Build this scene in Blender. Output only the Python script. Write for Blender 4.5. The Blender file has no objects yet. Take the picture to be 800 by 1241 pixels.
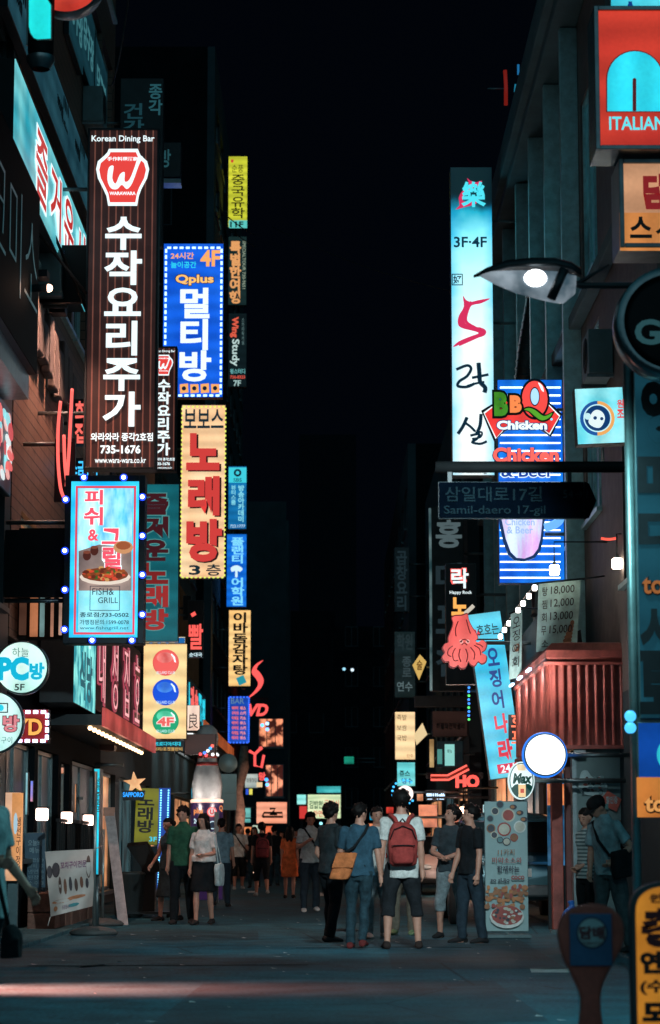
import bpy, bmesh, math, random
from mathutils import Vector, Matrix, Euler, noise
PI = math.pi
R = math.radians
rnd = random.Random(11)
S = bpy.context.scene
COL = S.collection

# ------------------------------------------------------------------ camera
F = 2833.0                                   # focal length in photo pixels (85 mm on a 24 mm wide frame)
CH = 1.2                                     # eye height
TH = math.atan((1023 - 620.5) / F)           # upward tilt
CT, ST = math.cos(TH), math.sin(TH)
cam = bpy.data.objects.new('camera', bpy.data.cameras.new('camera'))
COL.objects.link(cam)
cam.location = (0, 0, CH)
cam.rotation_euler = (PI / 2 + TH, 0, 0)
cam.data.sensor_fit = 'HORIZONTAL'
cam.data.sensor_width = 24
cam.data.lens = 85
cam.data.clip_start = 0.5
cam.data.clip_end = 2000
cam.data.dof.use_dof = True
cam.data.dof.focus_distance = 33
cam.data.dof.aperture_fstop = 3.2
S.camera = cam
S.cycles.use_denoising = True
S.cycles.max_bounces = 5
S.cycles.diffuse_bounces = 3
S.cycles.sample_clamp_indirect = 2.0
S.cycles.sample_clamp_direct = 12.0
S.view_settings.view_transform = 'Standard'
S.view_settings.look = 'None'
S.view_settings.exposure = 0
S.view_settings.gamma = 1

# ------------------------------------------------------------------ night sky: near black ahead, an added fill glow for the lit city behind the viewer
W = bpy.data.worlds.new('World')
S.world = W
W.use_nodes = True
nt = W.node_tree
bg = nt.nodes['Background']
tc = nt.nodes.new('ShaderNodeTexCoord')
sp = nt.nodes.new('ShaderNodeSeparateXYZ')
rp = nt.nodes.new('ShaderNodeValToRGB')
mr = nt.nodes.new('ShaderNodeMapRange')
mr.inputs[1].default_value = -1
mr.inputs[2].default_value = 1
nt.links.new(tc.outputs['Generated'], sp.inputs[0])
nt.links.new(sp.outputs[1], mr.inputs[0])
nt.links.new(mr.outputs[0], rp.inputs[0])
e = rp.color_ramp.elements
e[0].position = 0.0
e[0].color = (.11, .20, .235, 1)
e[1].position = 0.66
e[1].color = (.0005, .0011, .0025, 1)
k = e.new(.13)
k.color = (.045, .125, .155, 1)
k = e.new(.40)
k.color = (.004, .050, .070, 1)
nt.links.new(rp.outputs[0], bg.inputs[0])
bg.inputs[1].default_value = 1.0

def lamp(kind, name, loc, energy, col, size=.1, aim=None, parent=None, spot=60, blend=.4):
    l = bpy.data.lights.new(name, kind)
    l.energy = energy
    l.color = col
    if kind == 'AREA':
        l.size = size
    else:
        l.shadow_soft_size = size
    if kind == 'SPOT':
        l.spot_size = R(spot)
        l.spot_blend = blend
    o = bpy.data.objects.new(name, l)
    COL.objects.link(o)
    o.location = loc
    if aim is not None:
        o.rotation_euler = (Vector(aim) - Vector(loc)).to_track_quat('-Z', 'Y').to_euler()
    if parent:
        o.parent = parent
        o.location = Vector(loc) - parent.location
    return o

# ------------------------------------------------------------------ photo pixel -> world
CAM = Vector((0, 0, CH))
def ray(px, py):
    u, v = (px - 400) / F, (620.5 - py) / F
    return Vector((u, CT - v * ST, ST + v * CT))
def P(px, py, d):                            # point seen at that pixel, d metres up the street
    r = ray(px, py)
    return CAM + r * (d / r.y)
def PX(px, py, X):                           # point seen at that pixel on the facade plane x = X
    r = ray(px, py)
    return CAM + r * (X / r.x)
def G(px, py):                               # point seen at that pixel on the ground
    r = ray(px, py)
    return CAM + r * (-CH / r.z)

# ------------------------------------------------------------------ materials
def lin(h):
    if not isinstance(h, str):
        return tuple(h)
    h = h.lstrip('#')
    c = [int(h[i:i + 2], 16) / 255 for i in (0, 2, 4)]
    return tuple(x / 12.92 if x <= .04045 else ((x + .055) / 1.055) ** 2.4 for x in c)
MATS = {}
def mat(key, col=(.2, .2, .2), rough=.6, metal=0, var=.25, scale=6, bump=0, spec=.5, coat=0, trans=0):
    if key in MATS:
        return MATS[key]
    m = bpy.data.materials.new(key)
    m.use_nodes = True
    n, L = m.node_tree.nodes, m.node_tree.links
    b = n['Principled BSDF']
    c = lin(col)
    b.inputs['Roughness'].default_value = rough
    b.inputs['Metallic'].default_value = metal
    b.inputs['Specular IOR Level'].default_value = spec
    b.inputs['Coat Weight'].default_value = coat
    b.inputs['Transmission Weight'].default_value = trans
    t = n.new('ShaderNodeTexCoord')
    z = n.new('ShaderNodeTexNoise')
    z.inputs['Scale'].default_value = scale
    z.inputs['Detail'].default_value = 6
    z.inputs['Roughness'].default_value = .65
    L.new(t.outputs['Object'], z.inputs['Vector'])
    r = n.new('ShaderNodeValToRGB')
    r.color_ramp.elements[0].position = .3
    r.color_ramp.elements[1].position = .7
    r.color_ramp.elements[0].color = tuple(x * (1 - var) for x in c) + (1,)
    r.color_ramp.elements[1].color = tuple(min(1, x * (1 + var)) for x in c) + (1,)
    L.new(z.outputs[0], r.inputs[0])
    L.new(r.outputs[0], b.inputs['Base Color'])
    if bump:
        bp = n.new('ShaderNodeBump')
        bp.inputs['Strength'].default_value = bump
        bp.inputs['Distance'].default_value = .02
        L.new(z.outputs[0], bp.inputs['Height'])
        L.new(bp.outputs[0], b.inputs['Normal'])
    MATS[key] = m
    return m
def emat(col, s=1.0, col2=None, scale=1.5, sample=True, base=.3, stretch=None, lo=.35, hi=.68):
    """a lit surface: lamp, backlit sign film, lit window"""
    key = 'lit_%s_%.2f_%s_%.1f_%d_%s' % (col, s, col2, scale, sample, stretch)
    if key in MATS:
        return MATS[key]
    m = bpy.data.materials.new(key)
    m.use_nodes = True
    n, L = m.node_tree.nodes, m.node_tree.links
    b = n['Principled BSDF']
    c = lin(col)
    b.inputs['Base Color'].default_value = tuple(x * base for x in c) + (1,)
    b.inputs['Roughness'].default_value = .35
    b.inputs['Emission Color'].default_value = c + (1,)
    b.inputs['Emission Strength'].default_value = s
    if col2:
        c2 = lin(col2)
        t = n.new('ShaderNodeTexCoord')
        z = n.new('ShaderNodeTexNoise')
        z.inputs['Scale'].default_value = scale
        z.inputs['Detail'].default_value = 3
        if stretch:
            mp = n.new('ShaderNodeMapping')
            mp.inputs['Scale'].default_value = stretch
            L.new(t.outputs['Object'], mp.inputs[0])
            L.new(mp.outputs[0], z.inputs['Vector'])
        else:
            L.new(t.outputs['Object'], z.inputs['Vector'])
        r = n.new('ShaderNodeValToRGB')
        r.color_ramp.elements[0].position = lo
        r.color_ramp.elements[1].position = hi
        r.color_ramp.elements[0].color = c + (1,)
        r.color_ramp.elements[1].color = c2 + (1,)
        L.new(z.outputs[0], r.inputs[0])
        # tubes behind the film make soft brighter bands; dust on the film makes fine darker mottling
        wv = n.new('ShaderNodeTexWave'); wv.bands_direction = 'X' if scale > 1.3 else 'Z'
        wv.inputs['Scale'].default_value = .9; wv.inputs['Distortion'].default_value = 1.5; wv.inputs['Detail'].default_value = 1
        dz = n.new('ShaderNodeTexNoise'); dz.inputs['Scale'].default_value = 28; dz.inputs['Detail'].default_value = 4
        tt = n.new('ShaderNodeTexCoord')
        L.new(tt.outputs['Object'], wv.inputs['Vector']); L.new(tt.outputs['Object'], dz.inputs['Vector'])
        m1 = n.new('ShaderNodeMath'); m1.operation = 'MULTIPLY_ADD'; m1.inputs[1].default_value = .3; m1.inputs[2].default_value = .72
        L.new(wv.outputs[1], m1.inputs[0])
        m2 = n.new('ShaderNodeMath'); m2.operation = 'MULTIPLY_ADD'; m2.inputs[1].default_value = .3; L.new(dz.outputs[0], m2.inputs[0]); L.new(m1.outputs[0], m2.inputs[2])
        m3 = n.new('ShaderNodeMath'); m3.operation = 'MULTIPLY'; m3.inputs[1].default_value = s; L.new(m2.outputs[0], m3.inputs[0])
        L.new(m3.outputs[0], b.inputs['Emission Strength'])
        L.new(r.outputs[0], b.inputs['Emission Color'])
    if not sample:
        m.cycles.emission_sampling = 'NONE'
    MATS[key] = m
    return m
def stripes(key, a, b_, per, width, axis=0, emit=0, rough=.5, soft=.02):
    """a panel whose film or boards carry stripes across one axis"""
    if key in MATS:
        return MATS[key]
    m = bpy.data.materials.new(key)
    m.use_nodes = True
    n, L = m.node_tree.nodes, m.node_tree.links
    bs = n['Principled BSDF']
    bs.inputs['Roughness'].default_value = rough
    t = n.new('ShaderNodeTexCoord')
    s = n.new('ShaderNodeSeparateXYZ')
    L.new(t.outputs['Object'], s.inputs[0])
    q = n.new('ShaderNodeMath'); q.operation = 'MULTIPLY'; q.inputs[1].default_value = 1 / per
    L.new(s.outputs[axis], q.inputs[0])
    f = n.new('ShaderNodeMath'); f.operation = 'FRACT'
    L.new(q.outputs[0], f.inputs[0])
    r = n.new('ShaderNodeValToRGB')
    ce = r.color_ramp.elements
    ce[0].position = 0; ce[0].color = lin(b_) + (1,)
    ce[1].position = width; ce[1].color = lin(b_) + (1,)
    x = ce.new(min(.99, width + soft)); x.color = lin(a) + (1,)
    x = ce.new(.995 - soft); x.color = lin(a) + (1,)
    x = ce.new(.999); x.color = lin(b_) + (1,)
    L.new(f.outputs[0], r.inputs[0])
    z = n.new('ShaderNodeTexNoise'); z.inputs['Scale'].default_value = 5; z.inputs['Detail'].default_value = 5
    L.new(t.outputs['Object'], z.inputs['Vector'])
    mx = n.new('ShaderNodeMix'); mx.data_type = 'RGBA'; mx.blend_type = 'MULTIPLY'; mx.inputs[0].default_value = .6
    g = n.new('ShaderNodeValToRGB')
    g.color_ramp.elements[0].position = .25; g.color_ramp.elements[0].color = (.45, .45, .45, 1)
    g.color_ramp.elements[1].position = .65; g.color_ramp.elements[1].color = (1, 1, 1, 1)
    L.new(z.outputs[0], g.inputs[0])
    L.new(r.outputs[0], mx.inputs[6]); L.new(g.outputs[0], mx.inputs[7])
    L.new(mx.outputs[2], bs.inputs['Base Color'])
    if emit:
        L.new(mx.outputs[2], bs.inputs['Emission Color'])
        bs.inputs['Emission Strength'].default_value = emit
    else:
        bp = n.new('ShaderNodeBump'); bp.inputs['Strength'].default_value = .5; bp.inputs['Distance'].default_value = .02
        L.new(r.outputs[0], bp.inputs['Height']); L.new(bp.outputs[0], bs.inputs['Normal'])
    MATS[key] = m
    return m

def graded(key, H, stops, edge, s=1.2):
    """printed sign film whose own colours run from top to bottom, tinted towards its long edges"""
    m = bpy.data.materials.new(key); m.use_nodes = True
    n, L = m.node_tree.nodes, m.node_tree.links
    b = n['Principled BSDF']; b.inputs['Roughness'].default_value = .35; b.inputs['Base Color'].default_value = (.1, .2, .22, 1)
    t = n.new('ShaderNodeTexCoord'); sp = n.new('ShaderNodeSeparateXYZ'); L.new(t.outputs['Object'], sp.inputs[0])
    z = n.new('ShaderNodeTexNoise'); z.inputs['Scale'].default_value = 1.6; z.inputs['Detail'].default_value = 4; L.new(t.outputs['Object'], z.inputs['Vector'])
    a = n.new('ShaderNodeMath'); a.operation = 'MULTIPLY'; a.inputs[1].default_value = 1 / H; L.new(sp.outputs[2], a.inputs[0])
    c = n.new('ShaderNodeMath'); c.operation = 'MULTIPLY_ADD'; c.inputs[1].default_value = .12; L.new(z.outputs[0], c.inputs[0]); L.new(a.outputs[0], c.inputs[2])
    r = n.new('ShaderNodeValToRGB'); e_ = r.color_ramp.elements
    e_[0].position, e_[0].color = stops[0][0], lin(stops[0][1]) + (1,)
    e_[1].position, e_[1].color = stops[-1][0], lin(stops[-1][1]) + (1,)
    for p, col in stops[1:-1]:
        q = e_.new(p); q.color = lin(col) + (1,)
    L.new(c.outputs[0], r.inputs[0])
    ab = n.new('ShaderNodeMath'); ab.operation = 'ABSOLUTE'; L.new(sp.outputs[0], ab.inputs[0])
    z2 = n.new('ShaderNodeMath'); z2.operation = 'MULTIPLY_ADD'; z2.inputs[1].default_value = .35; L.new(z.outputs[0], z2.inputs[0]); L.new(ab.outputs[0], z2.inputs[2])
    mr_ = n.new('ShaderNodeMapRange'); mr_.inputs[1].default_value = .36; mr_.inputs[2].default_value = .62; mr_.inputs[3].default_value = 0; mr_.inputs[4].default_value = .75
    L.new(z2.outputs[0], mr_.inputs[0])
    mx = n.new('ShaderNodeMix'); mx.data_type = 'RGBA'; mx.blend_type = 'MULTIPLY'; mx.inputs[7].default_value = lin(edge) + (1,)
    L.new(mr_.outputs[0], mx.inputs[0]); L.new(r.outputs[0], mx.inputs[6])
    L.new(mx.outputs[2], b.inputs['Emission Color']); b.inputs['Emission Strength'].default_value = s
    MATS[key] = m
    return m

DARK = mat('dark_cabinet_metal', (.012, .022, .027), .5, .1, spec=.3)
BLACK = mat('black_paint', (.005, .007, .008), .6, spec=.2)
STEEL = mat('grey_steel', (.16, .2, .21), .4, .8)
GREYM = mat('grey_paint', (.08, .14, .155), .5)  # teal cast of the lighting put into this grey
TEALM = mat('sign_cabinet_aluminium', (.2, .26, .28), .35, .7)

# ------------------------------------------------------------------ mesh builder
class MB:
    def __init__(s):
        s.v, s.f, s.m, s.mats, s.smooth = [], [], [], [], []
    def mi(s, m):
        if m not in s.mats:
            s.mats.append(m)
        return s.mats.index(m)
    def add(s, vs, fs, m, smooth=False):
        o = len(s.v)
        k = s.mi(m)
        s.v += [tuple(v) for v in vs]
        for f in fs:
            s.f.append([o + i for i in f]); s.m.append(k); s.smooth.append(smooth)
        return s
    def box(s, a, b, m):
        x0, y0, z0 = (min(p, q) for p, q in zip(a, b))
        x1, y1, z1 = (max(p, q) for p, q in zip(a, b))
        vs = [(x0, y0, z0), (x1, y0, z0), (x1, y1, z0), (x0, y1, z0), (x0, y0, z1), (x1, y0, z1), (x1, y1, z1), (x0, y1, z1)]
        return s.add(vs, [(0, 3, 2, 1), (4, 5, 6, 7), (0, 1, 5, 4), (1, 2, 6, 5), (2, 3, 7, 6), (3, 0, 4, 7)], m)
    def loft(s, rings, m, caps=True, smooth=True, closed=False):
        n = len(rings[0])
        vs = [p for r in rings for p in r]
        fs = []
        K = len(rings)
        for i in range(K if closed else K - 1):
            j = (i + 1) % K
            for a in range(n):
                b = (a + 1) % n
                fs.append((i * n + a, i * n + b, j * n + b, j * n + a))
        if caps and not closed:
            fs.append(tuple(range(n - 1, -1, -1)))
            fs.append(tuple((K - 1) * n + a for a in range(n)))
        return s.add(vs, fs, m, smooth)
    def tube(s, pts, r, m, n=10, caps=True):
        pts = [Vector(p) for p in pts]
        rs = r if isinstance(r, (list, tuple)) else [r] * len(pts)
        rings = []
        up = None
        for i, p in enumerate(pts):
            t = (pts[min(i + 1, len(pts) - 1)] - pts[max(i - 1, 0)])
            t = t.normalized() if t.length > 1e-9 else Vector((0, 0, 1))
            if up is None:
                up = Vector((0, 0, 1)) if abs(t.z) < .9 else Vector((0, 1, 0))
            a = t.cross(up)
            a = a.normalized() if a.length > 1e-6 else Vector((1, 0, 0))
            b = t.cross(a).normalized()
            up = -b if (-b).dot(up) >= 0 else b
            rings.append([p + a * math.cos(2 * PI * k / n) * rs[i] + b * math.sin(2 * PI * k / n) * rs[i] for k in range(n)])
        return s.loft(rings, m, caps)
    def cyl(s, a, b, r, m, n=16, r2=None):
        return s.tube([a, b], [r, r if r2 is None else r2], m, n)
    def ell(s, c, r, m, n=14, k=9, rot=None):
        c = Vector(c)
        r = (r, r, r) if not isinstance(r, (tuple, list)) else r
        rings = []
        for i in range(1, k):
            th = PI * i / k
            ring = []
            for j in range(n):
                ph = 2 * PI * j / n
                v = Vector((r[0] * math.sin(th) * math.cos(ph), r[1] * math.sin(th) * math.sin(ph), -r[2] * math.cos(th)))
                ring.append(c + (rot @ v if rot else v))
            rings.append(ring)
        return s.loft(rings, m)
    def lathe(s, c, prof, m, n=20, axis='Z', caps=True):
        c = Vector(c)
        rings = []
        for r, h in prof:
            ring = []
            for j in range(n):
                a = 2 * PI * j / n
                if axis == 'Z':
                    ring.append(c + Vector((r * math.cos(a), r * math.sin(a), h)))
                else:                         # round disc that faces the viewer
                    ring.append(c + Vector((r * math.cos(a), -h, r * math.sin(a))))
            rings.append(ring)
        return s.loft(rings, m, caps)
    def prism(s, pts, y0, y1, m, smooth=False):
        """outline in x,z extruded from y0 (front) to y1 (back)"""
        n = len(pts)
        ar = sum(pts[i][0] * pts[(i + 1) % n][1] - pts[(i + 1) % n][0] * pts[i][1] for i in range(n))
        if ar < 0:
            pts = pts[::-1]
        vs = [(x, y0, z) for x, z in pts] + [(x, y1, z) for x, z in pts]
        fs = [tuple(range(n)), tuple(range(2 * n - 1, n - 1, -1))]
        fs += [(i, n + i, n + (i + 1) % n, (i + 1) % n) for i in range(n)]
        return s.add(vs, fs, m, smooth)
    def build(s, name, parent=None, bevel=0, label=None, kind=None):
        me = bpy.data.meshes.new(name)
        me.from_pydata(s.v, [], s.f)
        for m in s.mats:
            me.materials.append(m)
        me.polygons.foreach_set('material_index', s.m)
        me.polygons.foreach_set('use_smooth', s.smooth)
        me.update()
        o = bpy.data.objects.new(name, me)
        COL.objects.link(o)
        if parent:
            o.parent = parent
        if bevel:
            b = o.modifiers.new('bevel', 'BEVEL'); b.width = bevel; b.segments = 2; b.limit_method = 'ANGLE'
        if label:
            o['label'] = label
        if kind:
            o['kind'] = kind
        return o

def thing(name, label, cat, loc=(0, 0, 0), yaw=0, group=None, roll=0):
    o = bpy.data.objects.new(name, None)
    COL.objects.link(o)
    o.empty_display_size = .2
    o.location = loc
    o.rotation_euler = (0, roll, yaw)
    o['label'] = label
    o['category'] = cat
    if group:
        o['group'] = group
    return o
def tag(o, label, cat, group=None):
    o['label'] = label; o['category'] = cat
    if group:
        o['group'] = group
    return o
def spline(pts, n=6, closed=True):
    out = []
    K = len(pts)
    for i in range(K if closed else K - 1):
        p = [Vector(pts[(i + j) % K] if closed else pts[max(0, min(K - 1, i + j))]) for j in (-1, 0, 1, 2)]
        for q in range(n):
            t = q / n
            out.append(.5 * ((2 * p[1]) + (p[2] - p[0]) * t + (2 * p[0] - 5 * p[1] + 4 * p[2] - p[3]) * t * t + (3 * p[1] - p[0] - 3 * p[2] + p[3]) * t ** 3))
    if not closed:
        out.append(Vector(pts[-1]))
    return [tuple(v) for v in out]

# ------------------------------------------------------------------ lettering: Blender's own built-in typeface turned into mesh
TMP = bpy.data.scenes.new('scratch')
def evaluated_mesh(o):
    TMP.collection.objects.link(o)
    TMP.view_layers[0].update()
    dg = TMP.view_layers[0].depsgraph
    me = bpy.data.meshes.new_from_object(o.evaluated_get(dg))
    TMP.collection.objects.unlink(o)
    return me
GL = {}
def glyph(ch, bold=0, shear=0, res=3):
    key = (ch, bold, shear)
    if key not in GL:
        c = bpy.data.curves.new('t', 'FONT')
        c.body = ch
        c.offset = bold
        c.shear = shear
        c.resolution_u = res
        c.fill_mode = 'FRONT'
        c.extrude = .02
        o = bpy.data.objects.new('t', c)
        me = evaluated_mesh(o)
        vs = [tuple(v.co) for v in me.vertices]
        fs = [tuple(p.vertices) for p in me.polygons]
        bpy.data.objects.remove(o); bpy.data.curves.remove(c); bpy.data.meshes.remove(me)
        GL[key] = (vs, fs)
    return GL[key]
# ------------------------------------------------------------------ a sign: cabinet, face, lettering, lamps
class Sign:
    def __init__(s, name, label, cat, rect=None, d=None, th=.22, cab=None, face=None, group=None, yaw=0, roll=0,
                 frame=.0, wall=None, origin=None, size=None, uv=False, body=True, nbr=2, brz=None):
        s.uvm = uv
        if origin is None:
            x0, y0, x1, y1 = rect
            a, b = P((x0 + x1) / 2, y1, d), P((x0 + x1) / 2, y0, d)
            o = Vector(((a.x + b.x) / 2, d, a.z))
            s.o = o
            s.W = (P(x1, (y0 + y1) / 2, d) - P(x0, (y0 + y1) / 2, d)).x / max(.2, math.cos(yaw))
            s.H = b.z - a.z
        else:
            s.o = Vector(origin)
            s.W, s.H = size
        s.rot = Euler((0, roll, yaw)).to_matrix()
        s.root = thing(name, label, cat, s.o, yaw, group, roll)
        s.th = th
        s.layer = 0
        s.front = -th / 2
        if body:
            cab = cab or DARK
            m = MB()
            f = frame
            m.box((-s.W / 2 - f, s.front + .012, -f), (s.W / 2 + f, th / 2, s.H + f), cab)
            if f:                                       # raised rim
                for a, b in (((-s.W / 2 - f, 0), (-s.W / 2 + .01, 1)), ((s.W / 2 - .01, 0), (s.W / 2 + f, 1))):
                    m.box((a[0], s.front - .03, -f), (b[0], s.front + .01, s.H + f), cab)
                m.box((-s.W / 2 + .012, s.front - .028, -f), (s.W / 2 - .012, s.front + .01, .01), cab)
                m.box((-s.W / 2 + .012, s.front - .028, s.H - .01), (s.W / 2 - .012, s.front + .01, s.H + f), cab)
            m.build('cabinet', s.root, .006)
            if face:
                MB().box((-s.W / 2 + .008, s.front, .008), (s.W / 2 - .008, s.front + .012, s.H - .008), face).build('face_panel', s.root)
        if wall is not None:
            lo = -s.W / 2 if wall < s.o.x else s.W / 2
            wx = wall - s.o.x
            for i in range(nbr):
                z = s.H * (i + .5) / nbr if nbr > 1 else s.H * .5
                if brz:
                    z = brz[i]
                MB().tube([(lo * .9, th / 2 * .5, z), (wx, th / 2 * .5, z)], .03, STEEL, 8).build('bracket', s.root)
    def loc(s, px, py):
        if s.uvm:
            return ((px - .5) * s.W, (1 - py) * s.H)
        n = s.rot @ Vector((0, 1, 0))
        r = ray(px, py)
        fo = s.o + n * s.front
        t = (fo - CAM).dot(n) / r.dot(n)
        l = s.rot.transposed() @ (CAM + r * t - s.o)
        return (l.x, l.z)
    def lbox(s, b):
        (xa, za), (xb, zb) = s.loc(b[0], b[1]), s.loc(b[2], b[3])
        return min(xa, xb), min(za, zb), max(xa, xb), max(za, zb)
    def up(s):
        s.layer += 1
        return s.front - .002 - .004 * s.layer
    def text(s, t, box, m, bold=.0, vertical=False, name='lettering', shear=0, turn=0, depth=.004, label=None, keep=True):
        x0, z0, x1, z1 = s.lbox(box)
        y = s.up()
        mb = MB()
        def put(vs, fs, bx, dst):
            a0, b0, a1, b1 = bx
            d0, e0, d1, e1 = dst
            out = []
            for vx, vy, vz in vs:
                p, q = (vx - a0) / (a1 - a0), (vy - b0) / (b1 - b0)
                if turn == -90:
                    p, q = q, 1 - p
                elif turn == 90:
                    p, q = 1 - q, p
                out.append((d0 + p * (d1 - d0), y - (vz / .02) * depth * .5, e0 + q * (e1 - e0)))
            mb.add(out, fs, m)
        if vertical:
            n = len(t)
            for i, ch in enumerate(t):
                if ch == ' ':
                    continue
                vs, fs = glyph(ch, bold, shear)
                if not vs:
                    continue
                zt = z1 - (z1 - z0) * i / n
                zb = z1 - (z1 - z0) * (i + 1) / n
                hangul = ord(ch) > 0x2E80
                if hangul:
                    bx = (-.0, -.12, .92, .86)
                else:
                    xs = [v[0] for v in vs]; ys = [v[1] for v in vs]
                    cx = (min(xs) + max(xs)) / 2
                    bx = (cx - .45, -.12, cx + .45, .84)
                put(vs, fs, bx, (x0, zb, x1, zt))
        else:
            vs, fs = glyph(t, bold, shear)
            xs = [v[0] for v in vs]; ys = [v[1] for v in vs]
            put(vs, fs, (min(xs), min(ys), max(xs), max(ys)), (x0, z0, x1, z1))
        return mb.build(name, s.root, label=label)
    def poly(s, pts, m, name='panel', depth=.004, sm=0, closed=True):
        l = [s.loc(*p) for p in pts]
        if sm:
            l = [(p[0], p[1]) for p in spline([(a, b, 0) for a, b in l], sm)]
        y = s.up()
        mb = MB()
        mb.prism(l, y, y + depth, m)
        return mb.build(name, s.root)
    def rect(s, box, m, name='panel', depth=.004):
        x0, z0, x1, z1 = s.lbox(box)
        y = s.up()
        return MB().box((x0, y, z0), (x1, y + depth, z1), m).build(name, s.root)
    def disc(s, cx, cy, r, m, name='disc', ry=None, depth=.004, n=28):
        x, z = s.loc(cx, cy)
        x2, _ = s.loc(cx + r, cy)
        _, z2 = s.loc(cx, cy - (ry or r))
        rx, rz = abs(x2 - x), abs(z2 - z)
        y = s.up()
        return MB().prism([(x + rx * math.cos(2 * PI * i / n), z + rz * math.sin(2 * PI * i / n)) for i in range(n)], y, y + depth, m).build(name, s.root)
    def blobs(s, items, name='picture'):
        """printed picture made of many small shapes: (cx, cy, rx, ry, material)"""
        mb = MB()
        base = s.up()
        for i, (cx, cy, rx, ry, m) in enumerate(items):
            x, z = s.loc(cx, cy)
            x2, _ = s.loc(cx + rx, cy)
            _, z2 = s.loc(cx, cy - ry)
            a, b = abs(x2 - x), abs(z2 - z)
            y = base - .0006 * i
            mb.prism([(x + a * math.cos(2 * PI * q / 14), z + b * math.sin(2 * PI * q / 14)) for q in range(14)], y, y + .0005, m)
        s.layer += int(len(items) * .0006 / .004) + 1
        return mb.build(name, s.root)
    def stroke(s, pts, w, m, name='neon_tube', off=.05, sm=0, n=8):
        l = [s.loc(*p) for p in pts]
        y = s.front - off
        p3 = [(a, y, b) for a, b in l]
        if sm:
            p3 = spline(p3, sm, False)
        return MB().tube(p3, w, m, n).build(name, s.root)
    def outline(s, box, w, m, name='border', depth=.004):
        x0, z0, x1, z1 = s.lbox(box)
        y = s.up()
        mb = MB()
        mb.box((x0, y, z0), (x1, y + depth, z0 + w), m).box((x0, y, z1 - w), (x1, y + depth, z1), m)
        mb.box((x0, y, z0 + w), (x0 + w, y + depth, z1 - w), m).box((x1 - w, y, z0 + w), (x1, y + depth, z1 - w), m)
        return mb.build(name, s.root)
    def leds(s, box, nx, nz, w, l, m, name='led_border'):
        x0, z0, x1, z1 = s.lbox(box)
        y = s.front - .03
        H_ = MB().box((-l / 2, 0, -w / 2), (l / 2, .02, w / 2), m).build('led_lamp', s.root)
        V_ = MB().box((-w / 2, 0, -l / 2), (w / 2, .02, l / 2), m).build('led_lamp', s.root)
        spots = [(H_, x0 + (x1 - x0) * (i + .5) / nx, z) for i in range(nx) for z in (z0, z1)]
        spots += [(V_, x, z0 + (z1 - z0) * (i + .5) / nz) for i in range(nz) for x in (x0, x1)]
        used = set()
        for o, x, z in spots:
            if o in used:
                o = o.copy(); COL.objects.link(o); o.parent = s.root
            else:
                used.add(o)
            o.location = (x, y, z)
    def bulb(s, px, py, r, m, name='bulb'):
        x, z = s.loc(px, py)
        return MB().ell((x, s.front - .03 - .004 * s.layer, z), r, m, 10, 7).build(name, s.root)

# ------------------------------------------------------------------ buildings: walls with real openings, framed panes set back in them
GLASS = mat('dark_window_glass', (.012, .02, .024), .08, 0, .3, 2, spec=.8)
FRAME = mat('window_frame_metal', (.1, .15, .16), .35, .6)
def facade(root, axis, plane, a0, a1, z0, z1, wins, wm, th=.3, sgn=1, fm=None, glass=None, mull=1, name='wall', sill=True, dep=.14):
    """axis 'x': wall in the plane x = plane running along y; axis 'y': wall in the plane y = plane running along x.
       sgn: direction (along the plane's normal) into the building. wins: (a0, a1, z0, z1[, pane material])"""
    o = root.location
    def B(mb, a, b, p, q, za, zb, m):
        if axis == 'x':
            mb.box((plane + sgn * p - o.x, a - o.y, za - o.z), (plane + sgn * q - o.x, b - o.y, zb - o.z), m)
        else:
            mb.box((a - o.x, plane + sgn * p - o.y, za - o.z), (b - o.x, plane + sgn * q - o.y, zb - o.z), m)
    As = sorted({a0, a1} | {w[0] for w in wins} | {w[1] for w in wins})
    Zs = sorted({z0, z1} | {w[2] for w in wins} | {w[3] for w in wins})
    mb = MB()
    for j in range(len(Zs) - 1):
        run = None
        for i in range(len(As) - 1):
            ca, cz = (As[i] + As[i + 1]) / 2, (Zs[j] + Zs[j + 1]) / 2
            solid = not any(w[0] < ca < w[1] and w[2] < cz < w[3] for w in wins)
            if solid:
                run = [As[i], As[i + 1]] if run is None else [run[0], As[i + 1]]
            if (not solid or i == len(As) - 2) and run:
                B(mb, run[0], run[1], 0, th, Zs[j], Zs[j + 1], wm)
                run = None
    mb.build(name, root)
    fm = fm or FRAME
    for w in wins:
        a, b, za, zb = w[:4]
        if len(w) > 5 and w[5] == 'open':
            continue
        g = w[4] if len(w) > 4 and w[4] else (glass or GLASS)
        f = MB()
        t = .06
        for (p, q, u, v) in ((a, a + t, za, zb), (b - t, b, za, zb), (a + t, b - t, za, za + t), (a + t, b - t, zb - t, zb)):
            B(f, p, q, dep - .05, dep + .04, u, v, fm)
        for i in range(mull):
            c = a + (b - a) * (i + 1) / (mull + 1)
            B(f, c - .025, c + .025, dep - .04, dep + .03, za + t, zb - t, fm)
        fo = f.build('window', root)
        pn = MB(); B(pn, a + t, b - t, dep - .005, dep + .01, za + t, zb - t, g)
        po = pn.build('pane', fo)
        if sill:
            sb = MB(); B(sb, a - .05, b + .05, -.08, dep - .052, za - .07, za - .003, fm)
            sb.build('sill', fo)

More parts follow.
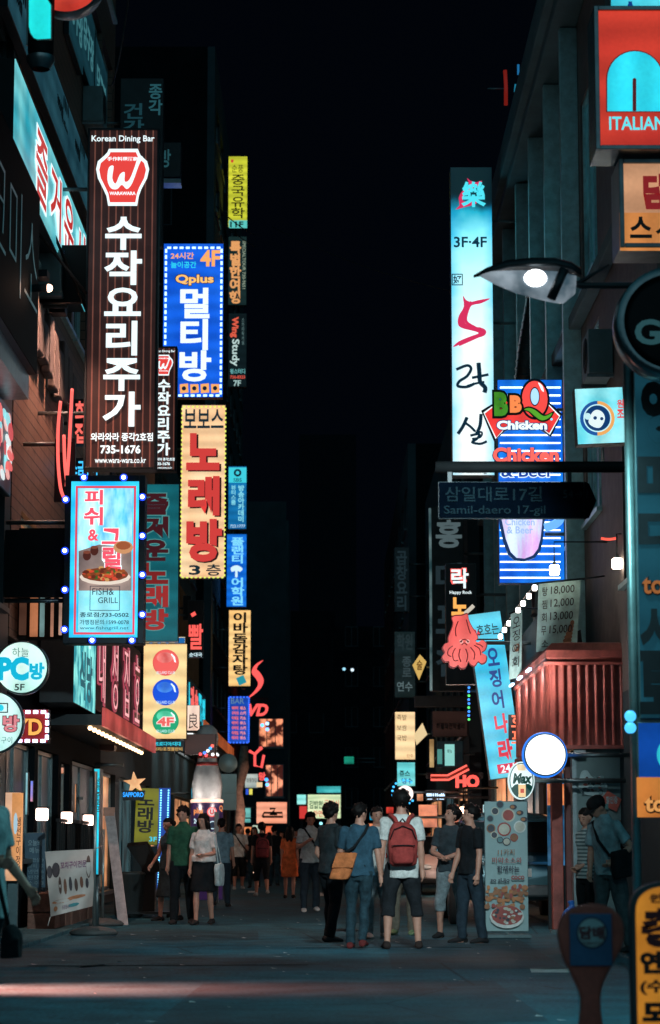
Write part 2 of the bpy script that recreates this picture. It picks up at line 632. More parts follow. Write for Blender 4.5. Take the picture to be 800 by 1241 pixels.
# ------------------------------------------------------------------ people
SKIN = mat('skin', (.5, .25, .18), .55, 0, .12, 20)
SKIN2 = mat('skin_tan', (.34, .19, .13), .55, 0, .12, 20)
HAIR = mat('black_hair', (.006, .005, .005), .6, 0, .4, 40, spec=.15)
EYE = mat('dark_eye', (.01, .008, .008), .2)
LIP = mat('lip', (.32, .1, .09), .5)
def cloth(name, col, var=.25):
    return mat('cloth_' + name, col, .88, 0, var + .1, 11, .8, .2)

def remesh(mb, voxel, smooth=4, wr=0, seed=0):
    me = bpy.data.meshes.new('r')
    me.from_pydata(mb.v, [], mb.f)
    o = bpy.data.objects.new('r', me)
    m = o.modifiers.new('r', 'REMESH'); m.mode = 'VOXEL'; m.voxel_size = voxel; m.use_smooth_shade = True
    if smooth:
        q = o.modifiers.new('s', 'SMOOTH'); q.iterations = smooth; q.factor = .5
    out = evaluated_mesh(o)
    bpy.data.objects.remove(o); bpy.data.meshes.remove(me)
    if wr:
        off = Vector((seed * 3.1, seed * 1.7, seed))
        n = len(out.vertices)
        co, no = [0.0] * (3 * n), [0.0] * (3 * n)
        out.vertices.foreach_get('co', co)
        out.vertex_normals.foreach_get('vector', no)
        for i in range(0, 3 * n, 3):
            w = wr * noise.noise(Vector((co[i] * 9, co[i + 1] * 9, co[i + 2] * 5)) + off)
            co[i] += no[i] * w; co[i + 1] += no[i + 1] * w; co[i + 2] += no[i + 2] * w
        out.vertices.foreach_set('co', co)
        out.update()
    return out
def meshobj(name, me, m, parent):
    o = bpy.data.objects.new(name, me)
    me.materials.clear(); me.materials.append(m)
    COL.objects.link(o); o.parent = parent
    return o
def rings(spec, M=None, n=16):
    """spec: (z, rx, ry, y offset, x offset)"""
    out = []
    for q in spec:
        z, rx, ry = q[:3]
        yo = q[3] if len(q) > 3 else 0
        xo = q[4] if len(q) > 4 else 0
        ring = [Vector((xo + rx * math.cos(2 * PI * k / n), yo + ry * math.sin(2 * PI * k / n), z)) for k in range(n)]
        if M:
            ring = [M @ v for v in ring]
        out.append(ring)
    return out
def dirv(pitch, out, side):
    """hanging limb direction: pitch swings it forward (to -y), out swings it away from the body"""
    p, q = R(pitch), R(out)
    return Vector((side * math.sin(q), -math.sin(p) * math.cos(q), -math.cos(p) * math.cos(q)))
PEOPLE = 0
def person(label, at, h=1.7, yaw=0, fem=False, lean=0, arms=None, legs=None, head=(0, 0), top=None, sleeve='short', bottom=None,
           kind='pants', shoes=None, hair='short', group='pedestrians in the street', vox=.012, hem=.86, skin=SKIN, collar=False, hairm=None, sock=None, twist=0):
    """yaw 0 faces the viewer. arms: {side: (upper pitch, upper out, fore pitch, fore out)}; side +1 is the person's left.
       legs: {side: (thigh pitch, thigh out, shin pitch)}"""
    global PEOPLE
    PEOPLE += 1
    sd = PEOPLE
    k = h / 1.72
    arms = arms or {}
    legs = legs or {}
    root = thing('person', label, 'person', (at[0], at[1], 0), yaw, group)
    hip = Vector((0, 0, .91))
    # legs first: the lower foot decides the height of the hips
    L = {}
    low = 9
    for sgn in (-1, 1):
        tp, to, kp = legs.get(sgn, (2, 3, -2))
        a = Vector((sgn * .088, 0, -.02))
        kn = a + dirv(tp, to, sgn) * .425
        an = kn + dirv(kp, to * .3, sgn) * .40
        L[sgn] = (a, kn, an, kp)
        low = min(low, an.z)
    hz = .075 - low
    hip = Vector((0, 0, hz))
    M = Matrix.Translation(hip) @ Matrix.Rotation(R(lean), 4, 'X') @ Matrix.Rotation(R(twist), 4, 'Z') @ Matrix.Translation((0, 0, -.91))
    sw = .165 if fem else .19
    wa = .118 if fem else .14
    hp = .168 if fem else .16
    ch = .145 if fem else .165
    body = MB()
    body.loft(rings([(.80, .09, .08), (.86, .135, .094), (.93, hp, .104), (1.02, (hp + wa) / 2, .1), (1.10, wa, .088), (1.20, ch * .95, .1),
                     (1.31, ch, .112 if fem else .108, -.012 if fem else 0), (1.39, ch * .98, .09), (1.43, ch * .68, .075), (1.47, .075, .062), (1.50, .054, .056), (1.57, .05, .054, -.012)], M), SKIN)
    # head
    hy, hpit = head
    HM = M @ Matrix.Translation((0, -.008, 1.50)) @ Matrix.Rotation(R(hy), 4, 'Z') @ Matrix.Rotation(R(hpit), 4, 'X')
    def hpnt(x, y, z):
        return HM @ Vector((x, y, z))
    hr = HM.to_3x3()
    body.ell(hpnt(0, .0, .125), (.074, .094, .098), SKIN, 16, 11, hr)
    body.ell(hpnt(0, -.03, .065), (.052, .058, .062), SKIN, 14, 9, hr)
    body.ell(hpnt(0, -.094, .088), (.013, .018, .02), SKIN, 8, 6, hr)
    body.ell(hpnt(0, -.086, .112), (.009, .012, .03), SKIN, 8, 6, hr)
    body.ell(hpnt(0, -.078, .047), (.026, .012, .012), SKIN, 8, 6, hr)
    for sgn in (-1, 1):
        body.ell(hpnt(sgn * .077, .008, .10), (.01, .02, .032), SKIN, 8, 6, hr)
    A = {}
    for sgn in (-1, 1):
        up_, uo, fp, fo = arms.get(sgn, (4, 8, 12, 4))
        s0 = M @ Vector((sgn * (sw - .02), 0, 1.385))
        el = s0 + dirv(up_, uo, sgn) * .285
        wr = el + dirv(fp, fo, sgn) * .245
        A[sgn] = (s0, el, wr)
        q = .86 if fem else 1
        body.tube([s0, s0.lerp(el, .3), s0.lerp(el, .75), el, el.lerp(wr, .25), el.lerp(wr, .8), wr], [.052 * q, .05 * q, .042 * q, .039 * q, .041 * q, .03 * q, .027 * q], SKIN, 10)
        body.ell(s0, .052 * q, SKIN, 10, 7)
        # hand: palm, four fingers of unequal length curling a little, a thumb leaving the side
        d = (wr - el).normalized()
        fw = Vector((0, -1, 0))
        n = d.cross(fw)
        if n.length < .25:
            n = d.cross(Vector((0, 0, 1)))
        n.normalize()                                   # across the palm's thickness
        wd = d.cross(n).normalized()                    # across the knuckles
        inw = n if n.x * sgn < 0 else -n
        c = wr + d * .05
        body.tube([wr - d * .01, wr + d * .03, wr + d * .085], [.024, .033, .034], SKIN, 8)
        for i, (u, ln) in enumerate(((-.027, .062), (-.009, .075), (.009, .07), (.027, .055))):
            b0 = wr + d * .078 + wd * u
            b1 = b0 + d * ln * .5 + inw * .006 + wd * u * .25
            b2 = b0 + d * ln * .9 + inw * .026 + wd * u * .3
            body.tube([b0, b1, b2], [.0095, .009, .0075], SKIN, 6)
        th = -wd if (-wd).y < wd.y else wd
        body.tube([wr + d * .02 + th * .022, wr + d * .05 + th * .045 + inw * .01, wr + d * .078 + th * .05 + inw * .022], [.012, .011, .009], SKIN, 6)
    for sgn in (-1, 1):
        a, kn, an, kp = (v + hip if isinstance(v, Vector) else v for v in L[sgn])
        q = .92 if fem else 1
        body.tube([a, a.lerp(kn, .35), a.lerp(kn, .8), kn, kn.lerp(an, .3), kn.lerp(an, .75), an, an - Vector((0, 0, .04))],
                  [.08, .076 * q, .058 * q, .052 * q, .055 * q, .04 * q, .034, .036], SKIN, 12)
        body.ell(a, .078, SKIN, 10, 7)
        # foot
        ft = an + Vector((0, .02, -.045)); toe = an + Vector((sgn * .02, -.15, -.06))
        body.tube([ft, ft.lerp(toe, .5) + Vector((0, 0, .004)), toe], [.034, .036, .026], SKIN, 8)
    bm = remesh(body, vox * .8, 3)
    bo = meshobj('body', bm, skin, root)
    # clothes: their own surfaces over the body
    top = top or cloth('white_cotton', (.6, .6, .58))
    tm = MB()
    hw = .012 + (0 if fem else .008)
    tm.loft(rings([(hem, hp + .034, .142), (hem + .1, hp + .022, .132), (1.06, (hp + wa) / 2 + .026, .118), (1.12, wa + .03, .106), (1.2, ch + .015, .114),
                   (1.31, ch + .016, .126, -.012 if fem else 0), (1.39, ch + .012, .104), (1.435, ch * .75, .088), (1.475, .082, .074)], M, 20), top)
    if collar:
        tm.loft(rings([(1.455, .085, .078), (1.50, .068, .072), (1.515, .064, .068)], M, 16), top)
    if sleeve != 'none':
        for sgn in (-1, 1):
            s0, el, wr = A[sgn]
            if sleeve == 'short':
                pts = [M @ Vector((sgn * sw * .6, 0, 1.375)), s0, s0.lerp(el, .4), s0.lerp(el, .72)]
                rr = [.07, .068, .066, .066]
            else:
                pts = [M @ Vector((sgn * sw * .6, 0, 1.375)), s0, s0.lerp(el, .5), el, el.lerp(wr, .5), wr]
                rr = [.07, .066, .058, .054, .047, .04]
            if fem:
                rr = [x * .9 for x in rr]
            tm.tube(pts, rr, top, 12)
            tm.ell(s0, rr[1], top, 12, 8)
    meshobj('shirt', remesh(tm, vox, 3, .022, sd), top, root)
    bottom = bottom or cloth('dark_cotton', (.02, .022, .028))
    pm = MB()
    if kind == 'skirt':
        top_z = 1.06
        pm.loft(rings([(.52, hp + .05, .15), (.62, hp + .045, .145), (.8, hp + .028, .132), (.93, hp + .016, .12), (1.02, (hp + wa) / 2 + .012, .11), (top_z, wa + .02, .1)], Matrix.Translation((0, 0, hz - .91)), 22), bottom)
    elif kind == 'dress':
        pm.loft(rings([(.40, hp + .07, .17), (.6, hp + .05, .15), (.8, hp + .03, .135), (.93, hp + .018, .122), (1.08, wa + .03, .108)], Matrix.Translation((0, 0, hz - .91)), 22), bottom)
    else:
        pm.loft(rings([(.80, .12, .1), (.86, hp + .004, .114), (.93, hp + .012, .12), (1.0, (hp + wa) / 2 + .016, .112)], Matrix.Translation((0, 0, hz - .91)), 18), bottom)
        end = {'pants': 1.0, 'capri': .30, 'shorts': .03, 'skinny': 1.0}[kind]
        for sgn in (-1, 1):
            a, kn, an, kp = (v + hip if isinstance(v, Vector) else v for v in L[sgn])
            slim = .86 if kind == 'skinny' else 1
            pts = [a + Vector((0, 0, .02)), a.lerp(kn, .35), a.lerp(kn, .8), kn]
            rr = [.1, .1 * slim + .006, .08 * slim, .072 * slim]
            if end > .9:
                pts += [kn.lerp(an, .35), kn.lerp(an, .8), an + Vector((0, .005, -.015))]
                rr += [.07 * slim, .063 * slim, .06 * slim]
            else:
                pts += [kn.lerp(an, end)]
                rr += [.075]
            pm.tube(pts, rr, bottom, 14)
            pm.ell(a, .098, bottom, 12, 8)
    meshobj({'skirt': 'skirt', 'dress': 'skirt', 'shorts': 'shorts', 'capri': 'shorts'}.get(kind, 'trousers'), remesh(pm, vox, 3, .02, sd + 40), bottom, root)
    shoes = shoes or cloth('dark_shoe', (.02, .02, .022))
    for sgn in (-1, 1):
        an = L[sgn][2] + hip
        sm = MB()
        c = an + Vector((sgn * .006, 0, 0))
        prof = [(.075, .036, .03), (.05, .042, .042), (0, .044, .05), (-.06, .046, .036), (-.12, .05, .028), (-.17, .042, .022), (-.195, .02, .015)]
        rg = []
        for y, rx, rz in prof:
            rg.append([Vector((c.x + sgn * .012 * (-y / .2) + rx * math.cos(2 * PI * q / 12), c.y + y, an.z - .075 + rz + rz * math.sin(2 * PI * q / 12))) for q in range(12)])
        sm.loft(rg, shoes)
        sm.build('shoe', root)
    if sock:
        for sgn in (-1, 1):
            an = L[sgn][2] + hip
            MB().tube([an + Vector((0, 0, .07)), an + Vector((0, 0, -.02))], [.043, .044], sock, 12).build('sock', root)
    # hair
    hm = hairm or HAIR
    hb = MB()
    def cap_pts(c, r, cut, n=18, kk=13, rough=.006):
        rg = []
        for i in range(1, kk):
            t = PI * i / kk
            ring = []
            for j in range(n):
                p = 2 * PI * j / n
                x, y, z = math.sin(t) * math.cos(p), math.sin(t) * math.sin(p), -math.cos(t)
                f = 1.0
                if y < -.25 and z < cut:
                    f = .78                              # leaves the face free
                elif z < -.45 and y < .2:
                    f = .8
                nz = (noise.noise(Vector((x * 4 + sd, y * 4, z * 4))) + noise.noise(Vector((x * 13 + sd, y * 13, z * 5))) * .7) * rough
                v = Vector(((r[0] * f + nz) * x, (r[1] * f + nz) * y, (r[2] * f + nz) * z))
                ring.append(HM @ (Vector(c) + v))
            rg.append(ring)
        hb.loft(rg, hm)
    if hair == 'short':
        cap_pts((0, .008, .142), (.087, .104, .098), .32, 26, 18, rough=.022)
    elif hair == 'thick':
        cap_pts((0, .012, .145), (.1, .115, .108), .25, 26, 18, rough=.03)
    elif hair == 'cap':
        cap_pts((0, .012, .135), (.083, .1, .09), .4)
    elif hair in ('long', 'bob'):
        cap_pts((0, .01, .138), (.092, .108, .102), .2, rough=.008)
        dn = -.14 if hair == 'long' else -.02
        hb.loft([[HM @ Vector((rx * math.cos(2 * PI * q / 14), .03 + yo + ry * math.sin(2 * PI * q / 14), z)) for q in range(14)]
                 for z, rx, ry, yo in ((.15, .088, .07, 0), (.06, .094, .066, .01), (-.0, .1, .055, .025), (dn, .09, .04, .045), (dn - .03, .06, .02, .045))], hm)
        for sgn in (-1, 1):
            hb.tube([HM @ Vector((sgn * .07, -.035, .16)), HM @ Vector((sgn * .085, -.03, .09)), HM @ Vector((sgn * .082, -.015, .02)), HM @ Vector((sgn * .078, .0, dn))], [.022, .026, .024, .01], hm, 8)
    elif hair == 'tied':
        cap_pts((0, .008, .138), (.084, .102, .097), .3)
        hb.ell(HM @ Vector((0, .12, .12)), (.04, .045, .05), hm)
    hb.build('hair', root)
    if hair == 'cap':
        cb = MB()
        rg = []
        for z, rr in ((.135, .098), (.17, .098), (.205, .088), (.228, .06), (.238, .02)):
            rg.append([HM @ Vector((rr * math.cos(2 * PI * q / 20), .008 + rr * 1.12 * math.sin(2 * PI * q / 20), z)) for q in range(20)])
        cb.loft(rg, cloth('black_cap', (.012, .012, .014)))
        cb.loft([[HM @ Vector((x, y, z)) for x, y, z in q] for q in (
            [(-.085, -.06, .15), (.085, -.06, .15), (.085, -.06, .14), (-.085, -.06, .14)],
            [(-.07, -.16, .14), (.07, -.16, .14), (.07, -.16, .132), (-.07, -.16, .132)],
            [(-.03, -.185, .134), (.03, -.185, .134), (.03, -.185, .128), (-.03, -.185, .128)])], cloth('black_cap', (.012, .012, .014)))
        cb.build('cap', root)
    # features of the face
    for sgn in (-1, 1):
        e_ = MB(); e_.ell(hpnt(sgn * .029, -.078, .108), (.013, .008, .006), EYE, 8, 6, hr)
        e_.tube([hpnt(sgn * .014, -.086, .127), hpnt(sgn * .03, -.086, .131), hpnt(sgn * .047, -.074, .126)], [.003, .004, .002], HAIR, 5)
        e_.build('eye', root)
    MB().ell(hpnt(0, -.087, .058), (.022, .006, .006), LIP, 8, 6, hr).build('mouth', root)
    root.scale = (k, k, k)
    root['h'] = 0
    del root['h']
    J = dict(M=M, HM=HM, A=A, k=k, root=root, hz=hz, L={q: tuple(v + hip for v in L[q][:3]) for q in L})
    return J
def on(J, v):
    """torso point of a person (metres for a 1.72 m figure) in world space"""
    r = J['root']
    return Matrix.Translation(r.location) @ Matrix.Rotation(r.rotation_euler.z, 4, 'Z') @ Matrix.Scale(J['k'], 4) @ (J['M'] @ Vector(v))
def frame_of(J):
    r = J['root']
    return Matrix.Translation(r.location) @ Matrix.Rotation(r.rotation_euler.z, 4, 'Z') @ Matrix.Scale(J['k'], 4) @ J['M']
# ------------------------------------------------------------------ ground
def asphalt(key, col, rough, wet):
    m = bpy.data.materials.new(key); m.use_nodes = True
    n, L = m.node_tree.nodes, m.node_tree.links
    b = n['Principled BSDF']
    b.inputs['Specular IOR Level'].default_value = .25
    t = n.new('ShaderNodeTexCoord')
    def nz(scale, det=6):
        z = n.new('ShaderNodeTexNoise'); z.inputs['Scale'].default_value = scale; z.inputs['Detail'].default_value = det
        L.new(t.outputs['Object'], z.inputs['Vector']); return z
    big, mid, fine = nz(.35), nz(2.2), nz(26, 5)
    v = n.new('ShaderNodeTexVoronoi'); v.feature = 'DISTANCE_TO_EDGE'; v.inputs['Scale'].default_value = .33
    L.new(t.outputs['Object'], v.inputs['Vector'])
    cr = n.new('ShaderNodeValToRGB')
    cr.color_ramp.elements[0].position = 0; cr.color_ramp.elements[0].color = (.25, .25, .25, 1)
    cr.color_ramp.elements[1].position = .006; cr.color_ramp.elements[1].color = (1, 1, 1, 1)
    L.new(v.outputs[0], cr.inputs[0])
    r = n.new('ShaderNodeValToRGB')
    r.color_ramp.elements[0].position = .36; r.color_ramp.elements[0].color = tuple(x * .45 for x in col) + (1,)
    r.color_ramp.elements[1].position = .66; r.color_ramp.elements[1].color = tuple(x * 1.75 for x in col) + (1,)
    a = n.new('ShaderNodeMath'); a.operation = 'ADD'
    q = n.new('ShaderNodeMath'); q.operation = 'MULTIPLY_ADD'; q.inputs[1].default_value = .5; q.inputs[2].default_value = 0
    L.new(mid.outputs[0], q.inputs[0])
    q2 = n.new('ShaderNodeMath'); q2.operation = 'MULTIPLY_ADD'; q2.inputs[1].default_value = .5
    L.new(big.outputs[0], q2.inputs[0]); L.new(q.outputs[0], q2.inputs[2])
    q3 = n.new('ShaderNodeMath'); q3.operation = 'MULTIPLY_ADD'; q3.inputs[1].default_value = .7; 
    L.new(fine.outputs[0], q3.inputs[0]); L.new(q2.outputs[0], q3.inputs[2])
    q4 = n.new('ShaderNodeMath'); q4.operation = 'SUBTRACT'; q4.inputs[1].default_value = .35
    L.new(q3.outputs[0], q4.inputs[0])
    L.new(q4.outputs[0], r.inputs[0])
    mx = n.new('ShaderNodeMix'); mx.data_type = 'RGBA'; mx.blend_type = 'MULTIPLY'; mx.inputs[0].default_value = 1
    L.new(r.outputs[0], mx.inputs[6]); L.new(cr.outputs[0], mx.inputs[7])
    L.new(mx.outputs[2], b.inputs['Base Color'])
    rr = n.new('ShaderNodeMapRange'); rr.inputs[1].default_value = .35; rr.inputs[2].default_value = .65
    rr.inputs[3].default_value = rough - wet; rr.inputs[4].default_value = rough
    L.new(big.outputs[0], rr.inputs[0]); L.new(rr.outputs[0], b.inputs['Roughness'])
    bp = n.new('ShaderNodeBump'); bp.inputs['Strength'].default_value = .6; bp.inputs['Distance'].default_value = .012
    L.new(q3.outputs[0], bp.inputs['Height']); L.new(bp.outputs[0], b.inputs['Normal'])
    return m
ASPH = asphalt('asphalt', (.015, .08, .11), .84, .16)  # teal cast of the night light is put into the base colour
PAVE = asphalt('paving', (.03, .09, .11), .8, .1)  # paving colour carries the same teal cast in place of coloured light
gm = MB(); gm.add([(-600, -200, 0), (600, -200, 0), (600, 1400, 0), (-600, 1400, 0)], [(0, 1, 2, 3)], ASPH)
gm.build('road', kind='structure')
for nm, x0, x1 in (('pavement_left', -4.6, -3.55), ('pavement_right', 3.3, 4.3)):
    m = MB()
    y = 14
    while y < 130:
        m.box((x0, y, -.02), (x1, y + 1.98, .05 + rnd.uniform(-.003, .003)), PAVE); y += 2
    m.build(nm, bevel=.01, kind='structure')
# worn paint and patches on the road
PAINT = mat('worn_road_paint', (.5, .52, .52), .7, 0, .5, 5)
PATCH = asphalt('asphalt_patch', (.011, .048, .066), .8, .14)
def flat(name, pts, m, z=.004):
    mb = MB(); mb.add([(x, y, z) for x, y in pts], [tuple(range(len(pts)))], m)
    return mb.build(name, kind='structure')
def gp(*px):
    return [(G(a, b).x, G(a, b).y) for a, b in px]
flat('road_marking', gp((644, 1179), (700, 1179), (696, 1174), (642, 1174)), PAINT)
flat('road_marking', gp((384, 1086), (402, 1086), (401, 1082), (386, 1082)), PAINT)
flat('road_marking', gp((96, 1174), (126, 1171), (128, 1169), (100, 1171)), PAINT)
flat('road_marking', gp((300, 1082), (312, 1082), (312, 1080), (301, 1080)), PAINT)
flat('asphalt_patch', [(-1.2, 16), (1.5, 16.3), (1.45, 21), (-1.1, 20.6)], PATCH)
flat('asphalt_patch', [(.6, 23), (2.3, 23), (2.4, 30), (.7, 30.2)], PATCH)
flat('asphalt_patch', [(-3.1, 30), (-.9, 30), (-1, 33), (-3.0, 32.8)], PATCH)
SEAL = mat('tar_crack_seal', (.004, .018, .025), .95, 0, .3, 6, spec=.02)
rnd.seed(17)
for x0, y0, dx, dy, n in ((-3.0, 23.5, .55, .05, 6), (-.4, 27.6, .5, .04, 5)):
    pts = [(x0 + dx * i + rnd.uniform(-.06, .06), y0 + dy * i + rnd.uniform(-.08, .08)) for i in range(n)]
    nx, ny = (1, 0) if abs(dy) > abs(dx) else (0, 1)
    w_ = .013
    flat('crack_seal', [(x - nx * w_, y - ny * w_ * 4) for x, y in pts] + [(x + nx * w_, y + ny * w_ * 4) for x, y in pts[::-1]], SEAL, .008)
PALEP = asphalt('pale_concrete_patch', (.022, .088, .115), .85, .1)
flat('concrete_patch', [(-2.9, 22.4), (-1.5, 22.6), (-1.55, 25.2), (-2.95, 25)], PALEP)
LITTER = mat('paper_litter', (.55, .56, .55), .8)
lm = MB()
for i in range(90):
    x, y = rnd.uniform(-3.4, 2.6), rnd.uniform(15.5, 40)
    s_ = rnd.uniform(.008, .034); a = rnd.uniform(0, 3)
    lm.add([(x + s_ * math.cos(a + q * PI / 2) * (1 + .8 * (q % 2)), y + s_ * math.sin(a + q * PI / 2), .008 + .006 * (q == 1)) for q in range(4)], [(0, 1, 2, 3)], LITTER)
o = lm.build('litter', kind='stuff'); tag(o, 'scraps of pale paper litter scattered on the dark asphalt', 'litter')
mh = MB(); mh.lathe((.2, 33.4, 0), [(.02, .006), (.3, .007), (.31, .002)], mat('cast_iron', (.03, .032, .034), .45, .8), 28)
o = mh.build('manhole_cover'); tag(o, 'round iron manhole cover set in the road ahead of the group', 'manhole cover')

# ------------------------------------------------------------------ buildings
STONE = mat('brown_granite', (.10, .085, .08), .6, 0, .35, 3.5, .3)
CONC = mat('grey_render', (.05, .11, .125), .8, 0, .3, 1.2, .3)  # grey render with the teal night light put into its colour
DCONC = mat('dark_render', (.014, .034, .043), .8, 0, .35, .8, .3)  # dark render, teal light likewise put into the colour
SHADED = mat('shaded_dark_wall', (.003, .006, .008), .9, 0, .4, .8, spec=.05)  # shaded copy of the dark render, night darkness put into its colour
TILE = mat('dark_wall_tile', (.016, .034, .04), .4, 0, .3, 2)
PLANK = stripes('brown_cladding_boards', (.17, .1, .07), (.03, .02, .015), .16, .1, 2)
BRICK = mat('brown_brick', (.15, .075, .055), .8, 0, .4, 12, .6)
TFRAME = mat('teal_lit_frame', (.3, .55, .58), .35, .3)  # cyan spill from the signs is put into the frame colour
WARM = emat('ffb27a', .8, '6b3a24', 1.2)
MATTE = mat('matte_dark_pane', (.006, .009, .011), .9, spec=.05)
DIMW = emat('0b2026', 1.0, '030a0e', .8)
TEALG = emat('2a7078', 1.0, '0e3038', .9)  # emission stands in for teal light reflected in the upper panes
TEALD = emat('143c44', .8, '08181c', .7)  # dimmer panes, reflected light put in as emission too
DIMB = emat('3a5f66', .7, '0c1c22', 1.5)

def winrow(a0, a1, n, za, zb, gap=.25, panes=None):
    w = (a1 - a0) / n
    out = []
    for i in range(n):
        g = panes[rnd.randrange(len(panes))] if panes else None
        out.append((a0 + i * w + gap / 2, a0 + (i + 1) * w - gap / 2, za, zb, g))
    return out
def core(root, x0, x1, y0, y1, z0, z1, m):
    o = root.location
    MB().box((x0 - o.x, y0 - o.y, z0 - o.z), (x1 - o.x, y1 - o.y, z1 - o.z), m).build('core', root)

# left, nearest: its front is mostly outside the frame; the shop doorway at street level throws a band of warm light over the road
b = thing('building', 'dark tiled shop building at the near left edge, its doorway spilling orange light', 'building', (-4.2, 22, 0))
facade(b, 'x', -4.2, 14, 30.4, 0, 17, [(19.45, 20.25, .0, 2.7, None, 'open')] + winrow(23, 30, 3, 4.2, 6.2) + winrow(15, 30, 6, 10.2, 11.8) + winrow(15, 30, 6, 13.4, 15.2), TILE, sgn=-1)
core(b, -12, -11.7, 14, 30.4, 0, 17, DCONC)
MB().box((-7.5, -8, 2.9), (-.3, 8.4, 3.1), DCONC).box((-7.5, 8.1, 0), (-.3, 8.35, 17), DCONC).build('inner_floor', b)
MB().box((-.24, -3.0, 2.6), (-.02, -1.6, 2.697), DARK).build('door_head', b)
lamp('SPOT', 'doorway_lamp', (-5.5, 19.85, 1.5), 25000, (1, .17, .11), .6, (-3.2, 19.9, 0), b, 44, 1)

b = thing('building', 'brown boarded building behind the tall brown banner sign on the left', 'building', (-4.2, 36, 0))
facade(b, 'x', -4.2, 30.5, 44, 3.9, 19.5, [(31.5, 43, 4.35, 5.7, WARM)] + winrow(31, 43.6, 6, 9.4, 11.2) + winrow(31, 43.6, 6, 14.2, 16) + winrow(31, 43.6, 6, 17, 18.8), PLANK, sgn=-1, fm=TFRAME)
facade(b, 'x', -4.3, 30.5, 44, 0, 3.9, [(31.2, 34.2, 1.0, 2.6, DIMW), (34.6, 37.2, 1.0, 2.6, DIMW), (37.6, 38.8, .05, 2.5, WARM), (39.2, 43.6, .9, 2.6, DIMW)], SHADED, sgn=-1)
core(b, -12, -11.7, 30.5, 44, 0, 19.5, DCONC)
m = MB()
for i in range(9):                                     # stone blocks lit at the top of the boarding
    m.box((.0, -4.6 + i * .62, 5.0 + .35 * math.sin(i) * .3 + 2.95), (.14, -4.6 + i * .62 + .5, 8.85 - .12 * (i % 3)), STONE)
m.build('stone_course', b, .03)
for y in (-4.4, -2.2):
    MB().box((.02, y - .15, 8.95), (.3, y + .15, 9.05), DARK).build('wash_lamp', b)
    lamp('SPOT', 'wash_light', (-3.75, 36 + y, 8.94), 700, (1, .5, .36), .06, (-4.15, 36 + y, 6.2), b, 120, .7)

for (y0, y1, ht, lab, wmm, rows, xx) in (
        (44.2, 58, 15.5, 'dark rendered block behind the blue karaoke sign on the left', DCONC, (4.2, 7.4, 10.6, 13.2), -4.4),
        (58.3, 78, 12, 'low dark building with shop lights behind the billiards sign', CONC, (3.9, 7.0, 9.6), -4.5)):
    b = thing('building', lab, 'building', (xx, (y0 + y1) / 2, 0))
    w = []
    for r_ in rows:
        w += winrow(y0 + .5, y1 - .5, 6, r_, r_ + 1.5, .5, [None, None, None, DIMW])
    w += [(y0 + .6, y0 + 4, .3, 2.6, WARM), (y0 + 5, y0 + 9, .3, 2.6, DIMB), (y0 + 10, y1 - .6, .3, 2.6, WARM)]
    facade(b, 'x', xx, y0, y1, 0, ht, w, wmm, sgn=-1)
    core(b, -13, -12.7, y0, y1, 0, ht, DCONC)
    MB().box((-7, y0 - b.location.y, 0), (-.31, y0 + .25 - b.location.y, ht), mat('shaded_dark_wall', (.003, .006, .008), .9, spec=.05)).build('end_wall', b)

b = thing('tower_block', 'tall dark office block carrying the column of stacked vertical signs', 'building', (-4.7, 108, 0))
w = []
for fl in range(10):
    w += winrow(93, 123, 8, 3.8 + fl * 2.9, 5.4 + fl * 2.9, .8, [None] * 9 + [DIMW])
facade(b, 'x', -4.7, 92, 124, 0, 33.5, w, DCONC, sgn=-1, mull=0)
facade(b, 'y', 92, -16, -5.01, 0, 33.5, winrow(-15.5, -6, 5, 20, 22, .8) + winrow(-15.5, -6, 5, 26, 28, .8), SHADED, mull=0, glass=MATTE, fm=DCONC, sill=False)
core(b, -16, -15.7, 92.4, 124, 0, 33.5, DCONC)

b = thing('building', 'far dark building with warm lit windows past the stacked signs', 'building', (-4, 135, 0))
def wpx(x0, y0, x1, y1, d, m):
    a, c = P(x0, y1, d), P(x1, y0, d)
    return (a.x, c.x, a.z, c.z, m)
facade(b, 'y', 135, -20, -2.55, 0, 21, [wpx(313, 870, 344, 906, 135, emat('ff9c72', 1.1, '3a1410', 1.9, lo=.42, hi=.56)), wpx(321, 926, 344, 966, 135, emat('ffa27c', 1.1, '3a1410', 2.1, lo=.42, hi=.56))], DCONC, mull=2)
core(b, -20, -2.55, 143, 150, 0, 21, DCONC)

# right side
b = thing('building', 'granite faced building with tall framed windows and a heavy cornice on the right', 'building', (3.9, 43, 0))
w = []
for y0 in (33.2, 36.0, 38.8, 41.8, 44.8, 48.2, 51.6, 55):
    wd = 2.0 if y0 < 44 else 2.4
    w += [(y0, y0 + wd, 9.6, 12.6, TEALG if y0 in (36.0, 38.8, 44.8, 51.6) else TEALD), (y0, y0 + wd, 6.0, 8.8, TEALD)]
w += [(28.4, 30.6, 9.4, 12.2, None), (28.4, 30.8, 4.6, 7.2, DIMW)]
facade(b, 'x', 3.9, 27.2, 58, 3.2, 14.2, w, STONE, sgn=1, fm=TFRAME, th=.4, dep=.08, mull=2)
facade(b, 'x', 3.9, 27.2, 58, 0, 3.2, [(32.6, 37, .2, 2.8, DIMB), (37.6, 43, .2, 2.8, WARM), (44, 49, .2, 2.8, DIMB), (50, 57, .2, 2.8, WARM)], DCONC, sgn=1, th=.4)
core(b, 10, 10.3, 27.2, 58, 0, 14.2, DCONC)
m = MB()
m.box((-.55, -15.9, 14.2), (.5, 15.1, 14.42), CONC).box((-.42, -15.9, 14.0), (-.003, 15.1, 14.2), CONC).box((-.5, -15.9, 14.42), (.5, 15.1, 14.95), CONC)
m.box((-.2, -15.9, 9.1), (-.003, 15.1, 9.3), CONC)
m.build('cornice', b, .02)
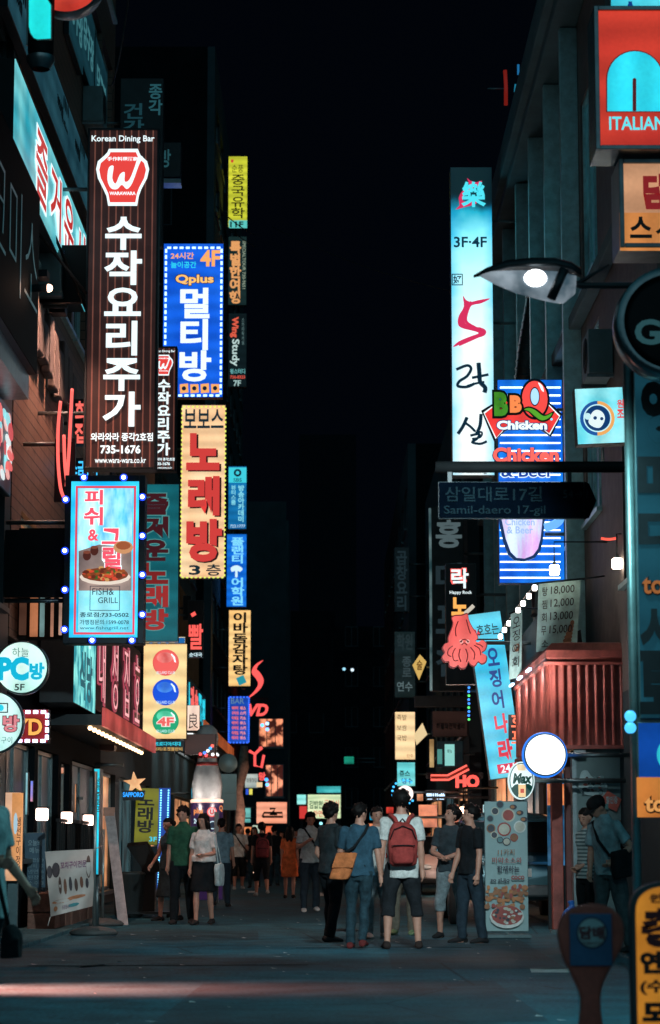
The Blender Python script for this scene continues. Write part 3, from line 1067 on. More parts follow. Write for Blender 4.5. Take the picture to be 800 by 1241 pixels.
m = MB()
for y0 in (35.6, 38.4, 41.4, 44.4, 47.8, 51.2, 54.6):
    m.box((-.28, y0 - 43 - .1, 3.3), (-.003, y0 - 43 + .1, 13.98), TFRAME)
m.build('pilaster', b, .01)
MB().tube([(-.1, -7.4, 3.2), (-.1, -7.4, 13.9)], .05, STEEL, 8).build('downpipe', b)

b = thing('building', 'dark building behind the vertical signs in the middle right', 'building', (3.5, 72, 0))
w = []
for fl in range(3):
    w += winrow(60, 84, 7, 4 + fl * 3, 5.9 + fl * 3, .8, [None, None, DIMW])
facade(b, 'x', 3.5, 59, 85, 0, 13.6, w + [(60, 66, .3, 2.7, WARM), (67, 73, .3, 2.7, DIMB), (74, 84, .3, 2.7, WARM)], DCONC, sgn=1)
facade(b, 'y', 59, 3.81, 10, 0, 13.6, [], SHADED)
core(b, 10.1, 10.4, 59, 85, 0, 13.6, DCONC)
b = thing('building', 'dim far building with unlit vertical signs near the street end', 'building', (3.2, 104, 0))
w = []
for fl in range(4):
    w += winrow(87, 123, 9, 4 + fl * 3, 5.6 + fl * 3, 1.0, [None, None, None, DIMW])
facade(b, 'x', 2.9, 86, 124, 0, 16, w, DCONC, sgn=1)
facade(b, 'y', 86, 3.21, 9, 0, 16, [], SHADED)
core(b, 9.2, 9.5, 86, 124, 0, 16, DCONC)
b = thing('building', 'black block closing the far end of the street', 'building', (4, 190, 0))
w = []
for fl in range(5):
    w += winrow(.6, 14, 6, 4 + fl * 3.2, 5.6 + fl * 3.2, 1.2, [None] * 9 + [DIMW])
facade(b, 'y', 186, .2, 15, 0, 18, w, SHADED, glass=MATTE, fm=DCONC, sill=False)
core(b, .2, 15, 190, 196, 0, 18, DCONC)
b = thing('tower_block', 'faint tall tower rising beyond the end of the street', 'building', (0, 300, 0))
w = []
for fl in range(3):
    w += winrow(-3.6, 3.1, 4, 6 + fl * 4, 7.4 + fl * 4, .9, None)
facade(b, 'y', 300, -4, 3.4, 0, 54, w, mat('dim_tower_wall', (.006, .009, .013), .9, spec=.05), mull=0, glass=MATTE, fm=DCONC, sill=False)
core(b, -4, 3.4, 304, 312, 0, 54, DCONC)
b = thing('building', 'black low block beside the far signs at the end of the street', 'building', (-9, 230, 0))
facade(b, 'y', 230, -25, .5, 0, 24, winrow(-24, 0, 9, 12, 14, 1.2), SHADED, mull=0, glass=MATTE, fm=DCONC, sill=False)
core(b, -25, .5, 236, 242, 0, 24, DCONC)

# overhead cables
CAB = mat('black_cable', (.01, .01, .012), .5)
def cable(lab, a, b_, sag, r=.012, n=14):
    a, b_ = Vector(a), Vector(b_)
    pts = [a.lerp(b_, i / n) - Vector((0, 0, sag * 4 * (i / n) * (1 - i / n))) for i in range(n + 1)]
    o = MB().tube(pts, r, CAB, 6).build('overhead_cable')
    tag(o, lab, 'cable', 'cables strung over the street')
cable('thin cable slanting up to the right across the dark sky', P(330, 275, 60), P(610, 365, 52), .25)
cable('black cable hanging from the upper left facade beside the brown banner', PX(135, 105, -4.1), P(158, -20, 38), .3, .016)
cable('black cable crossing in front of the yellow vertical sign', P(262, 250, 70), P(310, 285, 96), .1, .02)
cable('second black cable below the first over the yellow sign', P(262, 262, 70), P(310, 299, 96), .1, .02)
# ------------------------------------------------------------------ signs on the left side
LW = -4.2
WHT = emat('eafcff', 1.15, sample=False)
CWHT = emat('d8f6ff', 1.0, sample=False)
RED = emat('d83a35', .9, sample=False)
LRED = emat('ff6a64', 1.1, sample=False)
ORG = emat('ffb066', 1.0, sample=False)
CYAN = emat('2fd8f0', 1.0, sample=False)
NAVY = emat('12233c', .7, sample=False)
INK = mat('black_sign_film', (.012, .013, .016), .4)
INKR = mat('dark_red_film', (.1, .015, .015), .4)
BLUL = emat('8fb4ff', 3.5, sample=False)
BULB = emat('cfe0ff', 9)
BULBW = emat('ffe0c0', 8)

def brown_sign(name, rect, d, label, wall):
    x0, y0, x1, y1 = rect
    fx = lambda t: x0 + (x1 - x0) * t
    fy = lambda t: y0 + (y1 - y0) * t
    s = Sign(name, label, 'sign', rect, d, .3, DARK, stripes('brown_striped_film', '2a1817', '6d4238', .105, .12, 0, 1.0, .4, .06),
             'brown striped banner signs', wall=wall, nbr=3, frame=.02)
    s.text('Korean Dining Bar', (fx(.05), fy(.008), fx(.96), fy(.031)), WHT, .012)
    cx = fx(.5)
    w = x1 - x0
    def vase(k):
        a = []
        for u, v in ((-.20, .048), (.22, .048), (.24, .058), (.26, .067), (.355, .085), (.385, .108), (.355, .135), (.27, .168), (.235, .188), (.21, .217), (-.21, .217), (-.235, .188), (-.28, .168), (-.36, .135), (-.385, .108), (-.36, .085), (-.26, .067), (-.22, .058)):
            cu, cv = u * k, .132 + (v - .132) * (1 - (1 - k) * 1.0)
            a.append((cx + cu * w, fy(cv)))
        return a
    s.poly(vase(1.0), WHT, 'emblem_border')
    s.poly(vase(.88), emat('e8443f', 1.0, sample=False), 'emblem')
    s.text('手作料理酒家', (fx(.28), fy(.072), fx(.72), fy(.084)), WHT, .02)
    wp = [(.3, .105), (.37, .1), (.35, .135), (.40, .152), (.46, .125), (.53, .118), (.53, .145), (.60, .14), (.68, .1), (.72, .075), (.79, .072), (.73, .1), (.64, .15), (.56, .168), (.49, .155), (.42, .168), (.33, .165), (.28, .14)]
    s.poly([(fx(u), fy(v)) for u, v in wp], WHT, 'emblem_letter', sm=3)
    s.text('WARAWARA', (fx(.31), fy(.176), fx(.69), fy(.186)), WHT, .03)
    s.text('수작요리주가', (fx(.24), fy(.247), fx(.76), fy(.875)), WHT, .028, True)
    s.text('와라와라 종각2호점', (fx(.04), fy(.892), fx(.94), fy(.917)), WHT, .022)
    s.text('735-1676', (fx(.18), fy(.929), fx(.76), fy(.954)), WHT, .03)
    s.text('www.wara-wara.co.kr', (fx(.1), fy(.965), fx(.84), fy(.982)), WHT, .008)
    return s
bs = brown_sign('banner_sign', (107, 161, 190.5, 569), 33, 'tall dark brown striped banner sign with white lettering and red vase emblem', LW)
m = MB()
m.box((-.9, .05, 3.2), (-.5, .45, 4.0), BLACK)
MB().box((LW - bs.o.x, .02, 2.45 + .0), (-bs.W / 2 - .03, .12, 3.3), BLACK).build('side_plate', bs.root)
brown_sign('banner_sign', (183, 423, 213.5, 571), 46, 'smaller brown striped banner sign half hidden behind the larger brown one', -4.4)

s = Sign('led_sign', 'blue karaoke sign edged with white blinking lamps, orange 4F at its top', 'sign', (198, 297, 271, 483), 52, .3, DARK,
         emat('0a4fd0', .95, '1a6df0', 1.0), wall=-4.4)
s.leds((201.5, 300.5, 267.5, 479.5), 9, 24, .045, .085, BLUL)
s.text('24시간', (207, 306, 235, 314), ORG, .02)
s.text('놀이공간', (207, 317, 238, 325), CYAN, .02)
s.text('4F', (243, 303, 267, 323), ORG, .035)
s.text('Qplus', (212, 332, 260, 347), emat('3a2a10', .6, sample=False), .07)
s.text('Qplus', (213, 333, 259, 346), emat('ffc070', 1.1, sample=False), .035)
s.text('멀티방', (216, 349, 256, 463), WHT, .032, True)
for i in range(4):
    x = 218 + i * 12.6
    s.poly([(x, 466), (x + 10, 465 + i % 2), (x + 10.5, 476), (x + .5, 477)], ORG, 'pictogram')
    s.disc(x + 5, 471, 2.6, NAVY, 'pictogram')

s = Sign('karaoke_sign', 'cream karaoke sign with big red Hangul and a dotted lamp border', 'sign', (220, 492, 273, 701), 60, .3, TEALM,
         emat('ffdcae', 1.0, 'f2b984', 1.1, stretch=(1, 1, .5)), wall=-4.5)
s.leds((220.8, 493, 272.2, 700), 10, 38, .035, .05, emat('d8e860', 1.3, sample=False))
s.text('보보스', (223, 496, 271, 519), emat('17303c', .8, sample=False), .018)
for dx, m_ in ((2.2, emat('2c1a1e', .6, sample=False)), (0, emat('d2403c', 1.0, sample=False))):
    for ch, (a, b_, c_, d_) in (('노', (226, 525, 266, 570)), ('래', (228, 577, 266, 625)), ('방', (226, 629, 269, 681))):
        s.text(ch, (a + dx, b_ + dx * .7, c_ + dx, d_ + dx * .7), m_, .05)
s.text('3', (229, 685, 243, 697), emat('17303c', .8, sample=False), .03)
s.text('층', (250, 684, 268, 698), emat('17303c', .8, sample=False), .02)

s = Sign('grill_sign', 'bright cyan grill restaurant lightbox ringed by round white bulbs', 'sign', (86, 585, 170, 775), 30, .34, DARK,
         emat('0a9cd0', 1.5, '3fd0f0', 1.1, stretch=(1.2, 1, .6)), wall=LW, frame=.068, nbr=2)
FC = s
s.outline((92, 589, 163, 769), .028, emat('e84a5a', 1.0, sample=False))
s.rect((95.5, 592, 159.5, 716), emat('12a8dc', 1.3, 'c4fbff', 2.2, stretch=(3, 1, .9)), 'picture_sky')
s.poly([(95.5, 668), (120, 660), (159.5, 664), (159.5, 716), (95.5, 716)], emat('b39a90', .8, '6d5f60', 2), 'picture_table')
s.rect((95.5, 716, 159.5, 766), emat('a4f0fa', 1.0, '4fd0ec', 2), 'picture_base')
PINK = emat('ff5468', 1.15, sample=False)
for (t, bx) in (('피', (103, 594, 125, 612)), ('쉬', (102, 615, 125, 637)), ('&', (107, 642, 120, 656)), ('그', (124, 641, 147, 660)), ('릴', (125, 663, 147, 691))):
    s.text(t, (bx[0] - 1, bx[1] - 1, bx[2] + 1, bx[3] + 1), WHT, .07)
    s.text(t, bx, PINK, .03)
it = []
for cx, cy in ((106, 674), (115, 668)):
    it += [(cx, cy, 5, 6, emat('5a2a22', .7, sample=False)), (cx, cy - 4, 4.6, 2, emat('8a4a38', .8, sample=False))]
it += [(150, 664, 12, 8, emat('d89a6a', .9, sample=False)), (150, 662, 9, 5, emat('a85a34', .9, sample=False))]
it += [(128, 700, 31, 9.5, emat('e8d8c8', 1.0, sample=False)), (128, 697, 28.5, 8.5, emat('8a4424', .8, sample=False))]
rnd.seed(3)
for i in range(46):
    a, q = rnd.uniform(0, 2 * PI), rnd.random() ** .5
    it.append((128 + 25 * q * math.cos(a), 696 + 7.5 * q * math.sin(a), rnd.uniform(1.5, 4), rnd.uniform(1, 2.4), emat(rnd.choice(['a8501c', 'c87838', '6a2c18', 'd8a060', 'e04a30', '3c6a28']), .85, sample=False)))
s.blobs(it)
s.outline((110, 711, 146, 741), .008, NAVY, 'stamp')
s.text('FISH&', (113, 714, 139, 722), NAVY)
s.text('GRILL', (120, 725, 144, 732), NAVY)
s.text('종로점:733-0502', (98, 743, 157, 749), emat('0a3c50', .8, sample=False), .02)
s.text('가맹점문의:1599-0078', (98, 752, 157, 758), emat('0a3c50', .8, sample=False), .01)
s.text('www.fishngrill.net', (98, 760, 157, 765), emat('0e6078', .8, sample=False))
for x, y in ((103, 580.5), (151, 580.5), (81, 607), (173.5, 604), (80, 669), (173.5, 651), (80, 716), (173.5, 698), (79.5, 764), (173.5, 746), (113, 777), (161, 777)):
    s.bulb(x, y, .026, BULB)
    s.disc(x, y, 4.6, emat('1f48ff', 1.3, sample=False), 'bulb_halo')  # blue bloom round each bulb, painted as a glowing disc
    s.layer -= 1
MB().box((LW - s.o.x, -.02, .55), (-s.W / 2 - .05, .1, 1.42), BLACK).build('side_plate', s.root)

s = Sign('karaoke_sign', 'unlit teal karaoke sign with dark red outlined Hangul, behind the grill lightbox', 'sign', (150, 588, 217, 778), 45, .3, TEALM,
         emat('0f5a66', .8, '17707a', 1.2), wall=-4.4)
OUT = emat('5fb0b0', .6, sample=False)
for i, ch in enumerate('즐거운노래방'):
    a, b_ = 598 + i * 28, 624 + i * 28
    xx = (171, 204)
    s.text(ch, (xx[0] - 1.2, a - 1, xx[1] + 1.2, b_ + 1), OUT, .085)
    s.text(ch, (xx[0], a, xx[1], b_), emat('481a22' if i < 3 else ('8a2626' if i < 4 else 'b03030'), .75, sample=False), .045)

s = Sign('billiard_sign', 'pale yellow billiard hall lightbox with red, blue and green balls', 'sign', (174, 781, 227, 896), 50, .3, DARK,
         emat('ffe2a4', 1.0, 'f6c582', 1.0), wall=-4.4)
for cy, c1, c2 in ((803, 'f0605c', 'ffb0a8'), (839, '0a4fd8', '4f9cff'), (874, '12a070', '5fe0b4')):
    s.disc(201, cy, 16, emat(c1, .8, sample=False), 'ball')
    s.disc(201, cy - .3, 15, emat(c1, 1.05, sample=False), 'ball')
    s.disc(200, cy - 6, 10, emat(c2, .9, c1, 3, sample=False), 'highlight', ry=6.5)
    s.poly([(208, cy - 11), (212, cy - 7), (213.5, cy), (211.5, cy - .5), (210, cy - 6), (207, cy - 10)], WHT, 'highlight')
    s.text('BILLARD CLUB', (190, cy + 10.5, 212, cy + 14), CWHT)
s.text('4F', (190, 868.5, 212, 881), emat('ffe8e0', 1, sample=False), .09)
s.text('4F', (191, 869.5, 211, 880), emat('f06460', 1, sample=False), .04)
s.text('당구장', (180, 774, 208, 785), emat('2a7fc0', .9, sample=False), .02) if False else None
st = Sign('strip_sign', 'thin black sign strip with cyan and yellow lettering under the billiard lightbox', 'sign', (174, 897.5, 224, 911), 49.8, .26, DARK, emat('06141c', .8), wall=-4.4, nbr=1)
st.text('아스트로디아/대대', (178, 899, 219, 904), CYAN, .02)
st.text('일선처리/포켓볼완비', (177, 905.5, 221, 910), emat('e0b060', .9, sample=False), .015)
s = Sign('small_sign', 'little blue and white sign just above the billiard lightbox', 'sign', (176, 772, 225, 780), 49.6, .2, DARK, emat('e8d8b0', .9), wall=-4.4, nbr=1)
for i, x in enumerate((180, 190, 200)):
    s.disc(x + 3, 777, 3, emat('2a7fc0', .9, sample=False), 'lettering')
s.rect((212, 773, 224, 779.5), emat('1a6ab0', .9), 'panel')

# round lightboxes at the left edge
def round_sign(name, cx, cy, r, d, label, face, wall, group=None):
    s = Sign(name, label, 'sign', (cx - r, cy - r, cx + r, cy + r), d, .26, body=False, wall=wall, nbr=1, group=group)
    x, z = 0, s.H / 2
    rr = s.W / 2
    MB().lathe((0, 0, z), [(rr * .7, -.13), (rr, -.11), (rr + .012, -.02), (rr + .012, .10), (rr, .116), (rr * .985, .117)], TEALM, 40, 'Y').build('cabinet', s.root)
    MB().lathe((0, 0, z), [(rr * .985, .118), (rr * .8, .135), (rr * .4, .142), (.001, .143)], face, 40, 'Y').build('face_panel', s.root)
    s.front = -.146
    return s
s = round_sign('round_sign', 28, 810, 31, 24, 'round white internet cafe lightbox with cyan letters, higher of two at the left edge', emat('e4fff4', 1.15, 'a8e4d8', 1.6), LW, 'round lightboxes at the left edge')
s.text('하늘', (15, 785, 35, 796), emat('5a8a88', .7, sample=False))
s.text('PC', (-2, 796, 35, 825), emat('12b8dc', 1.0, sample=False), .06)
s.text('방', (36, 803, 54, 824), emat('12b8dc', 1.0, sample=False), .05)
s.text('5F', (18, 829, 30, 837), emat('0c2a30', .7, sample=False), .02)
s = round_sign('round_sign', -8, 876, 37, 24.6, 'round pale grilled food lightbox cut off by the left edge, lower of two', emat('e0fcf4', 1.1, 'a0dcd8', 1.6), LW, 'round lightboxes at the left edge')
s.text('방', (3, 866, 24, 888), emat('6a2c3c', .8, sample=False), .08)
s.text('방', (4, 867, 23, 887), emat('e08890', 1.0, sample=False), .035)
s.outline((-4, 852, 10, 864), .012, NAVY, 'emblem'); s.disc(1, 858, 4, CYAN, 'emblem')
s.text('구이', (2, 893, 15, 901), emat('3a6a70', .8, sample=False))
s = Sign('led_sign', 'small orange D on a dark red sign bordered by blue-white lamps beside the round lightboxes', 'sign', (17, 860, 60, 901), 25.5, .2, DARK, emat('a02a2c', .9, '7a1c24', 2), wall=LW, nbr=1)
s.leds((20, 863, 57, 898), 4, 4, .034, .05, emat('c8d4ff', 5.0))
s.text('YD', (17, 870, 52, 892), emat('5a1010', .8, sample=False), .07)
s.text('YD', (18, 871, 51, 891), emat('ffb45a', 1.1, sample=False), .03)

# upper left: facade boards seen steeply from the side
def side_sign(name, label, y0, y1, z0, z1, face, X=LW, th=.3, group=None, cab=None):
    return Sign(name, label, 'sign', th=th, cab=cab or DARK, face=face, yaw=R(90), origin=(X + th / 2, (y0 + y1) / 2, z0), size=(y1 - y0, z1 - z0), uv=True, group=group)
a = PX(18, 70, -3.9); b_ = PX(104, 288, -3.9)
s = side_sign('facade_sign', 'pale cyan lit board with red white-edged Hangul, seen steeply on the upper left facade', a.y, b_.y, (a.z + b_.z) / 2 - 1.24, (a.z + b_.z) / 2 + .02, emat('7fd8dc', .85, '1fa0b4', .9), -4.19)
for i, ch in enumerate('즐거운시'):
    s.text(ch, (.235 + i * .185, .12, .40 + i * .185, .9), WHT, .055)
    s.text(ch, (.245 + i * .185, .15, .39 + i * .185, .87), emat('c0302c', 1.0, sample=False), .015)
s.text('카페', (.6, .88, .7, .97), NAVY)
a = PX(62, 70, -4.0); b_ = PX(109, 215, -4.0)
DIMT = emat('2c5a68', .55, '1c4250', 1.2)
s = side_sign('facade_sign', 'dim grey-blue board with black cups and small lettering, higher on the left facade', a.y - 4, b_.y + 1.5, (a.z + b_.z) / 2 - .62, (a.z + b_.z) / 2 + .25, DIMT, -4.19, .14)
for i in range(5):
    for q in range(4):
        s.disc(.12 + i * .2 + q * .014, .3, .005, INK, 'cup', ry=.12)
    s.text('커피와사람들', (.03 + i * .2, .5, .1 + i * .2, .72), INK, .02)
s.text('coffee', (.45, .78, .52, .9), INK)
a = PX(72, 60, -4.0); b_ = PX(112, 200, -4.0)
for i, (px, z) in enumerate(((80, 14.1), (95, 14.3), (112, 14.2))):
    y = 4.1 * F / (400 - px)
    s = side_sign('window_sign', ['dim teal window panel nearest on the top left facade', 'dim teal window panel, middle one on the top left facade', 'dim teal window panel, farthest on the top left facade'][i], y - 1.0, y + 1.0, z - .3, z + 1.0, emat('1d4a56', .5, '12323c', 1), -4.19, .1, 'dim window panels high on the left')
    s.text('당구장', (.1, .3, .9, .75), emat('4a8a92', .6, sample=False), .02)

s = side_sign('facade_sign', 'black projecting board with grey outlined Hangul at the upper left edge', 21, 28.9, 7.05, 9.35, mat('black_board_panel', (.003, .005, .006), .7, spec=.05), -4.19, .5)
OL = emat('245058', .5, sample=False)
s.text('시크미소', (.28, .2, .98, .75), OL, -.02)
m = MB(); m.box((-s.W / 2, -.15, -.32), (s.W / 2, .2, -.003), TEALM); m.build('underside_trim', s.root)
sl = thing('wall_lamp', 'small glowing wash lamp on the black upper left board', 'lamp', (-3.55, 28.2, 8.0))
MB().cyl((-.13, 0, 0), (.06, 0, 0), .05, DARK, 12).build('housing', sl)
MB().ell((.075, 0, 0), .05, emat('ffd0b0', 9), 10, 7).build('bulb', sl)
lamp('POINT', 'wash_light', (-3.4, 28.2, 8.0), 2, (1, .62, .45), .08, None, sl)

s = side_sign('food_poster', 'lit poster of pink and white meat cuts cut off by the left edge', 27.2, 29.6, 5.6, 6.7, emat('0e3a48', .8, '041820', 2), -4.19, .1)
rnd.seed(9)
s.blobs([(rnd.uniform(.3, .95), rnd.uniform(.1, .9), rnd.uniform(.04, .12), rnd.uniform(.05, .12), emat(rnd.choice(['f0b0a8', 'e86a68', 'dff4f4', '8fe0e8', 'c84a50']), .9, sample=False)) for i in range(40)])

# dark signs high behind the brown banner
s = Sign('dark_sign', 'dark unlit sign with dim Hangul above and behind the brown banner', 'sign', (146, 98, 198, 300), 40, .3, DARK, mat('unlit_sign_face', (.02, .03, .035), .5), wall=LW)
s.text('종각', (180, 101, 197, 140), emat('2c626c', .6, sample=False), .02, True)
s.text('건강', (149, 125, 175, 165), emat('1c4650', .6, sample=False), .02, True, shear=.0)
s = Sign('dark_sign', 'small dark sign ending in one dim syllable right of the brown banner', 'sign', (150, 176, 220, 218), 46, .4, DARK, mat('unlit_sign_face', (.02, .03, .035), .5), wall=-4.4, nbr=1)
s.text('방', (194, 181, 207, 203), emat('2a5a62', .6, sample=False), .02)
MB().box((-s.W / 2, -.2, -.12), (s.W / 2, .2, -.03), TEALM).build('rail', s.root)

# the stack of signs on the tall block
def stack(rect, label, face, d=100):
    return Sign('stacked_sign', label, 'sign', rect, d, .4, DARK, face, 'vertical signs stacked on the tall block', wall=-4.7, nbr=2)
s = stack((277, 191, 300, 277), 'yellow study abroad sign marked 11F, topmost of the stacked vertical signs', emat('d8d83a', .95, 'a8b028', .6))
s.rect((277.5, 267, 299.5, 276.5), emat('5fd0c8', .9), 'panel')
s.text('11F', (279, 268.5, 295, 275.5), INK, .03)
s.text('순풍', (281, 200, 295, 209), INK, .0)
s.text('중국유학', (280, 211, 297, 265), INK, .012, True)
s.rect((280, 193.5, 283, 197), RED, 'emblem')
s = stack((277, 288, 299, 371), 'dark travel sign with large orange lettering, second of the stacked vertical signs', emat('1c3434', .7, '122626', .8))
s.text('특별한여행', (278.5, 292, 292, 368), emat('f0a868', .9, sample=False), .04, True)
s.text('SPECIALTOUR 720-9651', (294, 292, 297.5, 350), emat('a8b8a0', .7, sample=False), .01, turn=-90)
s = stack((277, 381, 299, 470), 'dark study room sign marked 7F with red and white lettering', emat('0e1e22', .7, '081216', .8))
s.text('Wing', (279, 384, 289, 409), emat('e86048', .95, sample=False), .04, turn=-90)
s.text('Study', (279, 411, 290, 444), emat('c8e4e0', .9, sample=False), .02, turn=-90)
s.text('스카이독서실', (293, 385, 296, 418), emat('6a8a8a', .7, sample=False), .01, True)
s.text('윙스터디', (279, 447, 297, 453), emat('78c8c8', .8, sample=False), .02)
s.text('736-8323', (279, 455, 297, 459), emat('e05848', .9, sample=False), .03)
s.text('7F', (283, 461, 292, 468), emat('b8dcd8', .8, sample=False), .02)
s = stack((277, 566, 299, 642), 'blue academy sign with a pale cyan panel and ring emblem on top', emat('1478b4', .9, '0e5a98', .8))
s.rect((277.3, 566.5, 298.7, 585), emat('3fd0e0', 1.0), 'panel')
s.disc(288, 573, 4.6, NAVY, 'emblem'); s.disc(288, 573, 2.2, emat('3fd0e0', 1.0), 'emblem')
s.text('SBS', (283, 579.5, 293, 584), NAVY, .01)
s.text('방송아카데미', (288.5, 588, 296, 633), emat('8fe8f4', 1.0, sample=False), .02, True)
s.text('뷰티스쿨', (280, 588, 286, 612), emat('8fe8f4', .9, sample=False), .02, True)
s.text('723.1777', (279, 636, 297, 639.5), CWHT, .0)
s = stack((275, 648, 299, 736), 'bright blue language school sign with glowing pale lettering', emat('0a5fd0', .95, '1478e0', .8))
s.text('플랜티', (280, 651, 296, 683), emat('7fd8ff', 1.1, sample=False), .03, True)
s.poly([(280, 688), (287, 685), (294, 689), (291, 693), (288, 692), (288, 699), (285, 699), (285, 692), (281, 693)], CWHT, 'emblem', sm=3)
s.text('어학원', (280, 700, 296, 734), emat('7fd8ff', 1.1, sample=False), .03, True)
s = stack((277.5, 740, 304, 832), 'warm cream potato stew sign with black lettering and a small cyan tag', emat('ffd48e', 1.0, 'f0b468', .7), 94)
s.text('이바돔감자탕', (282, 742, 300, 818), INK, .035, True)
s.poly([(286, 822), (295, 818), (299, 827), (290, 831)], emat('2a9aa8', .9), 'tag')
s = stack((277, 844, 302, 901), 'small blue bar menu sign with rows of pink lettering, lowest of the stack', emat('1440a8', .9, '1a58c8', .8), 94)
s.text('BAR', (280, 846, 296, 853), emat('6a90b0', .8, sample=False), .01)
for i in range(7):
    s.text('맥주칵테일'[i % 3:i % 3 + 3], (281, 856 + i * 6, 289, 860.5 + i * 6), emat('f07070', .95, sample=False), .04)
    s.text('위스키소주'[i % 3:i % 3 + 2], (291, 856 + i * 6, 298, 860.5 + i * 6), emat('ff9a90', .95, sample=False), .04)
s.leds((277.5, 845, 301.5, 900), 6, 22, .06, .06, emat('3a70ff', 1.4, sample=False))

# red neon on the dark tower further on
NEON = emat('ff5c58', 1.25)
s = Sign('neon_sign', 'red neon letters S and VD glowing behind the stacked signs', 'neon sign', (296, 798, 326, 872), 118, .2, body=False, wall=-4.7, nbr=1)
s.poly([(319, 800), (309, 806), (305, 815), (310, 822), (313, 829), (308, 838), (300, 846), (306, 843), (316, 834), (319.5, 824), (315, 815), (311, 811), (313, 806)], NEON, 'neon_tube', .15, 3)
s.text('VD', (301, 853, 325, 868), NEON, .04, shear=.25, depth=.1)
MB().box((-.6, .05, 1.0), (.6, .09, 1.1), DARK).build('rail', s.root)
s = Sign('neon_sign', 'red neon crown outline on the dark wall below the red letters', 'neon sign', (300, 904, 324, 942), 118, .2, body=False, wall=-4.7, nbr=1)
s.stroke([(302, 910), (309, 914), (309, 928), (317, 930), (320, 915)], .07, NEON)
s.stroke([(309, 914), (315, 908)], .07, NEON)
s.bulb(316, 907, .1, NEON)
s.text('왕', (313, 936, 322, 946), NEON, .03)
MB().box((-.6, .05, .6), (.5, .09, .7), DARK).build('rail', s.root)

# red neon in front of the brown boards, blue neon beside it
s = Sign('neon_sign', 'tall red neon blades standing out from the brown boarded wall', 'neon sign', (66, 465, 92, 610), 31.5, .3, body=False, wall=LW, nbr=1)
for pts in ([(74, 487), (71, 520), (71, 560), (74, 592), (79, 606)], [(88, 472), (86, 510), (84, 550), (81, 590)], [(78, 528), (79, 560), (81, 580), (83, 592)]):
    s.stroke(pts, .022, emat('ff6a62', 1.3), sm=4)
m = MB(); m.box((-.1, -.04, .7), (-.03, .06, 1.2), GREYM).box((.03, -.04, .85), (.1, .06, 1.38), GREYM).box((-.14, .0, .02), (.14, .08, .9), DARK)
m.build('housing', s.root, .006)
s = Sign('neon_sign', 'pale red neon Hangul half hidden left of the brown banner', 'neon sign', (90, 485, 106, 540), 36, .2, DARK, mat('unlit_sign_face', (.02, .03, .035), .5), wall=LW, nbr=1)
s.text('회집', (91, 486, 105, 538), emat('f06a60', 1.1, sample=False), .03, True)
s = Sign('neon_sign', 'small blue neon lettering just above the grill lightbox', 'neon sign', (86, 556, 118, 578), 36.5, .2, DARK, mat('unlit_sign_face', (.02, .03, .035), .5), wall=LW, nbr=1)
s.text('소금구이', (86, 558, 118, 577), emat('3fc0ff', 1.3, sample=False), .03)

# red neon sign behind the billiard sign and the lit fronts along that wall
s = Sign('neon_sign', 'black sign with curly red neon Hangul right of the teal karaoke sign', 'neon sign', (228, 728, 247, 797), 64, .25, TEALM, mat('unlit_sign_face', (.02, .03, .035), .5), wall=-4.5)
s.text('빨', (229, 756, 246, 787), emat('ff6058', 1.2, sample=False), .02)
s.poly([(231, 744), (236, 741), (238, 745), (233, 748)], emat('ff6058', 1.2, sample=False), 'neon_tube')
s.text('순대국', (229.5, 791, 245, 796), CWHT, .02)
s = Sign('dark_sign', 'small unlit grey sign box between the karaoke and neon signs', 'sign', (222, 722, 232, 752), 66, .2, TEALM, mat('unlit_sign_face', (.02, .03, .035), .5), wall=-4.5, nbr=1)
s = Sign('lantern_sign', 'white lantern sign with one black brushed character', 'sign', (227, 855, 242.5, 886), 56, .3, DARK, emat('ffe0cc', 1.0, 'f4c8b0', 2), wall=-4.4, nbr=1)
s.text('良', (229, 864, 240, 883), INK, .0)
y0, y1 = 59.5, 76
s = side_sign('facade_sign', 'long board of cyan and red lettering on the shopfront behind the billiard lightbox', 59.2, 77, 4.5, 6.0, emat('10181c', .6), -4.49, .4)
for i, (ch, c_) in enumerate((('맛', CYAN), ('이', CYAN), ('나', CYAN), ('라', LRED), ('호', LRED), ('프', CYAN), ('집', CYAN))):
    s.text(ch, (.2 + i * .11, .1, .29 + i * .11, .9), c_, .05)
s = side_sign('facade_sign', 'red lit fascia with a cyan bowl behind the billiard lightbox', 58.4, 62, 5.2, 6.3, emat('c84a40', .9, '8a2a28', 1), -4.4, .5)
s.disc(.4, .5, .2, CYAN, 'emblem', ry=.3)
aw = thing('shop_canopy', 'orange edged shop canopy with white downlights behind the billiard lightbox', 'canopy', (-4.4, 68, 4.0))
MB().box((0, -9, 0), (1.2, 9, .16), DARK).box((1.203, -9, .0), (1.25, 9, .3), emat('d06a3a', .6, '7a3018', 1.5)).build('roof', aw)
for yy in (-7.4, -3.2, 1.2, 5.2):
    MB().box((.3, yy - .8, -.05), (.9, yy + .8, -.004), emat('e8f0f0', 2.2)).build('downlight', aw)
m = MB()
for i in range(26):
    m.box((.02, -9 + i * .7, 2.3), (.10, -9 + i * .7 + .12, 4.6), mat('ochre_slat', (.3, .17, .08), .7))
m.build('slat_screen', aw)
s = Sign('brown_sign', 'dim brown hanging board with coloured bulbs over the bowling pin', 'sign', (224, 890, 262, 915), 50.5, .3, DARK, emat('4a2c24', .7, '2c1c1c', 1), wall=-4.4, nbr=1)
for i, (x, y, c_) in enumerate(((243, 914, 'ff5050'), (248, 912.5, '4080ff'), (252, 910, 'ffffff'), (255, 907, '40a0ff'), (257.5, 904, 'ff6050'), (258, 914.5, 'ffffff'), (250, 915.5, 'ff5050'))):
    s.bulb(x, y, .035, emat(c_, 2, sample=False))
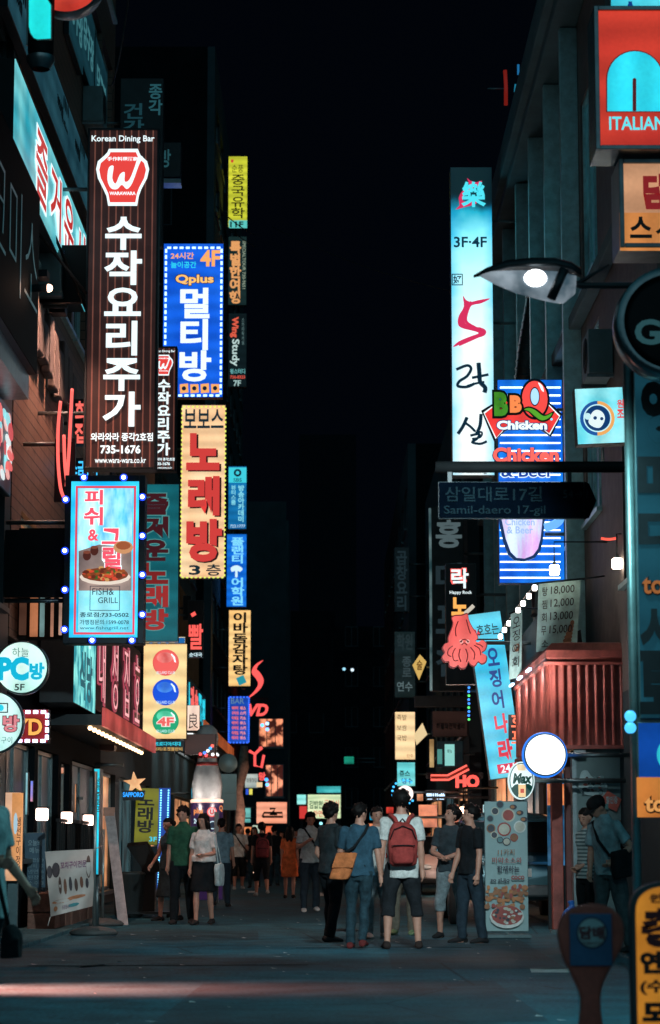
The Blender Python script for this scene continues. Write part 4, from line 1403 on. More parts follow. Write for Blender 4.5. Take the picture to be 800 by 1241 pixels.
# tall thin cyan sign edge-on, star sign, yellow standing lightbox
s = Sign('slim_sign', 'narrow bright cyan sign seen nearly edge-on beside the white banner', 'sign', (115, 932, 122.5, 1060), 33.5, .5, TEALM, emat('18d0e8', 1.1, '10a8c8', 1), nbr=1)
s.text('생맥주호프', (116, 942, 121.5, 985), INK, .01, True)
MB().cyl((0, 0, -1.3 + .5), (0, 0, .1), .03, STEEL).build('post', s.root)
MB().cyl((0, 0, -s.o.z + .05), (0, 0, .0), .035, STEEL).build('post', s.root)
s = Sign('star_sign', 'golden star sign over a small blue lettered panel', 'sign', (148, 935, 175, 969), 42, .2, body=False, wall=-4.2, nbr=1, brz=(.62,))
pts = []
for i in range(10):
    a = PI / 2 + i * PI / 5 + .1
    r_ = 14 if i % 2 == 0 else 5.5
    pts.append((163 + r_ * math.cos(a), 949 - r_ * math.sin(a)))
s.poly(pts, emat('ffc48c', 1.0, 'c88a58', 6), 'star', .12)
s.poly([(147, 958), (176, 958), (174, 970), (149, 970)], mat('unlit_sign_face', (.02, .03, .035), .5), 'panel', .08)
s.text('SAPPORO', (149, 960, 174, 966), emat('28a0ff', 1.3, sample=False), .03)
s = Sign('standing_sign', 'yellow standing karaoke lightbox framed in blue lights behind the trio', 'sign', (163, 955, 192, 1024), 43, .3, DARK, emat('7a7a1c', .9, '5c5c14', 1), wall=None, roll=R(2))
s.text('노래방', (167, 962, 186, 1010), INK, .03, True)
s.text('3F', (181, 1014, 190, 1020), CYAN, .01)
s.poly([(193, 955), (207, 955), (203, 1080), (190, 1080)], emat('1450b0', .9, '0c3484', 2), 'side_panel')
for k_ in range(2):
    m = MB()
    for i in range(40):
        x, z = s.loc(195.5 - i * .09 + k_ * 9 - k_ * i * .0, 958 + i * 3)
        m.box((x - .012, s.front - .05, z - .012), (x + .012, s.front - .03, z + .012), emat('7fe0ff', 2.5, sample=False))
    m.build('led_strip', s.root)
MB().box((-s.W / 2, -.1, -s.o.z + .04), (s.W / 2, .1, -.02), DARK).build('base', s.root)

# top left corner: red round sign cut by the frame and the cyan capsule lamp beneath it
s = round_sign('round_sign', 82, -22, 44, 20.5, 'red round lightbox cut off by the top edge at the upper left', emat('e8503c', .9, 'b83028', 2), LW)
cl = thing('capsule_lamp', 'glowing cyan capsule lamp with a black cap and steel ring, top left corner', 'lamp', P(49, 84, 20))
def CL(px, py):
    q = P(px, py, 20) - cl.location; return q
kx = 20 / F
zt = CL(49, -30).z
cx_ = 16.5 * kx
MB().lathe((0, 0, 0), [(cx_ * .5, CL(49, 76).z), (cx_ * .92, CL(49, 70).z), (cx_, CL(49, 62).z), (cx_, zt)], BLACK, 24).build('housing', cl)
MB().lathe((0, 0, 0), [(cx_ * .7, 0), (cx_ * 1.08, CL(49, 74).z), (cx_ * 1.08, CL(49, 69).z)], mat('steel_ring', (.4, .45, .46), .3, .9), 24, caps=False).build('ring', cl)
def lens(k):
    pts = [(37 + k, -20), (37 + k, 38), (39 + k, 46), (43 + k, 52), (48, 54 - k), (63.5 - k, 54 - k), (64 - k, 12), (61 - k, 5), (52, 1), (37 + k, 0)]
    pts = [(37 + k, 2), (37 + k, 38), (39 + k, 46), (43 + k, 52), (48, 54 - k), (64 - k, 53 - k), (64 - k, 12), (60 - k, 6), (52, 3 + k), (44, 1 + k)]
    return [(CL(*q).x, CL(*q).z) for q in pts]
MB().prism(lens(-.8), -cx_ - .012, -cx_ + .02, mat('lens_trim', (.5, .55, .5), .4)).build('lens_trim', cl)
MB().prism(lens(.6), -cx_ - .018, -cx_ - .0125, emat('1fe4e0', 1.1, '18d0d8', 2)).build('lens', cl)
MB().box((CL(33, 0).x, -.02, CL(33, 55).z), (CL(36, 0).x, .02, zt), mat('lens_side', (.3, .45, .45), .3)).build('side_strip', cl)
MB().cyl((0, 0, zt - .02), (LW - cl.location.x, 0, zt - .02), .03, STEEL, 8).build('bracket', cl)
# ------------------------------------------------------------------ signs on the right side
RW = 3.9
def shifted(s, px):
    return px
# tall white-cyan vertical sign
s = Sign('vertical_sign', 'tall white and cyan lightbox with brushed black and magenta characters', 'sign', (546.5, 206, 597, 578), 45, .4, TEALM,
         graded('brushed_cyan_film', 5.97, [(.05, 'f4ffff'), (.5, 'ecffff'), (.74, 'b8f8ff'), (.87, '7fe8f8'), (.945, '1fa8c4'), (.985, '06303c'), (1.05, '031418')], '1cc4e8'), wall=RW, nbr=3)
MAG = emat('d8305f', 1.0, sample=False)
BR = emat('0c2f44', .7, sample=False)
s.poly([(566, 216), (570, 219), (577, 221), (584, 219), (582, 224), (573, 228), (563, 236), (561, 244), (570, 243), (580, 240), (577, 247), (563, 251), (552, 254), (557, 249), (556, 240), (560, 232), (569, 226)], MAG, 'brush_stroke', sm=2)
s.text('樂', (559, 220, 589, 251), emat('4fe0f0', 1.1, sample=False), .03)
s.text('3F·4F', (550, 287, 590, 300), emat('0c3c54', .7, sample=False), .02)
s.outline((547.5, 332, 561, 346), .018, BR, 'seal')
s.text('好', (549, 334, 559.5, 344.5), BR, .02)
s.poly([(561, 359), (565, 364), (571, 366), (580, 364), (594, 362), (583, 368), (573, 370), (567, 376), (563, 390), (571, 396), (582, 397), (589, 401), (587, 407), (575, 411), (562, 416), (549, 421), (556, 414), (570, 408), (580, 404), (572, 401), (560, 398), (555, 393), (556, 383), (562, 372)], MAG, 'brush_stroke', sm=3)
s.stroke([(571, 366), (566, 378), (565, 390), (577, 398), (587, 403), (574, 410), (556, 418)], .032, MAG, 'brush_stroke', .012, 4)
s.stroke([(553, 448), (566, 443), (571, 447), (566, 456), (557, 462), (555, 468), (566, 469), (575, 465)], .03, BR, 'brush_stroke', .01, 4)
s.stroke([(580, 440), (581, 452), (582, 463), (588, 470), (587, 476)], .045, BR, 'brush_stroke', .01, 4)
s.stroke([(572, 458), (582, 456), (592, 454)], .028, BR, 'brush_stroke', .01, 3)
s.stroke([(566, 468), (576, 465), (587, 463)], .024, BR, 'brush_stroke', .01, 3)
s.stroke([(566, 506), (561, 517), (555, 526)], .035, BR, 'brush_stroke', .01, 4)
s.stroke([(563, 512), (570, 517), (576, 523)], .026, BR, 'brush_stroke', .01, 4)
s.stroke([(583, 502), (582, 515), (579, 523)], .035, BR, 'brush_stroke', .01, 4)
s.stroke([(570, 528), (581, 526), (578, 532), (572, 536), (582, 538), (590, 535)], .026, BR, 'brush_stroke', .01, 4)
s.stroke([(576, 524), (584, 524), (582, 530), (572, 532)], .02, BR, 'brush_stroke', .01, 4)
s.text('noraebang', (552, 571, 590, 575), BR, .01)

# chicken and beer panel
CB = Sign('tube_panel', 'blue panel of horizontal white light tubes behind the chicken sign and beer mug', 'sign', (603, 462, 682, 708), 38, .3, mat('blue_panel', (.02, .07, .16), .4),
          emat('0a54d0', .9, '1a86f0', 1.5), wall=RW, nbr=2)
TUBE = emat('d8f0ff', 3.2)
yy = 470
while yy < 706:
    CB.stroke([(606, yy), (679, yy)], .013, TUBE, 'light_tube', .03, n=6)
    yy += 9.6
CB.layer = 14
CB.text('Chicken', (596, 543, 678, 562), emat('123a6a', .7, sample=False), .08, label=None)
CB.text('Chicken', (597, 543, 677, 561), emat('ff6a60', 1.1, sample=False), .045)
CB.text('& Beer', (606, 564, 672, 580), WHT, .06)
CB.text('& Beer', (607, 565, 671, 579), emat('1848b0', .9, sample=False), .02)
s = Sign('chicken_sign', 'red chicken restaurant sign with green and orange letters on an arched ribbon', 'sign', (585, 460, 680, 532), 37.4, .2, body=False, wall=RW, nbr=1)
def arch(k):
    return [(585 + k, 499 + k), (600, 489 + k), (615, 482 + k), (640, 480 + k), (660, 484 + k), (680 - k, 503 + k * .8), (667 - k * .6, 528 - k), (655, 519 - k), (640, 514 - k), (625, 515 - k), (612, 521 - k), (600 + k * .6, 533 - k)]
s.poly(arch(-1.5), emat('06121e', .5), 'ribbon_edge', .06)
s.poly(arch(1), WHT, 'ribbon_border')
s.poly(arch(2.4), emat('e8403c', 1.1, 'd8302e', 3), 'ribbon')
s.text('Chicken', (601, 509, 664, 522), emat('123a80', .8, sample=False), .1)
s.text('Chicken', (602, 510, 663, 521), WHT, .045)
s.disc(648, 484, 18, emat('06121e', .5), 'letter_edge', ry=25)
s.disc(648, 484, 15.5, emat('ec4a44', 1.15), 'letter', ry=22)
s.disc(648, 481, 6, emat('06121e', .5), 'letter_edge', ry=11.5)
s.disc(648, 481, 5, emat('a8d8ff', 1.2), 'letter_eye', ry=10)
s.poly([(652, 464), (657, 468), (659, 475), (656.5, 474), (654, 469)], WHT, 'highlight', sm=3)
s.poly([(632, 497), (640, 493), (650, 496), (660, 503), (668, 500), (672, 499), (666, 509), (656, 512), (646, 506), (640, 500)], emat('06140c', .5), 'letter_edge', sm=3)
s.poly([(635, 497), (641, 495), (649, 498), (659, 505), (669, 501), (665, 507), (656, 510), (647, 504), (641, 499)], emat('58a82c', 1.0), 'letter_tail', sm=3)
s.text('B', (596, 473, 618, 508), emat('04100c', .5), .12); s.text('B', (615, 477, 635, 504), emat('04100c', .5), .12)
s.text('B', (598.5, 476, 615.5, 505), emat('4a9c2c', 1.0, '3a8020', 4), .07); s.text('B', (617.5, 480, 632, 501), emat('f4884c', 1.1), .07)
s.disc(668, 509, 1.5, emat('7fe0ff', 1.2), 'dot')
s = Sign('mug_sign', 'big lit beer mug shape with lilac glow on the blue tube panel', 'sign', (600, 612, 664, 682), 37.5, .2, body=False, wall=RW, nbr=1)
mug = [(601, 600), (662, 600), (661, 625), (658, 655), (655, 668), (648, 676), (636, 680), (624, 679), (616, 672), (610, 655), (604, 625)]
s.poly(mug, emat('1a3c70', .7), 'mug_edge', .1)
s.poly([(604, 600), (659, 600), (658, 625), (655, 653), (652, 665), (646, 673), (636, 677), (626, 676), (619, 669), (613, 653), (607, 625)], emat('cfe0ff', 1.15, 'd8a8e8', 4, stretch=(1.6, 1, .3), lo=.45, hi=.65), 'mug')
s.stroke([(660, 640), (672, 636), (679, 628), (679, 612), (672, 600)], .07, emat('6fb4f4', 1.1), 'handle', .05, 4)
s.text('Chicken', (612, 628, 648, 637), emat('a8c4f4', 1.0, sample=False), .02)
s.text('& Beer', (614, 638, 646, 647), emat('a8c4f4', 1.0, sample=False), .02)

# square lightbox with a round emblem
s = Sign('square_sign', 'square pale cyan lightbox with an orange and blue ring emblem', 'sign', (698, 472, 757, 540), 27, .25, DARK, emat('5fd4e4', 1.0, 'a8f0f4', 3), wall=RW, nbr=1, roll=R(-2.5))
s.disc(724, 507, 21, emat('f0a85c', 1.0), 'emblem'); s.poly([(724 + 21 * math.cos(a), 507 - 21 * math.sin(a)) for a in [PI * .5 + i * PI / 16 for i in range(17)]], emat('1a5aa8', .9), 'emblem')
s.disc(724, 507, 17, emat('c8f4f8', 1.0), 'emblem'); s.disc(724, 507, 15.5, emat('0c3c74', .9), 'emblem')
s.poly([(713, 512), (717, 501), (723, 497), (730, 500), (733, 508), (728, 518), (720, 518)], emat('e8f8f8', 1.0), 'emblem', sm=3)
s.disc(712, 505, 4, emat('c8f0f4', 1.0), 'emblem'); s.disc(721, 507, 2.2, emat('0c3c74', .9), 'emblem'); s.disc(729, 508, 2, emat('0c3c74', .9), 'emblem')
s.text('원', (747, 485, 756, 495), emat('e04a50', 1.0, sample=False), .03)
s.text('조', (747, 497, 756, 507), emat('e04a50', 1.0, sample=False), .03)

# near right: three stacked projecting signs, a round black one, the long post banner
s = Sign('restaurant_sign', 'large red lightbox with a cyan arch, its left edge catching reflections', 'sign', (721, 24, 830, 188), 20, .5, mat('brushed_steel', (.25, .32, .34), .25, .9), emat('d8402e', .85, 'b82c24', 1.0), wall=RW, frame=.03)
AR = emat('2fdcf0', 1.0, '1fc8e8', 2)
def archp(x0, x1, yb, yt):
    c = (x0 + x1) / 2
    r_ = (x1 - x0) / 2
    return [(x0, yb)] + [(c - r_ * math.cos(PI * i / 16), yt + r_ - r_ * math.sin(PI * i / 16)) for i in range(17)] + [(x1, yb)]
s.poly(archp(734.5, 804.5, 136, 61), emat('5a1418', .8), 'emblem_edge')
s.poly(archp(736, 803, 135, 62.5), AR, 'emblem')
s.poly(archp(766.5, 771, 135, 95), emat('5a1418', .8), 'emblem_slot')
s.text('ITALIAN', (738, 142, 806, 158), emat('5fe8f4', 1.0, sample=False), .015)
s = Sign('restaurant_sign', 'cyan lightbox cut by the top edge above the red arch sign', 'sign', (736, -60, 830, 21), 20.4, .4, TEALM, emat('1fb4d0', 1.0, '58dcec', 1), wall=RW)
s.text('스', (752, 2, 776, 20), emat('0a3c8c', .8, sample=False), .04)
s.text('지', (782, 6, 806, 24), emat('0a3c8c', .8, sample=False), .04)
s = Sign('restaurant_sign', 'orange and cream lightbox below the red arch sign', 'sign', (750, 208, 830, 306), 20.2, .55, TEALM, emat('d8a078', .85, 'b07a58', 1.0), wall=RW, frame=.03)
s.rect((750.6, 258, 829, 304), emat('c87a3c', .85, 'd88c4c', 1.5), 'panel')
s.text('담', (779, 211, 810, 254), emat('8a1c20', .85, sample=False), .06)
s.text('스', (763, 263, 790, 289), INK, .03); s.text('시', (794, 263, 820, 289), INK, .03)
s = round_sign('round_sign', 811, 395, 61, 17, 'round black sign with dim serif letters overhanging the right edge', mat('black_gloss_panel', (.008, .01, .012), .35, spec=.12), RW)
s.text('GI', (769, 387, 812, 418), emat('2f5a60', .6, sample=False), .03)
MB().lathe((0, -.0, s.H / 2), [(s.W / 2 - .02, .15), (s.W / 2 + .035, .16), (s.W / 2 + .045, .0), (s.W / 2 + .035, -.13)], mat('brushed_steel', (.25, .32, .34), .25, .9), 44, 'Y', False).build('rim', s.root)
MB().box((.3, -.02, .3), (RW - s.o.x, .05, .4), STEEL).build('bracket', s.root)
s = Sign('post_banner', 'long grey-blue vertical sign on a steel post with large black Hangul at the right edge', 'sign', (770, 446, 835, 872), 18, .2, TEALM, emat('164452', .75, '103846', 1.0))
for t, bx in (('영', (776, 458, 822, 538)), ('미', (772, 548, 818, 612)), ('디', (773, 618, 820, 672))):
    s.text(t, bx, INK, .06)
s.text('to', (777, 698, 806, 722), INK, .08); s.text('to', (778, 700, 804, 720), emat('a05a2c', .8, sample=False), .02)
s.text('스', (774, 738, 812, 802), INK, .05)
s.text('토', (774, 798, 818, 866), INK, .06)
m = MB(); zt = 1.2
m.cyl((-s.W / 2 - .035, 0, -s.o.z), (-s.W / 2 - .035, 0, s.H + .05), .035, mat('galvanised_post', (.3, .36, .36), .35, .8), 14)
m.cyl((s.W / 2 + .035, 0, -s.o.z), (s.W / 2 + .035, 0, s.H + .05), .035, mat('galvanised_post', (.3, .36, .36), .35, .8), 14)
m.build('post', s.root)
s2 = Sign('brand_sign', 'blue over orange lightbox hung below the grey-blue vertical sign', 'sign', (771, 876, 835, 991), 18, .25, TEALM, emat('0a4aa8', .75, '0c3f94', 1))
s2.rect((771.5, 942, 834, 990.5), emat('d8843c', .8, 'c07030', 1.5), 'panel')
s2.disc(808, 915, 12, emat('2fc0d0', .9), 'emblem', ry=17)
s2.text('to', (780, 964, 808, 986), INK, .09); s2.text('to', (781, 966, 806, 984), emat('e8a058', .9, sample=False), .03)
MB().box((-s2.W / 2, -.05, s2.H + .002), (s2.W / 2, .05, s2.H + .04), STEEL).build('bracket', s2.root)
for cy in (868, 882):
    p = P(764, cy, 17.7)
    l = thing('lens_lamp', 'small round blue-lit lens on the steel post, %s of two' % ('upper' if cy == 868 else 'lower'), 'lamp', p, 0, 'small lenses on the steel post')
    MB().lathe((0, 0, 0), [(.03, -.05), (.048, -.03), (.05, .0)], DARK, 18, 'Y').build('housing', l)
    MB().ell((0, -.0, 0), (.045, .03, .045), emat('4fc0ff', 1.4, sample=False), 12, 8).build('lens', l)

# street lamp: boat-shaped head on an arm
lp = thing('street_lamp', 'boat-shaped street lamp with a glowing bulb on an arm from the right', 'street lamp', P(640, 345, 17))
o = lp.location
sc_ = 17 / F
HD = mat('lamp_head_metal', (.035, .045, .05), .4, .6)
m = MB()
def L3(px, py, dy=0):
    p = P(px, py, 17 + dy); return p - o
# upper shell: spine of elliptical stations from the pointed nose to the neck
st_ = [(574, 329, .01, .01), (590, 324, .05, .035), (615, 319, .10, .06), (645, 318, .125, .07), (672, 318, .12, .07), (692, 321, .085, .06), (704, 327, .04, .05)]
rg = []
for px, py, hw, hh in st_:
    c = L3(px, py + 6)
    rg.append([Vector((c.x, hw * math.cos(2 * PI * q / 14), c.z + max(-.012, hh * math.sin(2 * PI * q / 14)))) for q in range(14)])
m.loft(rg, HD)
m.build('head_shell', lp)
m = MB()
low_ = [(578, 331, 333), (600, 331, 344), (625, 332, 354), (650, 332, 361), (672, 333, 366), (683, 336, 367), (697, 338, 356)]
for sgn in (-1, 1):
    pass
rg = []
for px, ya, yb in low_:
    a, c = L3(px, ya), L3(px, yb)
    hw = .11 * min(1, (px - 570) / 50) * min(1, (710 - px) / 20 + .3)
    rg.append([Vector((a.x, -hw, a.z)), Vector((a.x, -hw * .75, (a.z + c.z) / 2)), Vector((c.x, -hw * .3, c.z)), Vector((c.x, hw * .3, c.z)), Vector((a.x, hw * .75, (a.z + c.z) / 2)), Vector((a.x, hw, a.z))])
m.loft(rg, emat('b8c8d4', .55, '4a6270', 5, sample=False))
m.build('diffuser', lp)
MB().ell(L3(649, 337, -.1), (.085, .05, .065), emat('f8fcff', 5), 14, 9).build('bulb', lp)
m = MB(); m.tube([L3(668, 362, -.13), L3(684, 326, -.13)], .035, HD, 8); m.build('strut', lp)
m = MB(); m.tube([L3(690, 342), L3(705, 346), L3(740, 346), L3(850, 345)], .026, HD, 10).tube([L3(700, 344), L3(716, 334), L3(738, 321)], [.018, .014, .008], HD, 8)
m.build('arm', lp)
pm_ = MB(); pm_.cyl((L3(850, 345).x, 0, L3(850, 345).z + .1), (L3(850, 345).x, 0, -o.z), .07, HD, 14); pm_.build('pole', lp)
lamp('SPOT', 'street_lamp_light', L3(652, 372) + o, 520, (.38, .95, 1), .12, L3(652, 372) + o + Vector((-.9, 1.6, -5)), lp, 124, .7)
lamp('SPOT', 'street_lamp_beam', L3(652, 372) + o, 4300, (.78, .97, 1), .12, (-.8, 32, 1.0), lp, 38, .7)

# street name sign on its arm
s = Sign('street_sign', 'dark blue street name sign with an arrow end, hanging below a long arm', 'street sign', (531, 584, 708, 629), 22, .06, mat('sign_edge', (.01, .022, .028), .5), mat('street_sign_blue', (.0006, .0018, .004), .8, spec=0))
s.poly([(708, 583.5), (714, 586), (723, 607), (714, 628), (708, 629.5)], mat('street_sign_blue', (.0006, .0018, .004), .8, spec=0), 'arrow_end')
s.text('삼일대로17길', (539, 590, 657, 608), mat('street_sign_letters', (.005, .012, .016), .8, spec=0), .01)
s.text('54→1', (682, 594, 712, 604), mat('street_sign_letters', (.005, .012, .016), .8, spec=0), .005)
s.text('Samil-daero 17-gil', (538, 613, 661, 626), mat('street_sign_letters', (.005, .012, .016), .8, spec=0), .01)
m = MB()
a, c = P(528, 566, 22) - s.o, P(860, 566, 22) - s.o
m.tube([(a.x, .0, a.z), (c.x, .0, c.z)], .055, BLACK, 10)
for px in (545, 690):
    q = P(px, 575, 22) - s.o
    m.box((q.x - .02, -.02, s.H - .01), (q.x + .02, .02, a.z), DARK)
m.build('arm', s.root)
MB().cyl((c.x, 0, -s.o.z), (c.x, 0, c.z + .3), .08, DARK, 14).build('pole', s.root)

# middle right cluster
s = Sign('dark_sign', 'tall dark vertical sign with grey Hangul behind the squid', 'sign', (521, 615, 562, 838), 55, .4, mat('sign_edge', (.01, .022, .028), .5), mat('unlit_sign_face2', (.035, .045, .05), .5), wall=3.9, nbr=2)
for i, ch in enumerate('홍대포집'):
    s.text(ch, (528, 630 + i * 52, 560, 664 + i * 52), emat('5a6c70' if i == 0 else '26343a', .7, sample=False), .03)
s.stroke([(521, 616), (522, 700), (522.5, 837)], .03, emat('7f9a9c', .7, '2a4a50', 2, sample=False), 'edge_strip', .0)
s = Sign('rock_sign', 'black vertical sign with red-edged white syllable and orange lettering behind the squid', 'sign', (540, 684, 577, 830), 48, .3, TEALM, emat('05080a', .5), wall=3.9, nbr=2)
s.text('락', (546, 688, 569, 714), LRED, .09); s.text('락', (547, 689, 568, 713), WHT, .02)
s.text('Happy Rock', (545, 716, 572, 721), WHT, .01)
s.text('노', (547, 724, 567, 746), emat('ffb25a', 1.1, sample=False), .05)
s.stroke([(563, 744), (570, 738), (574, 734)], .04, emat('d8d0c0', .9, sample=False), 'brush_stroke', .01)
s.text('래방', (548, 750, 566, 800), emat('ffb25a', 1.0, sample=False), .05, True)
# squid-shaped sign
sq = Sign('squid_sign', 'glowing coral red squid-shaped sign with curling tentacles', 'sign', (537, 746, 592, 812), 37.6, .16, body=False, wall=RW, nbr=1)
def S_(x, y):
    return (537 + (x - 178) * .415, 745 + (y - 300) * .44)
sqp = [(204, 309), (214, 304), (232, 303), (249, 299), (253, 316), (262, 334), (273, 350), (279, 364), (272, 372), (280, 376), (292, 370), (304, 380), (300, 396), (290, 404), (303, 412), (302, 428), (290, 434), (280, 428), (270, 440), (258, 436), (252, 428), (244, 444), (230, 446), (222, 438), (212, 444), (198, 440), (196, 428), (184, 428), (176, 416), (184, 404), (178, 392), (184, 380), (194, 376), (194, 364), (199, 350), (205, 336), (208, 322)]
sq.poly([(563 + (S_(x, y)[0] - 563) * 1.05, 777 + (S_(x, y)[1] - 777) * 1.05) for x, y in sqp], emat('7a1c20', .7), 'squid_edge', .12, 3)
sq.poly([S_(x, y) for x, y in sqp], emat('ee6660', 1.0, 'e05450', 3), 'squid', .03, 3)
DL = emat('6a1a20', .7, sample=False)
for pts in ([(222, 318), (214, 340), (216, 360)], [(246, 314), (252, 336), (258, 352)], [(226, 376), (240, 368), (254, 376)], [(232, 384), (240, 378), (248, 384)], [(206, 386), (194, 396), (192, 410), (202, 416)], [(214, 392), (206, 408), (210, 426), (222, 426)], [(228, 394), (224, 412), (230, 430)], [(244, 394), (250, 412), (246, 430)], [(258, 390), (270, 406), (268, 424)], [(268, 384), (284, 394), (288, 412)], [(274, 380), (288, 384), (294, 390)]):
    sq.stroke([S_(x, y) for x, y in pts], .009, DL, 'outline_groove', .02, 4, 6)
for x, y in ((231, 374), (250, 374)):
    sq.disc(S_(x, y)[0], S_(x, y)[1], 2.4, emat('ffb8b0', .9, sample=False), 'eye'); sq.disc(S_(x, y)[0], S_(x, y)[1], 1.2, DL, 'eye')
# leaning cyan banner sign
s = Sign('leaning_sign', 'bright cyan lightbox leaning to the left with red lettering below the squid', 'sign', (592, 742, 633, 943), 39, .35, TEALM, emat('1fb8e0', 1.0, '7fe4f4', 1.2, stretch=(1, 1, .6)), wall=RW, roll=R(-7.5))
RF = emat('e0384c', 1.0, sample=False)
s.text('24', (574, 763, 582, 771), RF, .03)
s.text('호호는', (577, 758, 605, 768), INK, .01)
s.poly([(571, 774), (610, 774), (610, 776), (571, 776)], INK, 'bar')
for i, ch in enumerate('오징어'):
    s.text(ch, (589 + i * 2.8, 786 + i * 26, 606 + i * 2.8, 806 + i * 26), emat('0c3a8c', .9, sample=False), .03)
s.text('나', (598, 866, 617, 888), RF, .04)
s.text('라', (602, 897, 623, 921), RF, .05)
s.poly([(602, 927), (631, 923), (632, 935), (604, 938)], emat('e0405c', 1.0), 'badge'); s.text('24시', (606, 926, 629, 935), WHT, .02)
# price banners on poles
def hanging(name, label, corners, d, m_, wob=.05, group=None):
    p = [P(x, y, d) for x, y in corners]                 # tl, tr, br, bl
    c = (p[2] + p[3]) / 2
    r_ = thing(name, label, 'banner', c, 0, group)
    mb = MB()
    nu, nv = 14, 18
    vs = []
    def pt(u, v, off=0):
        q = (p[0].lerp(p[1], u)).lerp(p[3].lerp(p[2], u), v) - c
        w = wob * v * math.sin(u * 7 + v * 3) + wob * .4 * math.sin(v * 9 + u * 2)
        return q + Vector((0, w + off, 0))
    for sgn in (-.004, .004):
        o_ = [pt(i / nu, j / nv, sgn) for j in range(nv + 1) for i in range(nu + 1)]
        fs = [(j * (nu + 1) + i, j * (nu + 1) + i + 1, (j + 1) * (nu + 1) + i + 1, (j + 1) * (nu + 1) + i) for j in range(nv) for i in range(nu)]
        if sgn > 0:
            fs = [f[::-1] for f in fs]
        else:
            fs = [f for f in fs]
        mb.add(o_, fs, m_, True)
    mb.build('cloth', r_)
    def put(t, box, mm, bold=0.0, turn=0, nm='lettering'):
        vs, fs = glyph(t, bold)
        xs = [v[0] for v in vs]; ys = [v[1] for v in vs]
        a0, a1, b0, b1 = min(xs), max(xs), min(ys), max(ys)
        out = []
        for x, y, z in vs:
            u = box[0] + (box[2] - box[0]) * (x - a0) / (a1 - a0)
            v = box[3] - (box[3] - box[1]) * (y - b0) / (b1 - b0)
            out.append(pt(u, v, -.012 + z * .1 * -1))
        MB().add(out, fs, mm).build(nm, r_)
    def dots(items, nm='picture'):
        q = MB()
        for i, (u, v, ru, rv, mm) in enumerate(items):
            q.add([pt(u + ru * math.cos(2 * PI * k / 12), v + rv * math.sin(2 * PI * k / 12), -.009 - i * .0004) for k in range(12)], [tuple(range(12))], mm)
        q.build(nm, r_)
    return r_, put, dots
BAN = mat('pale_teal_banner', (.42, .7, .7), .8)
INKB = mat('banner_ink', (.02, .02, .025), .7)
r_, put, dots = hanging('price_banner', 'pale teal price banner with handwritten prices above the red awning', [(653, 706), (704, 702), (699, 786), (650, 790)], 33, BAN)
for i, t in enumerate(('18,000', '12,000', '13,000', '15,000')):
    put(t, (.3, .07 + i * .19, .86, .2 + i * .19), INKB, .0)
    put('탕찜회무'[i], (.1, .07 + i * .19, .22, .2 + i * .19), INKB, .0)
put('소', (.12, .84, .28, .94), INKB)
dots([(.86 - i * .02, .62 + i * .05, .05 + i * .012, .04, mat('banner_picture', (.3, .14, .08), .8)) for i in range(7)] + [(.8, .95, .14, .06, mat('banner_picture2', (.03, .06, .08), .8))])
MB().tube([(P(648, 707, 33) - r_.location) , (P(709, 701, 33) - r_.location)], .012, DARK, 8).build('rod', r_)
MB().tube([P(706, 702, 33.0) - r_.location, Vector((RW - r_.location.x, .0, P(706, 698, 33).z - r_.location.z))], .012, DARK, 8).build('rod', r_)
r_, put, dots = hanging('price_banner', 'narrow pale teal banner with a column of lettering beside the string of lamps', [(619, 744), (633, 738), (632, 820), (617, 824)], 36, BAN, .03)
for i, ch in enumerate('오징어회'):
    put(ch, (.2, .08 + i * .2, .8, .24 + i * .2), INKB, .0)
dots([(.6, .55, .25, .06, mat('banner_picture', (.3, .14, .08), .8))])
MB().tube([P(617, 744, 36) - r_.location, P(636, 737, 36) - r_.location, Vector((RW - r_.location.x, .3, P(636, 737, 36).z - r_.location.z))], .012, DARK, 8).build('rod', r_)

# string of lamps
for i, (x, y) in enumerate(((648, 712), (641, 722), (634, 731), (628, 739), (622.5, 747), (617, 755), (611.5, 763), (606.5, 771), (602, 778), (598, 784))):
    d = 33.2 + i * .75
    p = P(x, y, d)
    l = thing('string_lamp', 'small white cube lantern, number %s along the slanting string from its top end' % ('first second third fourth fifth sixth seventh eighth ninth tenth'.split()[i]), 'lamp', p, 0, 'lanterns on the slanting string')
    MB().box((-.034, -.034, -.045), (.034, .034, .034), emat('fff4e4', 9)).build('lantern', l, .015)
    MB().box((-.02, -.02, .036), (.02, .02, .06), DARK).build('cap', l)
pts = [P(x, y - 5, 33.2 + i * .75) for i, (x, y) in enumerate(((648, 712), (641, 722), (634, 731), (628, 739), (622.5, 747), (617, 755), (611.5, 763), (606.5, 771), (602, 778), (598, 784)))]
o_ = MB().tube(pts, .01, CAB, 6).build('lamp_string'); tag(o_, 'black cord carrying the row of small white lanterns', 'cable')
for i, (x, y, d) in enumerate(((672, 691, 32.6), (748, 683, 31))):
    l = thing('wall_lantern', ['white lantern beside the bottom of the blue tube panel', 'white lantern hanging in the dark window above the red awning'][i], 'lamp', P(x, y, d), 0)
    MB().box((-.065, -.06, -.07), (.065, .06, .07), emat('ffe8cc', 15)).build('lantern', l, .02)
    MB().box((-.02, -.02, .071), (.02, .02, .12), DARK).build('cap', l)
    MB().tube([(0, 0, .12), (0, 0, .4), (RW - l.location.x, 0, .4)], .01, DARK, 6).build('bracket', l)
s = Sign('neon_sign', 'short strip of red neon high in the dark window above the red awning', 'neon sign', (728, 650, 746, 656), 31.5, .1, body=False, wall=RW, nbr=1)
s.stroke([(728, 653), (734, 654), (740, 654), (746, 653)], .018, emat('ff5a48', 1.3), sm=3)
